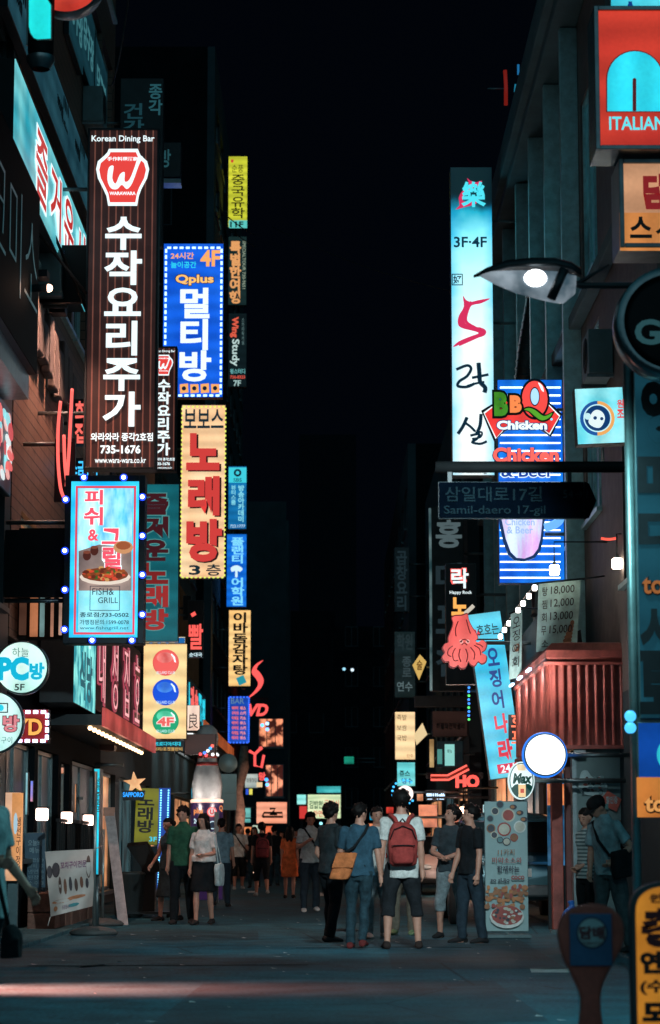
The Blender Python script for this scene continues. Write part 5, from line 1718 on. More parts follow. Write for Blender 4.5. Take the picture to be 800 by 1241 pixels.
# far right: tiny lights on the roofline
s = Sign('neon_sign', 'tiny red and blue neon strips on the dark far roofline, upper right', 'neon sign', (610, 84, 630, 130), 60, .2, body=False, wall=4.2, nbr=1)
s.stroke([(612, 86), (613, 105), (613, 128)], .05, emat('8a2018', .6)); s.stroke([(628, 79), (628, 91)], .03, emat('1f70a8', .8)); s.stroke([(625, 103), (624, 112)], .03, emat('1f80a0', .8))
# slanted vent duct between the windows
du = thing('vent_duct', 'dark ribbed vent duct slanting up the granite facade behind the street lamp', 'duct', P(652, 470, 43))
pts = [P(x, y, 43) - du.location for x, y in ((636, 486), (642, 430), (651, 375), (660, 300), (668, 255))]
mm = MB(); mm.tube(pts, [.22, .24, .24, .22, .2], mat('duct_metal', (.04, .06, .065), .4, .6), 12); mm.build('pipe', du)
rr_ = MB()
for i in range(24):
    t = i / 24 * 4
    q = Vector(pts[int(t)]).lerp(Vector(pts[min(4, int(t) + 1)]), t % 1)
    dr = (Vector(pts[min(4, int(t) + 1)]) - Vector(pts[int(t)])).normalized()
    rr_.tube([q - dr * .015, q + dr * .015], .25, mat('duct_metal', (.04, .06, .065), .4, .6), 12)
rr_.build('rib', du)

# red corrugated awning over the corner shop
aw = thing('shop_awning', 'red corrugated metal awning wrapped round the corner shop on the right', 'awning', (3.2, 33, 0))
REDM = mat('red_corrugated_metal', (.4, .1, .08), .6, 0, .5, 3, .3)
def rx(px, py, d):
    return P(px, py, d) - aw.location
d0, d1 = 31.2, 36.4
m = MB()
# front face, corrugated across
n = 84
a, b_ = rx(664, 800, d0), rx(765, 800, d0)
zt, zb = rx(700, 806, d0).z, rx(700, 903, d0).z
fr, bk = [], []
vs = []
for i in range(n + 1):
    x = a.x + (b_.x + .9 - a.x) * i / n
    w = .03 * math.sin(i / 84 * 24 * PI * 1.5)
    vs += [(x, a.y + w, zt), (x, a.y + w, zb)]
m.add(vs, [(2 * i, 2 * i + 1, 2 * i + 3, 2 * i + 2) for i in range(n)], REDM, True)
# return face along the street
vs = []
n = 120
for i in range(n + 1):
    y = a.y + (d1 - d0) * i / n
    w = .03 * math.sin(i / 120 * 60 * PI)
    vs += [(a.x + w, y, zt), (a.x + w, y, zb + .02)]
m.add(vs, [(2 * i, 2 * i + 2, 2 * i + 3, 2 * i + 1) for i in range(n)], REDM, True)
m.build('corrugated_skirt', aw)
m = MB()
zr = rx(700, 779, d0).z
m.box((a.x - .06, a.y - .06, zt), (b_.x + .9, d1 - 33, zt + .04), REDM)
prof = [(0, zt + .041), (-.03, zt + .1), (-.02, zr - .1), (.06, zr), (.3, zr + .03)]
for (p0, h0), (p1, h1) in zip(prof, prof[1:]):
    m.add([(a.x + p0, a.y + p0, h0), (b_.x + .9, a.y + p0, h0), (b_.x + .9, a.y + p1, h1), (a.x + p1, a.y + p1, h1)], [(0, 1, 2, 3)], REDM, True)
    m.add([(a.x + p0, d1 - 33, h0), (a.x + p0, a.y + p0, h0), (a.x + p1, a.y + p1, h1), (a.x + p1, d1 - 33, h1)], [(0, 1, 2, 3)], REDM, True)
m.box((a.x + .3, a.y + .3, zt + .05), (b_.x + .9, d1 - 33, zr + .03), REDM)
m.build('awning_roof', aw)
m = MB(); m.box((a.x - .05, a.y - .05, zb - .05), (b_.x + .9, a.y + .05, zb - .003), REDM).box((a.x - .05, a.y + .052, zb - .05), (a.x + .05, d1 - 33, zb - .003), REDM); m.build('edge_rail', aw)
for i in range(3):                                        # wash lamps along the street side
    p = rx(652 - i * 10, 812 + i * 8, 31.9 + i * 1.5)
    p.x = a.x - .2
    MB().box((-.02 + p.x, p.y - .28, zt - .03), (.02 + p.x, p.y + .28, zt - .004), emat('bcd8ff', 4)).build('strip_lamp', aw)
for i in range(4):
    lamp('POINT', 'awning_wash', aw.location + Vector((a.x - .16, a.y + .6 + i * 1.3, zt - .12)), 26, (1, .85, .8), .05, None, aw)
lamp('POINT', 'awning_wash', aw.location + Vector((b_.x + .1, a.y - .25, zt - .15)), 26, (1, .8, .72), .05, None, aw)
lamp('POINT', 'awning_wash', aw.location + Vector((a.x - .1, a.y - .25, zt - .15)), 22, (1, .85, .8), .05, None, aw)
# dark folded awning leading back along the street
fa = thing('folded_awning', 'dark folded fabric awning behind the price banners', 'awning', P(630, 800, 37))
m = MB()
DK = mat('dark_awning_cloth', (.03, .04, .045), .6)
p = [P(x, y, d) - fa.location for x, y, d in ((598, 858, 43), (640, 800, 36), (664, 782, 33), (666, 800, 33), (644, 828, 36), (600, 868, 43))]
for sgn in (0,):
    m.add([q for q in p] + [q + Vector((.5, .3, .25)) for q in p], [(0, 1, 2, 3, 4, 5), (11, 10, 9, 8, 7, 6)] + [(i, i + 6, (i + 1) % 6 + 6, (i + 1) % 6) for i in range(6)], DK)
m.build('cloth', fa)
p = [P(x, y, d) - fa.location for x, y, d in ((592, 800, 42), (628, 752, 37), (650, 716, 34), (650, 790, 34), (600, 852, 42))]
m = MB(); m.add([q + Vector((.25, .2, 0)) for q in p] + [q + Vector((.32, .25, 0)) for q in p], [(0, 1, 2, 3, 4), (9, 8, 7, 6, 5)] + [(i, i + 5, (i + 1) % 5 + 5, (i + 1) % 5) for i in range(5)], DK); m.build('side_curtain', fa)
s = Sign('neon_sign', 'vertical orange and blue neon characters under the dark folded awning', 'neon sign', (618, 862, 646, 905), 36.5, .1, body=False, wall=RW, nbr=1)
s.text('호프', (619, 864, 634, 904), emat('ff7048', 1.2, sample=False), .02, True)
s.text('치킨', (635, 858, 646, 896), emat('2f78f0', 1.2, sample=False), .02, True)
MB().box((-.2, .02, .1), (.2, .05, .5), DARK).build('back_plate', s.root)
# round white globe and beer sign
g = round_sign('globe_lamp', 660, 915, 24.5, 30, 'blank glowing white round lightbox in front of the red awning', emat('ffffff', 1.8), RW)
MB().lathe((0, 0, g.H / 2), [(g.W / 2 + .022, -.05), (g.W / 2 + .034, 0), (g.W / 2 + .022, .08)], emat('2a7ae8', 1.2, sample=False), 40, 'Y').build('rim_light', g.root)
s = Sign('beer_sign', 'oval white beer sign with green script below the leaning cyan sign', 'sign', (616, 923, 648, 969), 31, .15, body=False, wall=RW, nbr=1)
GR = emat('10463c', .7, sample=False)
s.disc(632, 946, 16, emat('d8f0f0', 1.0), 'cabinet', ry=23, depth=.14)
s.disc(632, 946, 14.6, emat('1c5a5a', .8), 'face_panel', ry=21.5)
s.disc(632, 946, 13.4, emat('e8fafa', 1.05), 'face_panel', ry=20.2)
s.poly([(620, 955), (628, 950), (628, 966), (623, 962)], GR, 'panel', sm=2)
s.poly([(637, 950), (645, 953), (642, 960), (637, 965)], GR, 'panel', sm=2)
s.poly([(625.5, 926.5), (638.5, 926.5), (636.5, 934), (627.5, 934)], emat('e8d0a8', 1.0), 'foam')
s.poly([(628, 951), (637, 951), (637, 966), (628.5, 966)], emat('f0c890', 1.0), 'beer'); s.rect((630.5, 956, 635, 961), emat('c84a34', .9), 'tag')
s.text('Max', (621, 937, 645, 950), GR, .05, shear=.2)
# further neon and boxes on the right
s = Sign('neon_sign', 'red neon letters HO below a zigzag red neon bar', 'neon sign', (520, 930, 582, 956), 57.5, .2, body=False, wall=3.6, nbr=1)
s.text('HO', (552, 939, 581, 955), emat('ff5a50', 1.3), .06, depth=.1)
s.stroke([(522, 942.5), (543, 942.5), (567, 930)], .08, emat('ff6a5c', 1.3))
s.stroke([(522, 942.5), (543, 942.5), (567, 930)], .03, emat('7a2018', .8), 'groove', .14)
MB().box((-.7, .05, .25), (.7, .09, .4), DARK).build('rail', s.root)
s = Sign('neon_sign', 'small blurry blue-white lettering under the red neon bar', 'neon sign', (516, 957, 540, 971), 60, .2, DARK, emat('06141c', .8), wall=3.6, nbr=1)
s.text('별미곱', (517, 959, 539, 969), emat('bfe4ff', 1.8, sample=False), .05)
s = Sign('lit_sign', 'cream lit sign with three rows of brush lettering, tilted square beside it', 'sign', (478.5, 863, 503, 921), 78, .4, DARK, emat('ffe2b0', 1.0, 'f4c890', .7), wall=3.5, nbr=1)
for i, t in enumerate(('족발', '보쌈', '국밥')):
    s.text(t, (481, 866 + i * 12.5, 493, 873 + i * 12.5), emat('6a5030', .6, sample=False), .0)
s.text('안주', (493, 914, 501, 918), emat('6a5030', .6, sample=False))
s = Sign('lit_sign', 'pale cyan juice sign under the cream lit sign', 'sign', (481, 924, 503, 953), 78, .4, DARK, emat('4fc8d0', .95, '8fe8e4', .8), wall=3.5, nbr=1)
s.text('쥬스', (484, 934, 497, 941), INK, .02); s.text('빙수', (487, 943, 500, 950), emat('1a5aa8', .8, sample=False), .03)
for i, (pts, d, lab) in enumerate((([(500, 806), (509, 793), (517, 802), (508, 824)], 76, 'small tilted yellow square sign, upper of two beside the cream sign'), ([(502, 890), (512, 876), (518, 890), (505, 903)], 77, 'small tilted cream square sign touching the cream lit sign'))):
    s = Sign('tilted_sign', lab, 'sign', (500, pts[1][1], 518, pts[3][1]), d, .15, body=False, wall=3.5, nbr=1, group='tilted square signs')
    s.poly(pts, emat('f0c46c' if i == 0 else 'f4d8a4', .9 if i else .75), 'face_panel', .1)
    if i == 0:
        s.text('술', (505, 800, 512, 812), emat('7a5020', .6), .02)
s = Sign('dark_sign', 'grey vertical sign with faint lettering above the cream lit sign', 'sign', (478, 766, 503, 846), 80, .4, DARK, emat('1c2c30', .6, '12201f', .8), wall=3.5, nbr=2)
s.text('학원', (481, 768, 500, 788), emat('2c3c40', .6, sample=False), .02)
s.text('종로', (487, 795, 499, 822), emat('43555a', .6, sample=False), .02, True)
s.text('연수', (481, 826, 500, 838), emat('6a8084', .6, sample=False), .02)
s = Sign('dark_sign', 'almost black vertical sign with faint Hangul high in the dark middle right', 'sign', (478, 664, 496, 742), 84, .4, DARK, emat('0a1418', .6), wall=3.5, nbr=2)
s.text('곱창요리', (480, 667, 494, 740), emat('22333a', .6, sample=False), .03, True)
s = Sign('brown_sign', 'dim brown board under a black bar behind the leaning cyan sign', 'sign', (524, 862, 566, 893), 60, .3, DARK, emat('3a2620', .55, '2a1c1a', .8), wall=3.6, nbr=1)
s.text('해물파전막걸리', (529, 876, 563, 884), INK, .03)
MB().box((-.9, -.3, s.H + .1), (.75, .1, s.H + .38), mat('unlit_sign_face2', (.035, .045, .05), .5)).build('top_bar', s.root, .01)
s = Sign('window_sign', 'pale cyan lit doorway panel above the red neon bar', 'sign', (529, 898, 561, 930), 58.4, .2, DARK, emat('0a1c20', .7), wall=3.6, nbr=1)
s.rect((539, 902, 551, 928), emat('8fd8d0', .9), 'panel'); s.text('메뉴', (542, 908, 548, 913), INK); s.rect((530, 908, 536, 926), emat('4f9890', .8), 'panel')
s.rect((520.5, 896, 526, 930), emat('d8b880', .7, '8a6a40', 2), 'warm_strip')
s = Sign('snowball_lamp', 'round pale lightbox with a blue lamp ring above the backpack man', 'sign', (480, 948, 503, 972), 58, .2, body=False, wall=3.5, nbr=1)
s.disc(491, 962, 10, emat('ffeae4', 1.3), 'globe', depth=.15)
for i in range(14):
    a = PI * .3 + i * 2 * PI / 18
    s.bulb(490 + 14.5 * math.cos(a), 960 - 14.5 * math.sin(a), .03, emat('3fb8ff', 1.6, sample=False))
s = Sign('blue_led', 'column of tiny blue and green lamps beside the squid', 'led strip', (566, 800, 570, 875), 50, .1, body=False, wall=3.9, nbr=1)
for i in range(16):
    s.bulb(568 + .3 * (i % 2), 800 + i * 4.8, .028, emat('3f8cff' if i % 3 else '58e070', 1.8, sample=False))
# wall panel of the corner shop with food stickers, camera, red pillar
wl = thing('shop_wall', 'teal-grey end wall of the corner shop printed with food pictures', 'wall', (3.5, 31.6, 0))
a, b_ = P(698, 905, 31.6), P(758, 905, 31.6)
WT = mat('teal_grey_panel', (.16, .27, .28), .45, 0, .15, 1.5)
MB().box((a.x - 3.5, 0, 0), (b_.x - 3.5 - .06, .2, zb + .0), WT).build('panel', wl)
MB().box((a.x - 3.56, -.05, 0), (a.x - 3.503, .2, zb - .06), TEALM).box((b_.x - 3.557, -.05, 0), (b_.x - 3.48, .2, zb - .06), TEALM).build('jamb', wl)
s = Sign('wall_sticker', 'cut-out food stickers and a red price tag on the teal-grey shop wall', 'sticker', (702, 932, 756, 1004), 31.55, .02, body=False)
s.poly([(703, 940), (706, 934), (712, 934), (716, 940), (722, 943), (730, 944), (736, 952), (734, 962), (726, 966), (716, 964), (706, 962), (701, 954)], mat('sticker_edge', (.5, .66, .68), .6), 'sticker', sm=2)
rnd.seed(5)
s.blobs([(705 + rnd.random() * 27, 942 + rnd.random() * 20, rnd.uniform(1.5, 3.5), rnd.uniform(1.2, 3), mat('food_print_%d' % q, [(.05, .09, .1), (.25, .4, .42), (.4, .12, .1), (.6, .7, .7), (.1, .06, .06)][q], .6)) for q in [rnd.randrange(5) for _ in range(46)]])
s.poly([(728, 969), (736, 958), (753, 969), (747, 984), (729, 975)], mat('red_tag', (.7, .14, .1), .6), 'tag')
s.poly([(723, 975), (737, 974), (737, 981), (723, 981)], mat('teal_tag', (.12, .3, .3), .6), 'tag')
s.text('할인중', (734, 965, 748, 974), mat('sticker_edge', (.5, .66, .68), .6), .02)
s.poly([(729, 986), (738, 987), (742, 994), (752, 994), (750, 1003), (740, 1002), (732, 996)], mat('food_print_6', (.2, .08, .05), .6), 'sticker', sm=2)
cm = thing('security_camera', 'small white security camera under the red awning edge', 'camera', P(704, 913, 31.3))
MB().box((-.1, -.06, -.03), (.06, .06, .05), mat('white_plastic', (.6, .66, .68), .4)).build('body', cm, .01)
MB().cyl((-.1, -.0, .01), (-.13, 0, .01), .03, BLACK, 12).build('lens', cm)
MB().box((.0, .06, .0), (.04, .28, .03), GREYM).build('bracket', cm)
pl = thing('pillar', 'red painted square pillar at the corner of the shop on the right', 'pillar', (P(681, 1100, 32.3).x, 32.3, 0))
MB().box((-.13, -.1, .05), (.02, .1, zb - .06), REDM).build('shaft', pl, .01)
MB().box((.06, -.06, .05), (.14, .1, zb - .06), mat('red_shadow_post', (.2, .05, .045), .5)).build('side_post', pl, .01)  # darker copy of the pillar red, shade put into its colour
MB().box((-.16, -.13, .0), (.16, .13, .05), GREYM).build('base', pl)
gl = thing('shop_window', 'shop interior glowing orange and blue beside the red pillar', 'window', (3.15, 33.6, 0))
MB().box((-.05, 0, .9), (.3, .06, 2.2), emat('3a7fb0', .6, '0c2430', 5)).build('pane', gl)
MB().box((-.05, -.02, 1.75), (.2, -.003, 2.05), emat('ff9a60', .9, 'a84a28', 6)).build('lit_shelf', gl)
MB().box((-.05, 0, .0), (.3, .1, .89), DARK).build('sill_wall', gl)
# ------------------------------------------------------------------ street furniture, left
pol = mat('galvanised_post', (.3, .36, .36), .35, .8)
def post_on_base(lab, px, pyb, pyt, group):
    g_ = G(px, pyb)
    t = thing('banner_post', lab, 'post', (g_.x, g_.y, 0), 0, group)
    zt = P(px, pyt, g_.y).z
    MB().cyl((0, 0, .1), (0, 0, zt), .022, pol, 12).build('pole', t)
    MB().lathe((0, 0, 0), [(.30, 0), (.33, .03), (.28, .07), (.12, .11), (.03, .12)], mat('rubber_base', (.05, .06, .062), .7), 24).build('base', t)
    return g_
g1 = post_on_base('front steel post with a round rubber base at the right edge of the white banner', 113.5, 1133, 935, 'banner posts on rubber bases')
g2 = post_on_base('rear thinner-looking steel post behind the white banner edge', 124, 1122, 1005, 'banner posts on rubber bases')
WB = mat('white_vinyl_banner', (.55, .5, .47), .6, 0, .12, 3)
r_, put, dots = hanging('food_banner', 'crumpled white vinyl banner printed with a row of skewers, tied between posts', [(54.5, 1032), (113, 1029), (113, 1098), (61, 1111)], 31.6, WB, .09)
PK = mat('banner_purple', (.22, .1, .2), .7)
put('꼬치구이전문', (.3, .18, .86, .3), PK, .02)
br = [mat('skewer_print_%d' % i, c, .7) for i, c in enumerate([(.12, .07, .06), (.2, .09, .06), (.07, .06, .07)])]
dots([(.28 + i * .115, .55 + (i % 2) * .03, .035, .14 - .01 * i, br[i % 3]) for i in range(6)] +
     [(.06, .32, .06, .1, br[2]), (.2, .3, .09, .12, br[2]), (.9, .3, .05, .2, br[0]), (.3, .8, .25, .03, mat('banner_orange', (.5, .2, .1), .7)), (.62, .78, .2, .03, mat('banner_orange', (.5, .2, .1), .7)), (.55, .9, .12, .03, mat('banner_teal', (.06, .25, .28), .7)), (.14, .9, .05, .04, mat('banner_orange', (.5, .2, .1), .7))])
put('포장됩니다', (.3, .87, .48, .94), PK)
MB().tube([P(61, 1111, 31.6) - r_.location, P(58, 1122, 31.6) - r_.location], .006, WB, 6).tube([P(113, 1030, 31.6) - r_.location, P(124, 1025, 32.6) - r_.location], .006, WB, 6).build('tie_cord', r_)
# orange box sign on the far left
s = Sign('standing_sign', 'tall slim orange lightbox sign with small dark lettering at the left edge', 'sign', (7, 960, 27, 1068), 29.5, .3, DARK, emat('f0c0a0', .8, 'd89868', 1.2), nbr=1)
s.rect((15, 961, 26.5, 1067), emat('e0985c', .85, 'f4b888', 1.4), 'side_panel')
s.text('생선구이정식', (20, 990, 25, 1060), emat('5a2c1c', .7, sample=False), .01, True)
s.disc(19, 998, 2.4, emat('a8c8d8', .9, sample=False), 'bottle_picture', ry=13)
MB().box((-.06, -.05, -s.o.z), (.06, .05, 0), GREYM).build('post', s.root)
MB().box((-.3, -.25, -s.o.z), (.3, .25, -s.o.z + .05), DARK).build('base', s.root)
# blue notice board, plinth, fence with lanterns
s = Sign('notice_board', 'dark blue menu board with rows of small text behind the orange lightbox', 'sign', (31, 1009, 57, 1088), 33.6, .08, GREYM, mat('blue_board', (.03, .09, .14), .5), roll=R(-1.5))
BT = mat('board_text', (.16, .3, .36), .6)
s.text('오늘의', (34, 1018, 50, 1025), BT, .02); s.text('메뉴', (36, 1027, 48, 1034), BT, .02)
for i in range(6):
    s.text(('삼겹살 9', '갈비 12', '냉면 6', '된장 5', '소주 3', '맥주 4')[i], (34, 1040 + i * 7, 53, 1044.5 + i * 7), BT)
MB().box((-.25, .0, -s.o.z), (-.2, .05, 0), GREYM).box((.2, .0, -s.o.z), (.25, .05, 0), GREYM).build('leg', s.root)
pw = thing('plinth_wall', 'low rough stone plinth wall behind the white banner', 'wall', (-3.95, 34.5, 0))
m = MB()
for i in range(9):
    for j in range(2):
        m.box((-.2, -2 + i * .62, .0 + j * .27), (.2 + rnd.uniform(-.02, .02), -2 + i * .62 + .6, .265 + j * .27), BRICK)
m.build('stones', pw, .015)
fe = thing('fence', 'black iron fence carrying small square lanterns behind the white banner', 'fence', (-3.75, 34.5, .55))
m = MB()
for i in range(22):
    m.box((-.015, -2 + i * .26 - .012, 0), (.015, -2 + i * .26 + .012, .95), BLACK)
m.build('bars', fe)
MB().box((-.025, -2.05, .953), (.025, 3.5, 1.0), BLACK).box((-.025, -2.05, .08), (-.016, 3.5, .12), BLACK).build('rail', fe)
for i, (x, y) in enumerate(((51, 987), (81, 991), (107, 994))):
    p = PX(x, y, -3.75)
    l = thing('fence_lantern', 'glowing pinkish-white square lantern on the fence, ' + ('nearest of the three', 'middle of the three', 'farthest of the three')[i], 'lamp', p, 0, 'lanterns along the black fence')
    MB().box((-.075, -.075, -.08), (.075, .075, .08), emat('ffd8c8', 5)).build('lantern', l, .02)
    MB().box((-.09, -.09, .081), (.09, .09, .1), BLACK).build('cap', l)
    MB().box((-.02, -.02, 1.55 - p.z), (.02, .02, -.081), BLACK).build('post', l)
# shop front on the left: 3D letter board, red fascia with bulbs underneath
cf = thing('shop_fascia', 'red lit shop fascia with rows of small warm bulbs under it on the left', 'fascia', (-4.29, 40, 2.95))
FA = emat('c8504c', .8, '8a2c2c', 1.3)
MB().box((.0, -5.2, .0), (.9, 5.0, .16), DARK).build('canopy', cf)
MB().box((.903, -5.2, -.02), (.95, 5.0, .26), FA).build('fascia_board', cf)
for i in range(16):
    MB().ell((.7, -4.9 + i * .64, -.03), .035, emat('ffd098', 6), 8, 6).build('bulb', cf)
for i in range(3):
    lamp('POINT', 'canopy_light', (-3.5, 36.4 + i * 3.2, 2.6), 1.6, (1, .55, .35), .1, None, cf)
s = side_sign('letter_sign', 'pink neon-lit raised Hangul letters standing on the red shop fascia', 36.6, 45.6, 3.3, 4.9, mat('letter_board', (.05, .03, .035), .6), -4.2, .5)
for i, ch in enumerate('대성집호'):
    s.text(ch, (.06 + i * .24, .1, .20 + i * .24, .92), emat('b0485a', .9, sample=False), .05, depth=.02)
    s.text(ch, (.068 + i * .24, .12, .192 + i * .24, .9), emat('501820', .6, sample=False), .025, depth=.02)
    s.text(ch, (.075 + i * .24, .13, .185 + i * .24, .89), emat('ffb0b4', 1.1, sample=False), -.015, depth=.02)
s = side_sign('facade_sign', 'bright cyan and white patterned lightbox left of the pink letters', 33.4, 36.4, 3.2, 5.0, emat('8ff0e8', 1.0, '1f8a98', 3, lo=.4, hi=.6), -4.15, .5)
s.text('전주', (.15, .1, .85, .48), emat('d8f8f4', 1.1, sample=False), .04)
s.text('식당', (.2, .54, .8, .94), emat('2f6c78', .8, sample=False), .04)
s = Sign('picture_sign', 'cream lightbox with a red lips picture above the pink letter board', 'sign', (58, 786, 91, 835), 37, .25, DARK, emat('f0b878', .9, 'e8a860', 1.4), wall=LW, nbr=1)
s.poly([(58, 792), (66, 790), (74, 792), (79, 800), (82, 812), (72, 806), (62, 800)], emat('e8645c', 1.0), 'picture', sm=3)
s.poly([(61, 794), (70, 794), (76, 800), (68, 800)], emat('ffb8b0', 1.0), 'picture', sm=3)
s = Sign('blade_sign', 'dark triangular folded sign blade at the end of the red fascia', 'sign', (122, 838, 140, 910), 42, .4, mat('maroon_blade', (.06, .03, .035), .5), None, wall=LW, nbr=1, roll=R(3))
s = Sign('slim_sign', 'thin edge-on red and white sign right of the dark blade', 'sign', (141, 800, 146, 852), 46, .4, DARK, emat('e8704c', .9, 'd8e8e8', 3, lo=.45, hi=.55), wall=-4.4, nbr=1)
# lit upstairs window slats beside the grill lightbox
bw = thing('lit_window', 'tall lit window slats glowing orange below the black plate of the grill lightbox', 'window', (-4.05, 30.8, 3.4))
for x0, x1, z0, z1, c in ((24, 33, 727, 770, '5a3a2c'), (37, 47, 719, 772, 'c87c54'), (49, 55, 719, 772, '7aa0a0'), (62, 66, 718, 772, 'd8987c'), (72, 76, 718, 770, 'e8b8a0')):
    a, b_ = P(x0, z1, 31.2) - bw.location, P(x1, z0, 31.2) - bw.location
    MB().box((a.x, .3, a.z), (b_.x, .36, b_.z), emat(c, .75, '2c1c18', 2)).build('pane', bw)
a, b_ = P(18, 774, 31.3) - bw.location, P(80, 640, 31.3) - bw.location
MB().box((a.x, .5, a.z), (b_.x, .8, b_.z), BLACK).build('frame', bw)
# leaning pale board
g_ = G(143, 1121)
t = thing('leaning_board', 'long pale wooden plank leaning beside the black menu stand', 'plank', (g_.x, g_.y, 0), 0)
tp = P(131, 979, g_.y + .1)
a = Vector((.08, 0, 0)); b_ = Vector((tp.x - g_.x, .25, tp.z))
w_ = .075
PLK = mat('pale_plank', (.42, .36, .36), .7, 0, .3, 8)
m = MB()
vs = [a + Vector((-w_, 0, 0)), a + Vector((w_, 0, 0)), b_ + Vector((w_, 0, 0)), b_ + Vector((-w_, 0, 0))]
m.add(vs + [v + Vector((0, .05, 0)) for v in vs], [(0, 1, 2, 3), (7, 6, 5, 4), (0, 4, 5, 1), (1, 5, 6, 2), (2, 6, 7, 3), (3, 7, 4, 0)], PLK)
m.build('board', t)
MB().box((b_.x - w_ - .01, b_.y - .02, b_.z - .12), (b_.x + w_ + .01, b_.y + .07, b_.z + .01), mat('plank_cap', (.5, .25, .18), .6)).build('cap', t)
# black menu stand with a tilted top
g_ = G(180, 1112)
t = thing('menu_stand', 'black lectern-like menu stand with a tilted top beside the woman in the dress', 'stand', (g_.x, g_.y, 0))
def q_(px, py, dy=0):
    return P(px, py, g_.y + dy) - t.location
m = MB()
a = [q_(154, 1026), q_(178, 1024), q_(197, 1057), q_(176, 1058)]
m.add([v + Vector((0, -.05, 0)) for v in a] + [v + Vector((0, .12, .06)) for v in a], [(3, 2, 1, 0), (4, 5, 6, 7), (0, 1, 5, 4), (1, 2, 6, 5), (2, 3, 7, 6), (3, 0, 4, 7)], BLACK)
m.build('tilted_top', t)
MB().box((-.12, -.02, .1), (.1, .08, q_(170, 1050).z), BLACK).build('column', t)
mm = MB(); mm.box((-.35, -.22, .06), (.38, .24, .1), DARK)
for x in (-.3, .33):
    for y in (-.17, .19):
        mm.cyl((x - .02, y, .035), (x + .02, y, .035), .035, BLACK, 12)
mm.build('wheeled_base', t)
g_ = G(157, 1113)
t = thing('waste_bin', 'dark ribbed waste bin standing between the plank and the menu stand', 'bin', (g_.x - .05, g_.y + .5, 0))
MB().lathe((0, 0, 0), [(.2, 0), (.24, .05), (.27, .68), (.29, .7), (.29, .74), (.25, .745)], mat('bin_plastic', (.03, .04, .042), .5), 20).build('body', t)
# traffic sign seen from behind, white post, bowling pin on its drum
g_ = G(278, 1082)
t = thing('traffic_sign', 'round traffic sign above a rectangular plate, both seen from the back', 'traffic sign', (g_.x, g_.y, 0))
SB = mat('sign_back_grey', (.3, .48, .5), .45, .4, .15, 2)
c = P(276.5, 925, g_.y) - t.location
r1 = 11.5 * g_.y / F
m = MB(); m.lathe((c.x, -.05, c.z), [(r1, -.02), (r1, .0), (r1 * .96, .012), (.001, .012)], SB, 36, 'Y'); m.build('round_plate', t)
a, b_ = P(265, 982, g_.y) - t.location, P(287, 938, g_.y) - t.location
MB().box((a.x, -.07, a.z), (b_.x, -.045, b_.z), SB).box((a.x, -.085, (a.z + b_.z) / 2 - .03), (b_.x, -.0705, (a.z + b_.z) / 2 + .03), SB).build('rectangular_plate', t, .01)
MB().cyl((c.x, -.0, 0), (c.x, .0, c.z + .05), .045, DARK, 12).build('pole', t)
g_ = G(262, 1094)
t = thing('white_post', 'slim white painted post beside the woman with the tote bag', 'post', (g_.x, g_.y, 0))
MB().cyl((0, 0, 0), (0, 0, P(262, 984, g_.y).z), .05, mat('white_post_paint', (.6, .66, .66), .4), 14).build('pole', t)
pn = thing('bowling_pin', 'giant white bowling pin with red bands standing on a purple lettered drum', 'display', (P(250, 1080, 52).x, 52, 0))
def zp(y):
    return P(250, y, 52).z
sc52 = 52 / F
prof = [(.30, zp(972)), (.32, zp(965)), (.34, zp(952)), (.30, zp(938)), (.23, zp(925)), (.2, zp(915)), (.22, zp(905)), (.25, zp(895)), (.22, zp(885)), (.1, zp(879)), (.01, zp(878))]
MB().lathe((0, 0, 0), prof, mat('pin_white', (.6, .62, .62), .35), 26).build('pin', pn)
mm = MB()
for a_, b_, r_a, r_b in ((919, 915, .222, .208), (928, 924, .255, .232)):
    mm.lathe((0, 0, 0), [(r_a, zp(a_)), (r_b, zp(b_))], mat('pin_red', (.45, .06, .05), .4), 26)
mm.build('red_band', pn)
MB().lathe((0, 0, 0), [(.36, 0), (.36, zp(971)), (.30, zp(969.5)), (.02, zp(969.4))], emat('2c1c3c', .7, '3a2450', 2), 30).build('drum', pn)
MB().lathe((0, 0, 0), [(.362, zp(973)), (.365, zp(969.8)), (.33, zp(968.5))], emat('ffd0b8', 1.1), 30).build('lit_rim', pn)
for sg in (-1, 1):
    lamp('POINT', 'rim_light', (pn.location.x + sg * .3, 51.55, zp(966)), 14, (1, .85, .78), .05, None, pn)
ds = Sign('drum_sign', 'orange plus lettering and a red no-entry roundel on the front of the purple drum', 'sign', (234, 972, 270, 1008), 51.6, .02, body=False)
ds.text('plus', (235, 979, 246, 988), emat('f0904c', .95, sample=False), .03)
ds.text('24', (235, 992, 240, 998), CWHT, .03)
ds.disc(257, 984, 6, LRED, 'roundel'); ds.disc(257, 984, 4.6, emat('e8d8d8', .9, sample=False), 'roundel'); ds.text('U', (254.5, 981, 259.5, 987), RED, .05)
ds.disc(258, 1000, 5, CWHT, 'roundel'); ds.disc(258, 1000, 4, NAVY, 'roundel')
ds.text('Q', (266, 976, 270, 984), emat('f0904c', .95, sample=False), .03)
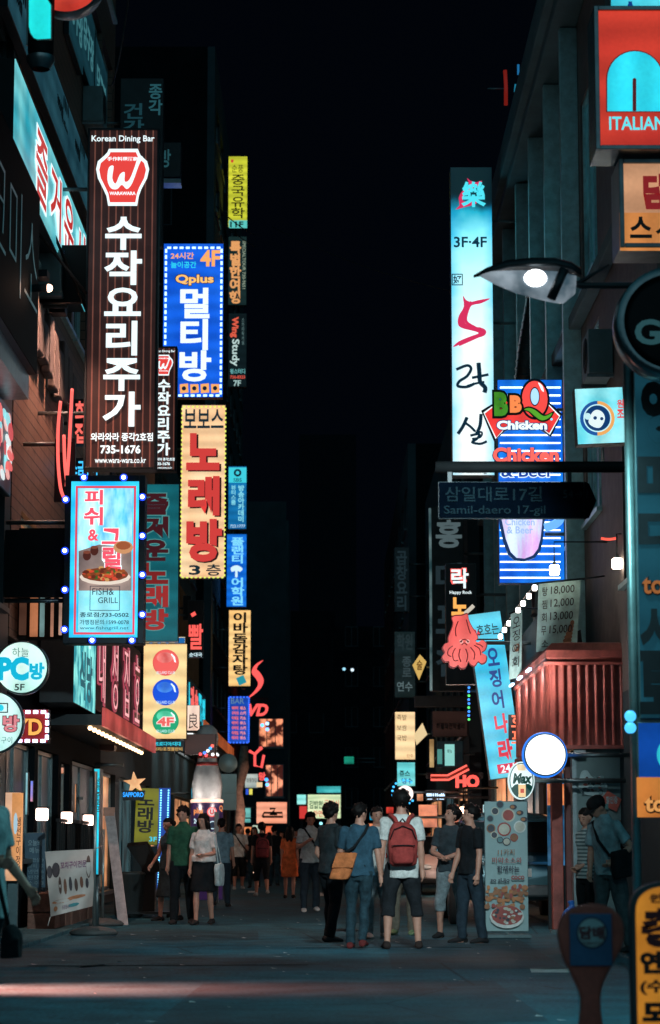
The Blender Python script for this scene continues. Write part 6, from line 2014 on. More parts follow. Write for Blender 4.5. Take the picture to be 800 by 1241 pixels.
# roadside tree whose trunk is lit pinkish by an unseen uplight added at its foot
t = thing('street_tree', 'crooked bare street tree trunk lit pink under the blue bar menu sign', 'tree', (P(290, 1060, 84).x, 84, 0))
BK = mat('tree_bark', (.3, .2, .15), .85, 0, .5, 9, .6)
def T3(px, py, dy=0):
    return P(px, py, 84 + dy) - t.location
m = MB(); m.tube([Vector((0, 0, 0)), T3(287, 1030), T3(291, 985), T3(289, 958), T3(295, 930), T3(296, 904)], [.24, .18, .2, .15, .2, .13], BK, 12); m.build('trunk', t)
up = thing('added_uplight', 'small unseen uplight added at the foot of the crooked tree trunk', 'lamp', (t.location.x + .5, 83, 0))
MB().lathe((0, 0, 0), [(.1, 0), (.12, .16), (.1, .2)], DARK, 14).build('housing', up)
MB().ell((0, 0, .2), (.08, .08, .03), emat('ffd0b0', 3), 10, 6).build('lens', up)
lamp('SPOT', 'added_uplight_beam', (t.location.x + .5, 82.9, .3), 420, (1, .62, .5), .08, T3(292, 930) + t.location, up, 40, .5)
# signs at the far end of the street
s = Sign('far_sign', 'salmon lit signboard with a dark seal drawing far down the street', 'sign', (311, 972, 348, 998), 110, .4, DARK, emat('ffb090', 1.0, 'e88a68', .6), wall=-4.7)
s.stroke([(318, 990), (343, 990), (342, 985), (320, 985), (318, 990)], .05, INK, 'drawing', .01)
s.stroke([(327, 980), (334, 980), (331, 984), (327, 987), (336, 987)], .05, INK, 'drawing', .01)
s = Sign('far_sign', 'pale yellow-green lit shop sign with green and red lettering at the street end', 'sign', (373, 963, 413, 992), 160, .5, DARK, emat('e8f0c0', 1.0, 'b8d8a8', .5), roll=0)
s.text('김밥천', (375, 970, 391, 980), emat('1c5c3c', .8, sample=False), .02); s.text('국분식', (393, 969, 411, 979), emat('e8806a', .9, sample=False), .02)
s.text('라면돈까스', (380, 982, 409, 990), emat('e8705c', .9, sample=False), .02)
MB().box((-s.W / 2, .25, -s.o.z), (-s.W / 2 + .3, .5, 0), DARK).box((s.W / 2 - .3, .25, -s.o.z), (s.W / 2, .5, 0), DARK).build('post', s.root)
s = Sign('far_sign', 'small cyan lit panel left of the yellow-green sign at the street end', 'sign', (360, 963, 371, 975), 160, .4, DARK, emat('6fe0d8', 1.0, 'b8f4ec', .8), roll=0)
s.rect((363, 977, 372, 992), emat('d83c38', .9), 'red_panel')
MB().box((-.1, .2, -s.o.z), (.1, .4, -.02), DARK).build('post', s.root)
s = Sign('far_sign', 'thin cyan strip sign above the yellow-green sign at the street end', 'sign', (384, 953, 413, 961), 162, .4, DARK, emat('1f98a0', .9, '5fd8d8', .8))
MB().box((-.1, .2, -s.o.z), (.1, .4, -.02), DARK).build('post', s.root)
s = Sign('far_sign', 'small green lit sign high on the dark block at the street end', 'sign', (417, 917, 429, 926), 150, .4, DARK, emat('1fa888', .9, '0c5a4c', .8), wall=2.9)
s = Sign('far_sign', 'small white board with faint lettering under the red neon crown', 'sign', (297, 938, 313, 955), 112, .4, DARK, emat('c8d0c8', .85, '8fa09c', 1), wall=-4.7, nbr=1)
s.text('전통찻집', (299, 943, 311, 948), INK)
s.rect((298, 956, 301, 963), emat('2f58d8', 1.0), 'panel'); s.rect((302, 956, 306, 963), emat('e8e060', 1.0), 'panel'); s.rect((311, 948, 318, 954), emat('f0d0a0', 1), 'panel')
s = Sign('far_sign', 'small pale teal vertical panel left of the salmon signboard', 'sign', (295, 978, 304, 997), 112, .3, DARK, emat('7fd0c8', .85, '4f9c98', 1), wall=-4.7, nbr=1)
for i, (x, y, c, d) in enumerate(((318, 879, '4fb8ff', 130), (324, 877, '9fd0ff', 130), (324, 884, '6fb0ff', 130), (323, 945, '3f9cff', 130), (324, 951, '5fb0ff', 130), (344, 834, 'ff8868', 140), (427, 812, 'd8f0ff', 180), (417, 811, '8fc8e0', 180), (389, 998, '9ff0ff', 150), (463, 992, '3fc8ff', 70))):
    p = P(x, y, d)
    l = thing('distant_lamp', 'far-off ' + ('blue lamp left of the upper lit window', 'pale blue lamp over the upper lit window', 'blue lamp low in the upper lit window', 'blue lamp in the lower lit window', 'second blue lamp in the lower lit window', 'reddish lamp on the dark wall by the street end', 'white lamp high on the black block', 'dim lamp beside the white one on the black block', 'white headlamp at the street end', 'cyan lamp left of the backpack man')[i], 'lamp', p, 0, 'far-off small lamps')
    rr = (2.2 if i < 5 else 1.9) * d / F
    MB().ell((0, -.1, 0), rr, emat(c, 2.5 if i < 5 else 1.6, sample=False), 10, 7).build('bulb', l)
    MB().cyl((0, -.08, 0), (0, rr + .3, 0), rr * .6, DARK, 8).build('housing', l)
# shop lights on the right, far: warm interior glow behind the two men
for i, (x0, y0, x1, y1, d, c, c2, lab) in enumerate(((507, 975, 530, 1003, 58.6, 'ff9a70', '5a2018', 'warm lit shop interior behind the silver car'), (560, 980, 583, 1000, 58.2, 'b86a48', '2c1410', 'dim warm shop interior behind the two men in dark shirts'), (543, 975, 556, 1006, 58.4, 'd87858', '4a1c14', 'narrow reddish lit doorway between the two shop interiors'))):
    s = Sign('shop_window', lab, 'window', (x0, y0, x1, y1), d, .2, DARK, emat(c, .95, c2, 2.2), wall=3.6, nbr=1)
s = Sign('lantern', 'round cream paper lantern beside the backpack man\'s head', 'lamp', (486, 983, 500, 998), 57, .2, body=False, wall=3.6, nbr=1)
s.bulb(492, 990, .14, emat('ffc890', 1.6), 'globe')
# ------------------------------------------------------------------ vehicles
def car(lab, at, yaw, paint, kind, front_lights):
    """body along local y, nose at -y"""
    t = thing('parked_car', lab, 'car', (at[0], at[1], 0), yaw)
    if kind == 'suv':
        W2, st = .92, [(-2.3, .62, .62, .5), (-2.2, .80, .80, .46), (-1.3, .98, .98, .36), (-.95, 1.05, 1.1, .34), (-.3, 1.06, 1.62, .34), (.6, 1.06, 1.70, .34), (1.6, 1.06, 1.66, .34), (2.05, 1.04, 1.5, .36), (2.28, .98, 1.02, .42), (2.34, .7, .72, .46)]
    else:
        W2, st = .9, [(-2.35, .5, .5, .36), (-2.25, .68, .68, .3), (-1.2, .86, .86, .24), (-.8, .92, .95, .22), (.0, .94, 1.38, .22), (.7, .94, 1.43, .22), (1.4, .94, 1.3, .22), (1.9, .96, .98, .24), (2.3, .88, .88, .3), (2.38, .6, .6, .38)]
    m = MB()
    rg = []
    for y, zb_, zt_, z0 in st:
        nose = 1 - .16 * (abs(y) / 2.35) ** 4
        w = W2 * nose
        cab_ = zt_ - zb_
        wr = w * (1 - .22 * min(1, cab_ / .5)) if cab_ > .01 else w * .96
        half = [(0, z0), (w * .8, z0), (w * .98, z0 + .1), (w, (z0 + zb_) / 2 + .05), (w * .985, zb_ - .04), (w * .95 if cab_ > .01 else w * .9, zb_), (wr, zt_ - .07 * min(1, cab_ * 4)), (wr * .86, zt_), (0, zt_ + .012)]
        rg.append([Vector((a, y, b)) for a, b in half] + [Vector((-a, y, b)) for a, b in half[-2:0:-1]])
    m.loft(rg, paint)
    me = m.build('body', t)
    md = me.modifiers.new('s', 'SUBSURF'); md.levels = 2; md.render_levels = 2
    GL_ = mat('car_glass', (.01, .014, .016), .05, 0, .1, 2, spec=.9)
    g = MB()
    if kind == 'suv':
        g.add([(-.7, 2.2, 1.08), (.7, 2.2, 1.08), (.6, 2.02, 1.53), (-.6, 2.02, 1.53)], [(0, 1, 2, 3)], GL_)
        g.add([(-.7, 2.33, 1.08), (.7, 2.33, 1.08), (.6, 2.14, 1.53), (-.6, 2.14, 1.53)], [(0, 1, 2, 3)], GL_)
    else:
        g.add([(-.68, -.9, .96), (.68, -.9, .96), (.56, -.12, 1.36), (-.56, -.12, 1.36)], [(0, 1, 2, 3)], GL_)
        g.add([(-.68, -.93, .985), (.68, -.93, .985), (.56, -.15, 1.385), (-.56, -.15, 1.385)], [(0, 1, 2, 3)], GL_)
    g.build('windscreen', t)
    for sgn in (-1, 1):
        sd_ = MB()
        a = [(sgn * .9, -.55, 1.06), (sgn * .9, 1.7, 1.08), (sgn * .76, 1.55, 1.54), (sgn * .76, -.1, 1.54)] if kind == 'suv' else [(sgn * .875, -.5, .96), (sgn * .875, 1.4, .97), (sgn * .73, .95, 1.3), (sgn * .73, -.05, 1.3)]
        sd_.add(a + [(x * .97, y, z) for x, y, z in a], [(0, 1, 2, 3), (7, 6, 5, 4), (0, 4, 5, 1), (1, 5, 6, 2), (2, 6, 7, 3), (3, 7, 4, 0)], GL_)
        sd_.build('side_window', t)
        for y in (-1.42, 1.42):
            wh = MB()
            r_ = .36 if kind == 'suv' else .32
            x0 = sgn * (W2 - .2)
            rgs = [[Vector((x0 + sgn * .0 + sgn * dx, y + rr * math.cos(2 * PI * q / 24), r_ + rr * math.sin(2 * PI * q / 24))) for q in range(24)] for dx, rr in ((0, r_ - .04), (.02, r_), (.18, r_), (.21, r_ - .05), (.2, r_ - .12))]
            wh.loft(rgs, mat('tyre_rubber', (.015, .015, .016), .8))
            wo = wh.build('wheel', t)
            MB().cyl((x0 + sgn * .17, y, r_), (x0 + sgn * .215, y, r_), r_ - .12, STEEL, 20).build('rim', wo)
        mi_ = MB(); mi_.ell((sgn * (W2 + .1), -.62, 1.08 if kind == 'suv' else .98), (.12, .06, .08), paint); mi_.build('mirror', t)
    if kind == 'suv':
        for sgn in (-1, 1):
            MB().box((sgn * .66, 2.2, .82), (sgn * .86, 2.33, 1.12), mat('tail_lamp_glass', (.3, .02, .015), .15)).build('tail_lamp', t, .03)
        MB().box((-.84, 2.28, .42), (.84, 2.43, .6), mat('bumper_plastic', (.05, .06, .065), .5)).build('bumper', t, .04)
        MB().box((-.26, 2.345, .72), (.26, 2.372, .84), mat('licence_plate', (.4, .42, .4), .5)).build('licence_plate', t)
        MB().box((-.5, 2.335, .9), (.5, 2.365, .94), mat('chrome', (.5, .55, .56), .15, 1)).build('trim', t)
    else:
        for sgn in (-1, 1):
            MB().ell((sgn * .66, -2.24, .66), (.17, .09, .075), mat('headlamp_glass', (.5, .58, .6), .1), 14, 9).build('headlight', t)
        m = MB(); m.box((-.36, -2.41, .48), (.36, -2.33, .66), BLACK)
        for i in range(7):
            m.box((-.31 + i * .1, -2.435, .49), (-.29 + i * .1, -2.412, .65), mat('chrome', (.5, .55, .56), .15, 1))
        m.build('grille', t)
        MB().box((-.8, -2.42, .27), (.8, -2.30, .4), BLACK).build('bumper', t, .03)
        MB().box((-.24, -2.45, .3), (.24, -2.425, .4), mat('licence_plate', (.4, .42, .4), .5)).build('licence_plate', t)
    return t
# the dark SUV shows its tail to us: nose points up the street
car('dark teal-black SUV parked behind the standing food banner, tail towards us', (P(609, 1060, 37.4).x, 37.4), PI, mat('dark_car_paint', (.05, .13, .155), .25, .3, .1, 2, coat=.6), 'suv', False)
car('pale silver sedan facing us with a barred grille behind the two men', (P(543, 1060, 58).x, 58), 0, mat('silver_car_paint', (.7, .62, .6), .35, 0, .08, 2, coat=.5), 'sedan', True)
# ------------------------------------------------------------------ right: standing banner, cigarette sign, yellow sign, blue bag
s = Sign('standing_banner', 'tall printed standing food banner with bowls of food in front of the SUV', 'banner', (587.5, 971, 640, 1129), 30.6, .05, GREYM, mat('banner_print_base', (.28, .42, .43), .6, 0, .1, 3))
pr = {k_: mat('banner_print_' + k_, c, .6) for k_, c in dict(red=(.35, .07, .06), cream=(.5, .5, .42), dark=(.04, .05, .07), teal=(.12, .26, .28), brown=(.3, .13, .06), orange=(.45, .18, .07), white=(.62, .66, .64)).items()}
it = []
for cx, cy, r_, c1, c2 in ((606, 975, 5, 'teal', 'dark'), (616, 988, 8.5, 'cream', 'red'), (600, 983, 5, 'cream', 'dark'), (594, 992, 4.5, 'teal', 'dark'), (611, 1005, 8.5, 'red', 'cream'), (630, 1002, 7.5, 'white', 'cream'), (595, 1004, 5.5, 'brown', 'dark'), (599, 1012, 4.5, 'cream', 'dark'), (614, 1020, 5, 'dark', 'cream'), (623, 1015, 5, 'red', 'brown'), (606, 1018, 4, 'dark', 'teal')):
    it += [(cx, cy, r_, r_, pr[c1]), (cx, cy, r_ * .78, r_ * .78, pr[c2])]
for x, y in ((622, 978), (630, 985), (635, 993)):
    it += [(x, y, 4.5, 3, pr['dark']), (x - 1, y, 2.5, 2, pr['orange'])]
rnd.seed(4)
for i in range(60):
    it.append((589 + rnd.random() * 49, 1074 + rnd.random() * 26, rnd.uniform(1.5, 4), rnd.uniform(1.5, 3.5), pr[rnd.choice(['brown', 'orange', 'red', 'orange', 'brown'])]))
it += [(614, 1111, 21, 14, pr['white']), (614, 1109, 19, 12, pr['red'])]
for i in range(26):
    a, q = rnd.uniform(0, 2 * PI), rnd.random() ** .5
    it.append((614 + 16 * q * math.cos(a), 1109 + 10 * q * math.sin(a), rnd.uniform(1.2, 3), rnd.uniform(1, 2), pr[rnd.choice(['cream', 'brown', 'white', 'dark'])]))
s.blobs([i_ for i_ in it])
s.text('11가지', (603, 1029, 623, 1036), pr['brown'], .01)
s.text('마약소스와', (596, 1039, 632, 1046), pr['red'], .01)
s.text('함께하는', (602, 1049, 629, 1057), pr['dark'], .02)
s.text('so sUjo', (594, 1064, 617, 1070), pr['dark'], .03)
s.text('coco', (619, 1061, 635, 1066), pr['red'], .03)
mb = MB(); mb.box((-.3, -.18, -s.o.z + .003), (.3, .18, -s.o.z + .05), GREYM); mb.box((-.02, .0, -s.o.z + .05), (.02, .03, 0), GREYM); mb.build('base', s.root, .01)
t = thing('tobacco_sign', 'paddle-shaped red tobacco sign with a pale disc in the near right foreground', 'sign', (P(716, 1100, 12).x, 12, 0))
def Q(px, py):
    p = P(px, py, 12); return (p.x - t.location.x, p.z)
out = [(698, 1290), (703, 1225), (702, 1205), (694, 1185), (683, 1163), (677, 1142), (675.5, 1128), (680, 1112), (692, 1101), (708, 1096), (722, 1095), (738, 1099), (751, 1110), (756, 1126), (754, 1144), (747, 1160), (737, 1178), (729, 1198), (728, 1225), (735, 1290)]
RP = mat('worn_red_plastic', (.62, .13, .09), .5, 0, .3, 8)
pp = spline([(a, b, 0) for a, b in [Q(*q) for q in out]], 4)
pp = [(a, max(.0, b)) for a, b, _ in pp]
m = MB(); m.prism(pp, -.03, .03, RP); m.build('paddle', t, .015)
m = MB(); m.box((-.28, -.2, 0), (.28, .2, .1), RP); m.build('foot', t, .03)
a, b_ = Q(690, 1170), Q(740, 1107)
MB().box((a[0], -.05, a[1]), (b_[0], -.033, b_[1]), mat('tobacco_blue', (.05, .17, .34), .5)).build('blue_panel', t, .004)
c = Q(716, 1130)
r_ = 18.5 * 12 / F
MB().prism([(c[0] + r_ * math.cos(i * PI / 18), c[1] + r_ * math.sin(i * PI / 18)) for i in range(36)], -.054, -.052, mat('disc_edge', (.02, .05, .1), .5)).build('disc_edge', t)
MB().prism([(c[0] + r_ * .9 * math.cos(i * PI / 18), c[1] + r_ * .9 * math.sin(i * PI / 18)) for i in range(36)], -.057, -.055, mat('pale_disc', (.5, .66, .66), .5)).build('pale_disc', t)
def word(t_, Qf, box, m_, y, bold, par, nm='lettering'):
    vs, fs = glyph(t_, bold)
    xs = [v[0] for v in vs]; ys = [v[1] for v in vs]
    (xa, za), (xb, zb_) = Qf(box[0], box[3]), Qf(box[2], box[1])
    out_ = [(xa + (xb - xa) * (x - min(xs)) / (max(xs) - min(xs)), y - z * .05, za + (zb_ - za) * (yy_ - min(ys)) / (max(ys) - min(ys))) for x, yy_, z in vs]
    return MB().add(out_, fs, m_).build(nm, par)
word('담배', Q, (701, 1122, 731, 1138), mat('letter_maroon', (.18, .03, .04), .5), -.0595, .04, t)
word('TOBACCO', Q, (704, 1141, 728, 1144), mat('letter_maroon', (.18, .03, .04), .5), -.0595, .0, t)
t2 = thing('standing_sign', 'yellow round-topped standing sign with bold dark Hangul at the lower right corner', 'sign', (P(806, 1150, 11.5).x, 11.5, 0))
def Q2(px, py):
    p = P(px, py, 11.5); return (p.x - t2.location.x, p.z)
x0, zt_ = Q2(762, 1068)
def arc(k):
    w = -x0 - k
    pts = [(-w, .05 + k), (w, .05 + k)]
    for i in range(17):
        a = PI * i / 16
        pts.append((w * math.cos(a), zt_ - .16 - .0 + (.16 - k) * math.sin(a) ** .7 if 0 < i < 16 else zt_ - .16))
    return pts
m = MB(); m.prism(arc(0), -.05, .05, mat('sign_frame_teal', (.02, .06, .07), .5)); m.build('frame', t2, .008)
m = MB(); m.prism(arc(.025), -.055, -.051, emat('e09430', .55, 'c87c24', 3)); m.build('face_panel', t2)
m = MB(); m.box((x0, -.15, 0), (-x0, .15, .048), DARK); m.build('base', t2)
word('원', Q2, (785, 1083, 800, 1094), INKR, -.058, .05, t2)
word('총', Q2, (776, 1100, 826, 1148), mat('letter_darkred', (.16, .02, .025), .5), -.058, .07, t2)
word('연중', Q2, (774, 1152, 830, 1180), INK, -.058, .06, t2)
word('(수시)', Q2, (774, 1186, 836, 1205), INK, -.058, .04, t2)
word('모집', Q2, (777, 1212, 834, 1240), INK, -.058, .07, t2)
g_ = G(693, 1092)
t = thing('plastic_bag', 'crumpled blue plastic bag lying beside the red pillar', 'bag', (P(692, 1080, 31).x, 31, .05))
m = MB(); m.ell((0, 0, .17), (.13, .12, .17), mat('blue_plastic', (.03, .16, .55), .35), 18, 12); m.tube([(0, 0, .3), (.01, 0, .36), (.0, 0, .42)], [.06, .03, .05], mat('blue_plastic', (.03, .16, .55), .35), 10)
me = remesh(m, .015, 2, .03, 3); meshobj('sack', me, mat('blue_plastic', (.03, .16, .55), .35), t)

# ------------------------------------------------------------------ clutter on the facades: air conditioners, pipes, rods, far shop lights
ACM = mat('aircon_casing', (.12, .2, .21), .5, 0, .2, 4)
def aircon(lab, x, y, z, sgn):
    t = thing('air_conditioner', lab, 'air conditioner', (x, y, z), 0, 'air conditioner units on the facades')
    MB().box((0, -.42, 0), (sgn * .34, .42, .62), ACM).build('casing', t, .015)
    m = MB()
    for i in range(5):
        r0 = .05 + i * .045
        m.lathe((0, 0, 0), [(r0, 0), (r0 + .012, .008), (r0 + .02, 0)], DARK, 22)
    m.v = [(sgn * (.342 + v[2]), -.06 + v[0], .31 + v[1]) for v in m.v]
    m.build('fan_grille', t)
    MB().box((0, -.4, -.05), (sgn * .36, -.36, -.004), STEEL).box((0, .36, -.05), (sgn * .36, .4, -.004), STEEL).build('bracket', t)
    MB().tube([(sgn * .05, .43, .1), (sgn * .05, .52, .05), (sgn * .05, .54, -1.2)], .018, ACM, 6).build('pipe', t)
for lab, x, y, z, sg in (
        ('air conditioner under the pale cyan facade board, upper left', -4.19, 33, 9.0, 1), ('air conditioner beside the dim teal window panels, upper left', -4.19, 38.6, 13.3, 1),
        ('air conditioner between the round lightboxes and grill lightbox', -4.19, 31.3, 4.5, 1), ('air conditioner on the dark wall left of the blue karaoke sign', -4.39, 49.4, 11.6, 1),
        ('lower air conditioner on the wall behind the billiard lightbox', -4.49, 60.6, 6.6, 1), ('air conditioner on the granite facade above the square cyan lightbox', 3.89, 31.9, 7.6, -1),
        ('air conditioner on the granite facade left of the price banner', 3.89, 40.6, 5.2, -1), ('air conditioner high beside the tall white and cyan lightbox', 3.89, 50.2, 9.0, -1)):
    aircon(lab, x, y, z, sg)
for i, (a, b_, lab) in enumerate((((-4.1, 31, 9.6), (-3.46, 33.0, 9.0), 'black rod bracing the brown banner to the upper left facade'), ((-4.1, 32, 10.2), (-3.46, 33.0, 8.7), 'second black rod crossing below the first at the upper left'))):
    o_ = MB().tube([a, b_], .022, BLACK, 8).build('brace_rod'); tag(o_, lab, 'rod', 'rods bracing the brown banner')
for i, (x0, y0, x1, y1, d, c, c2, lab, w_) in enumerate((
        (232, 955, 243, 968, 62, '3fa8c8', '1a5468', 'small teal panel above the purple drum', -4.5), (296, 1002, 305, 1012, 108, 'ff9a60', '8a3a20', 'orange glow of a stall behind the printed T-shirt man', -4.7),
        (306, 1000, 318, 1011, 112, 'd8e8d0', '6a8a80', 'pale lit shop window behind the woman in black', -4.7), (322, 1001, 334, 1012, 116, 'ff7a50', '7a2818', 'red-orange shop window behind the red backpack walker', -4.7),
        (448, 985, 458, 994, 100, '1fb8e0', '0c5a78', 'small cyan sign left of the backpack man', 2.9), (446, 998, 456, 1008, 98, 'ff9a68', '7a3a20', 'warm little shop window left of the red backpack', 2.9),
        (425, 1000, 434, 1009, 118, '6fd0d0', '2a6a70', 'teal lit shopfront between the dark-shirted men', 2.9), (468, 978, 477, 986, 95, 'e84838', '8a1c18', 'small red sign beside the pale cyan juice sign', 2.9),
        (505, 962, 513, 971, 57.8, 'ffb080', '8a5030', 'small amber sign right of the pale juice sign', 3.9), (585, 975, 590, 990, 55, '9fe0f0', '3a90a8', 'thin cyan lit doorway edge beside the standing food banner', 3.9))):
    s = Sign('far_sign', lab, 'sign', (x0, y0, x1, y1), d, .25, DARK, emat(c, .95, c2, 2.4), wall=w_, nbr=1)

for i, (x0, y0, x1, y1, d, c, c2, lab) in enumerate((
        (64, 946, 70, 1001, 37.5, 'ff8a68', '8a3420', 'slim reddish lit column sign on the wall above the middle fence lantern'),
        (31, 936, 34.5, 988, 33.4, '9fd8e0', '2a5a64', 'slim pale lit column sign left of the nearest fence lantern'),
        (37, 946, 41, 972, 34.2, '4f8cff', 'ff9a60', 'small blue and orange lit panel above the nearest fence lantern'),
        (88, 950, 93, 985, 41, 'e8a070', '5a2c1c', 'small amber lit panel above the farthest fence lantern'),
        (66, 930, 78, 938, 38, 'ffc0a0', 'a85a40', 'short pinkish lit strip high over the middle fence lantern'))):
    s = Sign('wall_sign', lab, 'sign', (x0, y0, x1, y1), d, .12, DARK, emat(c, .95, c2, 2.4), wall=-4.3, nbr=1)

dl = thing('shop_downlight', 'glaring warm downlight under the eaves above the pale silver car', 'lamp', P(562, 981, 54.6), 0)
MB().cyl((0, 0, .06), (0, 0, .2), .09, DARK, 14).build('housing', dl)
MB().ell((0, 0, 0), .1, emat('ffc8a0', 7), 12, 8).build('bulb', dl)
MB().tube([(0, 0, .2), (0, 0, .5), (3.9 - dl.location.x, 0, .5)], .025, DARK, 8).build('bracket', dl)
lamp('POINT', 'downlight_beam', dl.location + Vector((0, -.05, -.14)), 130, (1, .72, .6), .08, None, dl)
# ------------------------------------------------------------------ people
def at(px, pyf):
    g_ = G(px, pyf); return (g_.x, g_.y)
def strap(J, lab, pts, w, m, name='strap', parent=None, inv=None):
    rg = MB(); rg.tube(pts, w, m, 6); return rg
def bagthing(name, label, cat, J, group=None):
    Fm = frame_of(J)
    t = thing(name, label, cat, Fm @ Vector((0, 0, .9)), 0, group)
    return t, (lambda x, y, z: (Fm @ Vector((x, y, z))) - t.location)
def backpack(J, label, m, m2, straps=True):
    t, q = bagthing('backpack', label, 'backpack', J)
    mb = MB()
    rg = []
    for z, rx, ry, yo in ((.90, .12, .05, .19), (.93, .155, .085, .20), (1.05, .165, .1, .215), (1.18, .16, .095, .21), (1.30, .145, .08, .195), (1.36, .11, .055, .185), (1.38, .06, .03, .18)):
        ring = []
        for k in range(20):
            a = 2 * PI * k / 20
            c_, s_ = math.cos(a), math.sin(a)
            ring.append(q(rx * math.copysign(abs(c_) ** .6, c_), yo + ry * math.copysign(abs(s_) ** .6, s_), z))
        rg.append(ring)
    mb.loft(rg, m)
    o_ = meshobj('pack', remesh(mb, .014, 2, .012, 7), m, t)
    p = MB()
    rg = []
    for z, rx, ry in ((.93, .1, .03), (.96, .125, .05), (1.1, .125, .05), (1.13, .1, .03)):
        rg.append([q(rx * math.copysign(abs(math.cos(2 * PI * k / 16)) ** .6, math.cos(2 * PI * k / 16)), .285 + ry * math.sin(2 * PI * k / 16), z) for k in range(16)])
    p.loft(rg, m); p.build('pocket', t)
    z_ = MB(); z_.tube([q(-.13, .335, 1.125), q(0, .345, 1.13), q(.13, .335, 1.125)], .007, m2, 6).tube([q(-.14, .30, 1.2), q(-.1, .29, 1.3), q(0, .28, 1.34), q(.1, .29, 1.3), q(.14, .30, 1.2)], .007, m2, 6); z_.build('zip', t)
    h = MB(); h.tube([q(-.03, .19, 1.385), q(0, .2, 1.42), q(.03, .19, 1.385)], .009, m2, 6); h.build('handle', t)
    if straps:
        for sg in (-1, 1):
            s_ = MB(); s_.tube([q(sg * .05, .17, 1.36), q(sg * .085, .125, 1.43), q(sg * .12, .06, 1.462), q(sg * .13, -.06, 1.43), q(sg * .125, -.135, 1.3), q(sg * .145, -.11, 1.12), q(sg * .17, .06, 1.0)], [.024, .026, .026, .026, .022, .016, .012], m, 8)
            s_.build('strap', t)
    return t
def crossbag(J, label, side, m, size=(.34, .12, .26), drop=.86, back=False, m2=None, cat='shoulder bag', yo=None):
    """bag on a strap over the opposite shoulder, hanging at the hip"""
    t, q = bagthing('shoulder_bag', label, cat, J)
    w, d, h = size
    x = side * .24
    y = (.14 if back else -.06) if yo is None else yo
    mb = MB()
    rg = []
    for z, f in ((drop - h / 2, .92), (drop - h * .42, 1), (drop, 1.02), (drop + h * .42, .97), (drop + h / 2, .88)):
        ring = []
        for k in range(20):
            a = 2 * PI * k / 20
            c_, s_ = math.cos(a), math.sin(a)
            if back:
                ring.append(q(side * .17 - (z - drop) * .35 * side + w / 2 * f * math.copysign(abs(c_) ** .5, c_), .2 + d / 2 * f * math.copysign(abs(s_) ** .5, s_), z))
            else:
                ring.append(q(x + d / 2 * f * math.copysign(abs(c_) ** .5, c_), y + w / 2 * f * math.copysign(abs(s_) ** .5, s_), z))
        rg.append(ring)
    mb.loft(rg, m)
    meshobj('bag_body', remesh(mb, .014, 2, .01, 3), m, t)
    fl = MB()
    if back:
        fl.loft([[q(side * .17 - (z - drop) * .35 * side + sx * w * .5, .2 + d * .53, z) for sx, z in ((-1, drop + h * .48), (1, drop + h * .48), (1, drop - h * .05), (-1, drop - h * .05))], [q(side * .17 - (z - drop) * .35 * side + sx * w * .5, .2 + d * .53 + .018, z) for sx, z in ((-1, drop + h * .48), (1, drop + h * .48), (1, drop - h * .05), (-1, drop - h * .05))]], m, smooth=False)
        fl.build('flap', t)
    s_ = MB()
    xs = -side
    if back:
        pts = [q(side * .2, .2, drop + h * .4), q(side * .05, .15, 1.2), q(xs * .08, .115, 1.38), q(xs * .11, .04, 1.47), q(xs * .1, -.07, 1.43), q(side * .05, -.14, 1.2), q(side * .2, -.1, 1.0), q(side * .24, .1, drop + h * .4)]
    else:
        pts = [q(x, y + w * .42, drop + h * .4), q(side * .1, .135, 1.12), q(xs * .07, .12, 1.37), q(xs * .105, .04, 1.468), q(xs * .095, -.07, 1.435), q(side * .02, -.145, 1.25), q(side * .15, -.135, 1.08), q(x, y - w * .42, drop + h * .4)]
    s_.tube(pts, .017, m2 or m, 8); s_.build('strap', t)
    return t
C = cloth
WHITE, DENIM, BLK, NAVYC = C('white_cotton', (.62, .64, .62)), C('blue_denim', (.018, .042, .056), .5), C('black_cotton', (.008, .011, .014)), C('navy_cotton', (.03, .06, .1))
LDEN = C('pale_denim', (.2, .25, .27), .4)
CANV = C('canvas_shoe', (.4, .42, .42))
GR_ = 'standing group in the middle of the street'

person('man in dark grey T-shirt and black trousers, face turned right, hand near pocket', at(401, 1141), 1.70, R(128), arms={-1: (2, 8, 20, 4), 1: (-8, 12, 42, -8)}, legs={-1: (-6, 7, -14), 1: (14, 6, -4)},
       top=C('charcoal_cotton', (.022, .032, .037)), bottom=BLK, shoes=C('black_white_shoe', (.05, .05, .055)), hair='thick', group=GR_, head=(8, 2), vox=.01)
Jb = person('man in a slate blue T-shirt and jeans walking away, orange bag across his back', at(436, 1150), 1.66, R(172), arms={-1: (-4, 12, 6, 6), 1: (14, 16, 58, -20)}, legs={-1: (-6, -3, -26), 1: (10, 3, -2)},
       top=C('slate_blue_cotton', (.03, .08, .12)), bottom=DENIM, kind='skinny', shoes=C('dark_red_shoe', (.12, .02, .02)), hair='short', group=GR_, head=(-38, 4), vox=.01)
crossbag(Jb, 'orange canvas messenger bag with black straps on the back of the man in blue', 1, C('orange_canvas', (.55, .17, .06)), (.25, .12, .32), .98, True, BLK)
Ja = person('man from behind in white T-shirt and black shorts wearing red backpack', at(487, 1150), 1.80, R(182), arms={-1: (-2, 9, 4, 4), 1: (-3, 9, 12, 3)}, legs={-1: (3, 10, -3), 1: (0, 8, -6)},
       top=WHITE, bottom=C('black_shorts', (.015, .018, .022)), kind='capri', shoes=C('brown_sandal', (.03, .02, .018)), hair='thick', group=GR_, head=(4, 4), vox=.01, hem=.77)
backpack(Ja, 'red backpack on the man in the white T-shirt', C('red_canvas', (.34, .05, .045)), BLK)
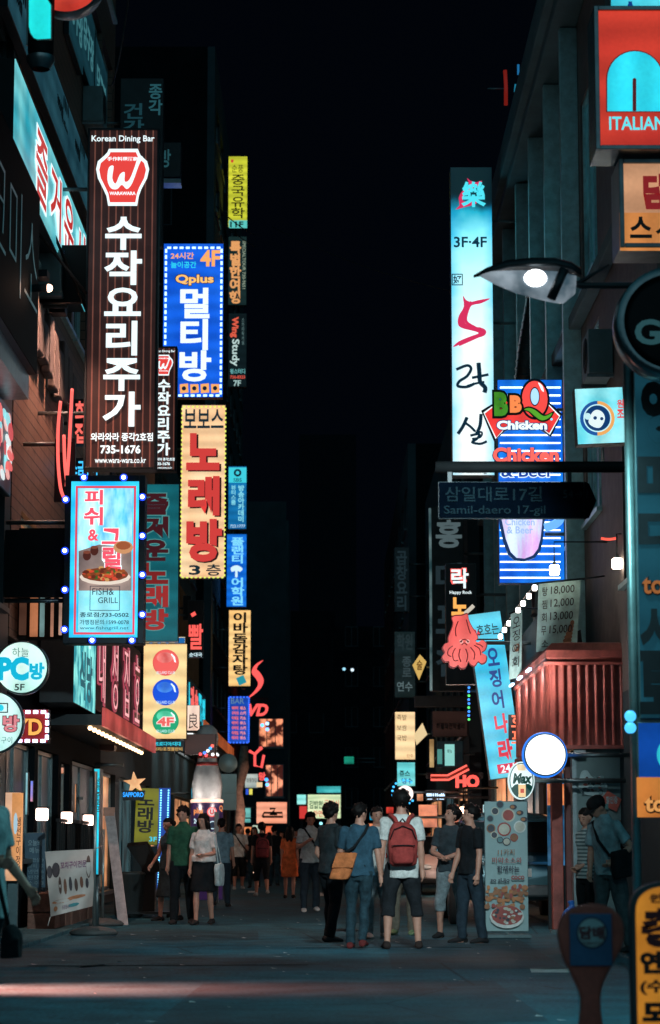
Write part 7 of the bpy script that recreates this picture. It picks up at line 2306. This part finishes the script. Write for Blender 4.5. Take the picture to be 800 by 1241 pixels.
person('person in white top and pale trousers mostly hidden behind the standing group', at(457, 1137), 1.66, R(15), top=WHITE, bottom=LDEN, shoes=CANV, hair='short', group=GR_, legs={-1: (6, 4, 2), 1: (-4, 4, -8)})
person('person in khaki trousers and green sneakers half hidden behind the red backpack', at(489, 1133), 1.66, R(-10), top=C('grey_cotton', (.2, .22, .22)), bottom=C('khaki', (.16, .14, .11)), shoes=C('green_shoe', (.12, .22, .12)), hair='short', group=GR_)
person('man in dark shirt and pale knee shorts, arms folded, chin lifted left', at(547, 1137), 1.68, R(-22), arms={-1: (18, 10, 62, -52), 1: (16, 10, 66, -50)}, legs={-1: (3, 7, -3), 1: (-3, 6, -5)},
       top=C('dark_navy_cotton', (.035, .05, .06)), bottom=LDEN, kind='capri', shoes=C('dark_shoe', (.02, .02, .022)), hair='thick', group=GR_, head=(-38, -14), vox=.01)
person('man in black T-shirt and dark jeans sideways beside the standing food banner', at(571, 1143), 1.66, R(-58), arms={-1: (8, 8, 20, 2), 1: (2, 8, 10, 4)}, legs={-1: (5, 5, 2), 1: (-4, 5, -7)},
       top=BLK, bottom=C('dark_denim', (.02, .035, .05)), shoes=C('dark_shoe', (.02, .02, .022)), hair='thick', group=GR_, head=(-18, -6), vox=.01)
# the couple on the right
person('woman in a white and grey striped T-shirt under the red awning', at(714, 1152), 1.60, R(-62), True, arms={-1: (-14, 6, 58, -26), 1: (-12, 8, 64, -30)}, legs={-1: (3, 3, -2), 1: (-2, 3, -4)},
       top=stripes('striped_jersey', (.42, .5, .5), (.1, .16, .17), .045, .45, 2, 0, .85), bottom=BLK, kind='skinny', hair='tied', head=(20, 14), group='couple under the red awning', vox=.01)
Jc = person('man in a black cap and pale blue shirt leaning towards the striped woman', at(741, 1156), 1.74, R(-50), lean=10, arms={-1: (-6, 12, 24, -16), 1: (-26, 26, 50, -26)}, legs={-1: (6, 4, 0), 1: (-8, 5, -16)},
       top=C('pale_blue_cotton', (.26, .38, .42)), bottom=C('grey_jean', (.07, .09, .1)), hair='cap', head=(-14, 26), collar=True, group='couple under the red awning', vox=.01)
crossbag(Jc, 'black shoulder bag hanging at the hip of the man in the cap', 1, BLK, (.36, .12, .3), .98, False, BLK, yo=-.02)
ph = P(700, 1050, 26.2)
# the trio on the left
TG = 'three people walking past the menu stand'
person('woman with glasses in a sleeveless dark slate dress beside the black menu stand', at(204, 1116), 1.60, R(-38), True, arms={-1: (12, 8, 46, 0), 1: (4, 8, 14, 4)}, legs={-1: (8, 3, 2), 1: (-6, 3, -14)},
       top=C('slate_dress', (.045, .075, .09)), sleeve='none', bottom=C('slate_dress', (.045, .075, .09)), kind='dress', hair='tied', head=(-14, 8), group=TG, vox=.01)
person('man in dark green polo shirt and black trousers, middle of the trio', at(221, 1120), 1.74, R(-6), arms={-1: (0, 7, 10, 4), 1: (6, 8, 16, 3)}, legs={-1: (7, 3, 0), 1: (-5, 3, -12)},
       top=C('bottle_green_cotton', (.025, .1, .06)), bottom=BLK, hair='thick', head=(-14, 4), collar=True, group=TG, vox=.01)
Jd = person('woman in a white blouse and short black skirt carrying a pale tote bag', at(246, 1121), 1.64, R(-12), True, arms={-1: (4, 8, 10, 4), 1: (10, 10, 82, -34)}, legs={-1: (8, 1, 1), 1: (-7, 1, -16)},
       top=C('white_blouse', (.66, .62, .6)), bottom=BLK, kind='skirt', hair='bob', head=(-22, 4), group=TG, vox=.01, hem=.98)
t, q = bagthing('tote_bag', 'pale plastic tote bag hanging from the shoulder of the woman in the white blouse', 'bag', Jd)
m = MB()
rg = []
for z, f in ((.60, .9), (.64, 1), (.8, 1.02), (.92, .96), (.95, .9)):
    rg.append([q(.27 + .055 * f * math.copysign(abs(math.cos(2 * PI * k / 18)) ** .5, math.cos(2 * PI * k / 18)) + .0, -.03 + .17 * f * math.copysign(abs(math.sin(2 * PI * k / 18)) ** .5, math.sin(2 * PI * k / 18)), z) for k in range(18)])
m.loft(rg, C('pale_tote', (.4, .5, .52)))
meshobj('bag_body', remesh(m, .014, 2, .02, 5), C('pale_tote', (.4, .5, .52)), t)
m = MB()
for y in (-.12, .08):
    m.tube([q(.27, y, .93), q(.22, y * .6, 1.2), q(.165, y * .2, 1.44), q(.16, 0, 1.455)], .012, C('pale_tote', (.4, .5, .52)), 6)
m.build('handle', t)
# people further up the street
PG = 'people walking further up the street'
person('man in a pale blue shirt walking behind the tote bag woman', at(268, 1099), 1.68, R(175), top=C('steel_blue_cotton', (.16, .27, .33)), bottom=C('dark_denim', (.02, .035, .05)), legs={-1: (12, 3, -2), 1: (-10, 3, -22)}, group=PG, arms={1: (-8, 8, 4, 4), -1: (8, 8, 20, 4)})
Je = person('man in white T-shirt with black chest strap near the white post', at(289, 1078), 1.72, R(8), top=WHITE, bottom=BLK, kind='capri', shoes=CANV, legs={-1: (10, 3, 4), 1: (-8, 3, -18)}, group=PG)
crossbag(Je, 'small black bag at the hip of the man in the printed white T-shirt', 1, BLK, (.3, .1, .24), .9)
person('woman with dark hair in a black top beside the red backpack walker', at(308, 1076), 1.66, R(-5), True, top=BLK, bottom=DENIM, kind='skinny', hair='long', group=PG, legs={-1: (8, 2, 2), 1: (-8, 2, -16)})
Jf = person('person in black with knee shorts walking away with a dark red backpack', at(317, 1086), 1.68, R(186), top=BLK, bottom=C('black_shorts', (.015, .018, .022)), kind='capri', shoes=CANV, hair='thick', legs={-1: (-8, 3, -34), 1: (10, 3, 2)}, group=PG)
backpack(Jf, 'dark red backpack on the walker in black clothes', C('wine_canvas', (.2, .035, .04)), BLK)
person('woman seen from behind in a long orange top with bare legs', at(351, 1089), 1.58, R(176), True, top=C('orange_cotton', (.75, .16, .05)), bottom=C('orange_cotton', (.75, .16, .05)), kind='skirt', hair='long', legs={-1: (-4, 1, -16), 1: (8, 2, 2)}, group=PG, arms={-1: (-4, 8, 8, 4), 1: (4, 9, 16, 4)}, hem=.8)
t0_ = bagthing('shoulder_bag', 'black handbag at the elbow of the woman in the orange top', 'handbag', Jf)
bpy.data.objects.remove(t0_[0])
Jg = person('man in a pale blue shirt walking towards us with a hand on his chest strap', at(376, 1105), 1.74, R(6), arms={-1: (14, 12, 128, -40), 1: (2, 10, 14, 4)}, legs={-1: (9, 3, 4), 1: (-8, 3, -16)},
       top=C('pale_shirt', (.42, .52, .54)), bottom=C('dark_denim', (.02, .035, .05)), shoes=C('white_shoe', (.6, .62, .62)), hair='thick', collar=True, group=PG, head=(6, 4))
crossbag(Jg, 'wide dark messenger bag at the side of the man in the pale blue shirt', 1, C('dark_bag', (.02, .03, .035)), (.4, .14, .3), .84, False, BLK)
person('man in a white shirt seen from behind beyond the dark grey T-shirt man', at(399, 1083), 1.70, R(170), top=WHITE, bottom=DENIM, group=PG, hair='short')
far = [(332, 1074, 1.70, 175, 'black jacketed person between the red backpack walker and the orange woman', BLK, DENIM, 'short'),
       (341, 1069, 1.6, 10, 'distant woman in grey just left of the orange topped woman', C('grey_cotton', (.2, .22, .22)), BLK, 'long'),
       (276, 1072, 1.66, -8, 'distant person in a wine red top left of the printed T-shirt man', C('wine_cotton', (.2, .04, .05)), BLK, 'bob'),
       (300, 1066, 1.72, 180, 'distant man in a navy shirt behind the woman in black', NAVYC, BLK, 'short'),
       (364, 1068, 1.68, 170, 'distant man in charcoal right of the orange topped woman', C('charcoal_cotton', (.022, .032, .037)), DENIM, 'short'),
       (387, 1066, 1.62, 5, 'distant woman in pale grey behind the messenger bag man', C('pale_grey_cotton', (.35, .37, .37)), BLK, 'long'),
       (421, 1072, 1.68, 178, 'distant man in teal shirt between two men of the standing group', C('teal_cotton', (.06, .16, .18)), BLK, 'short'),
       (449, 1068, 1.64, 12, 'distant woman in white just left of the red backpack', WHITE, BLK, 'bob'),
       (463, 1074, 1.7, -170, 'distant man in a black shirt beside the red backpack', BLK, DENIM, 'short'),
       (511, 1072, 1.62, -15, 'distant woman in a mauve top right of the man with the red backpack', C('mauve_cotton', (.24, .1, .14)), BLK, 'long'),
       (520, 1068, 1.68, 165, 'distant man in dark blue in front of the silver car', NAVYC, BLK, 'short'),
       (244, 1073, 1.68, 178, 'distant man in a grey shirt behind the trio', C('grey_cotton', (.2, .22, .22)), BLK, 'short'),
       (358, 1064, 1.7, 0, 'distant man in white far behind the orange topped woman', WHITE, DENIM, 'short'),
       (326, 1065, 1.6, -175, 'distant woman in brown far behind the red backpack walker', C('brown_cotton', (.16, .09, .06)), BLK, 'long')]
for x, y, h, yw, lab, tp, bt, hr in far:
    a_ = rnd.choice((-1, 1)) * rnd.uniform(5, 11)
    person(lab, at(x, y), h, R(yw), hr in ('long', 'bob'), top=tp, bottom=bt, hair=hr, group='distant crowd at the end of the street', vox=.016, legs={-1: (a_, 3, a_ - 6), 1: (-a_, 3, -a_ - 8)}, arms={-1: (-a_, 8, 8 - a_, 4), 1: (a_, 8, 14 + a_, 4)})
# the passer-by cut off at the left edge, close to us
Jh = person('blurred passer-by in a pale teal shirt cut off by the left edge, close to us', (P(-22, 1240, 15.6).x, 15.6), 1.72, R(64), arms={1: (6, 8, 40, 4), -1: (-6, 16, 84, -4)}, legs={-1: (12, 4, 4), 1: (-8, 4, -18)},
       top=C('pale_teal_shirt', (.3, .44, .46)), bottom=C('dark_trouser', (.03, .05, .055)), hair='short', group=None, vox=.01, hem=.72)
bt_ = thing('shoulder_bag', 'black bag at the hip of the passer-by at the left edge', 'shoulder bag', P(14, 1155, 15.4))
m = MB(); m.ell((0, 0, .08), (.07, .1, .11), BLK, 16, 10); m.box((-.06, -.09, -.03), (.06, .09, .1), BLK)
meshobj('bag_body', remesh(m, .012, 2, .01, 2), BLK, bt_)
MB().tube([(-.02, .0, .16), (-.1, .05, .45), (-.16, .1, .68)], .014, BLK, 8).build('strap', bt_)
bpy.data.scenes.remove(TMP)
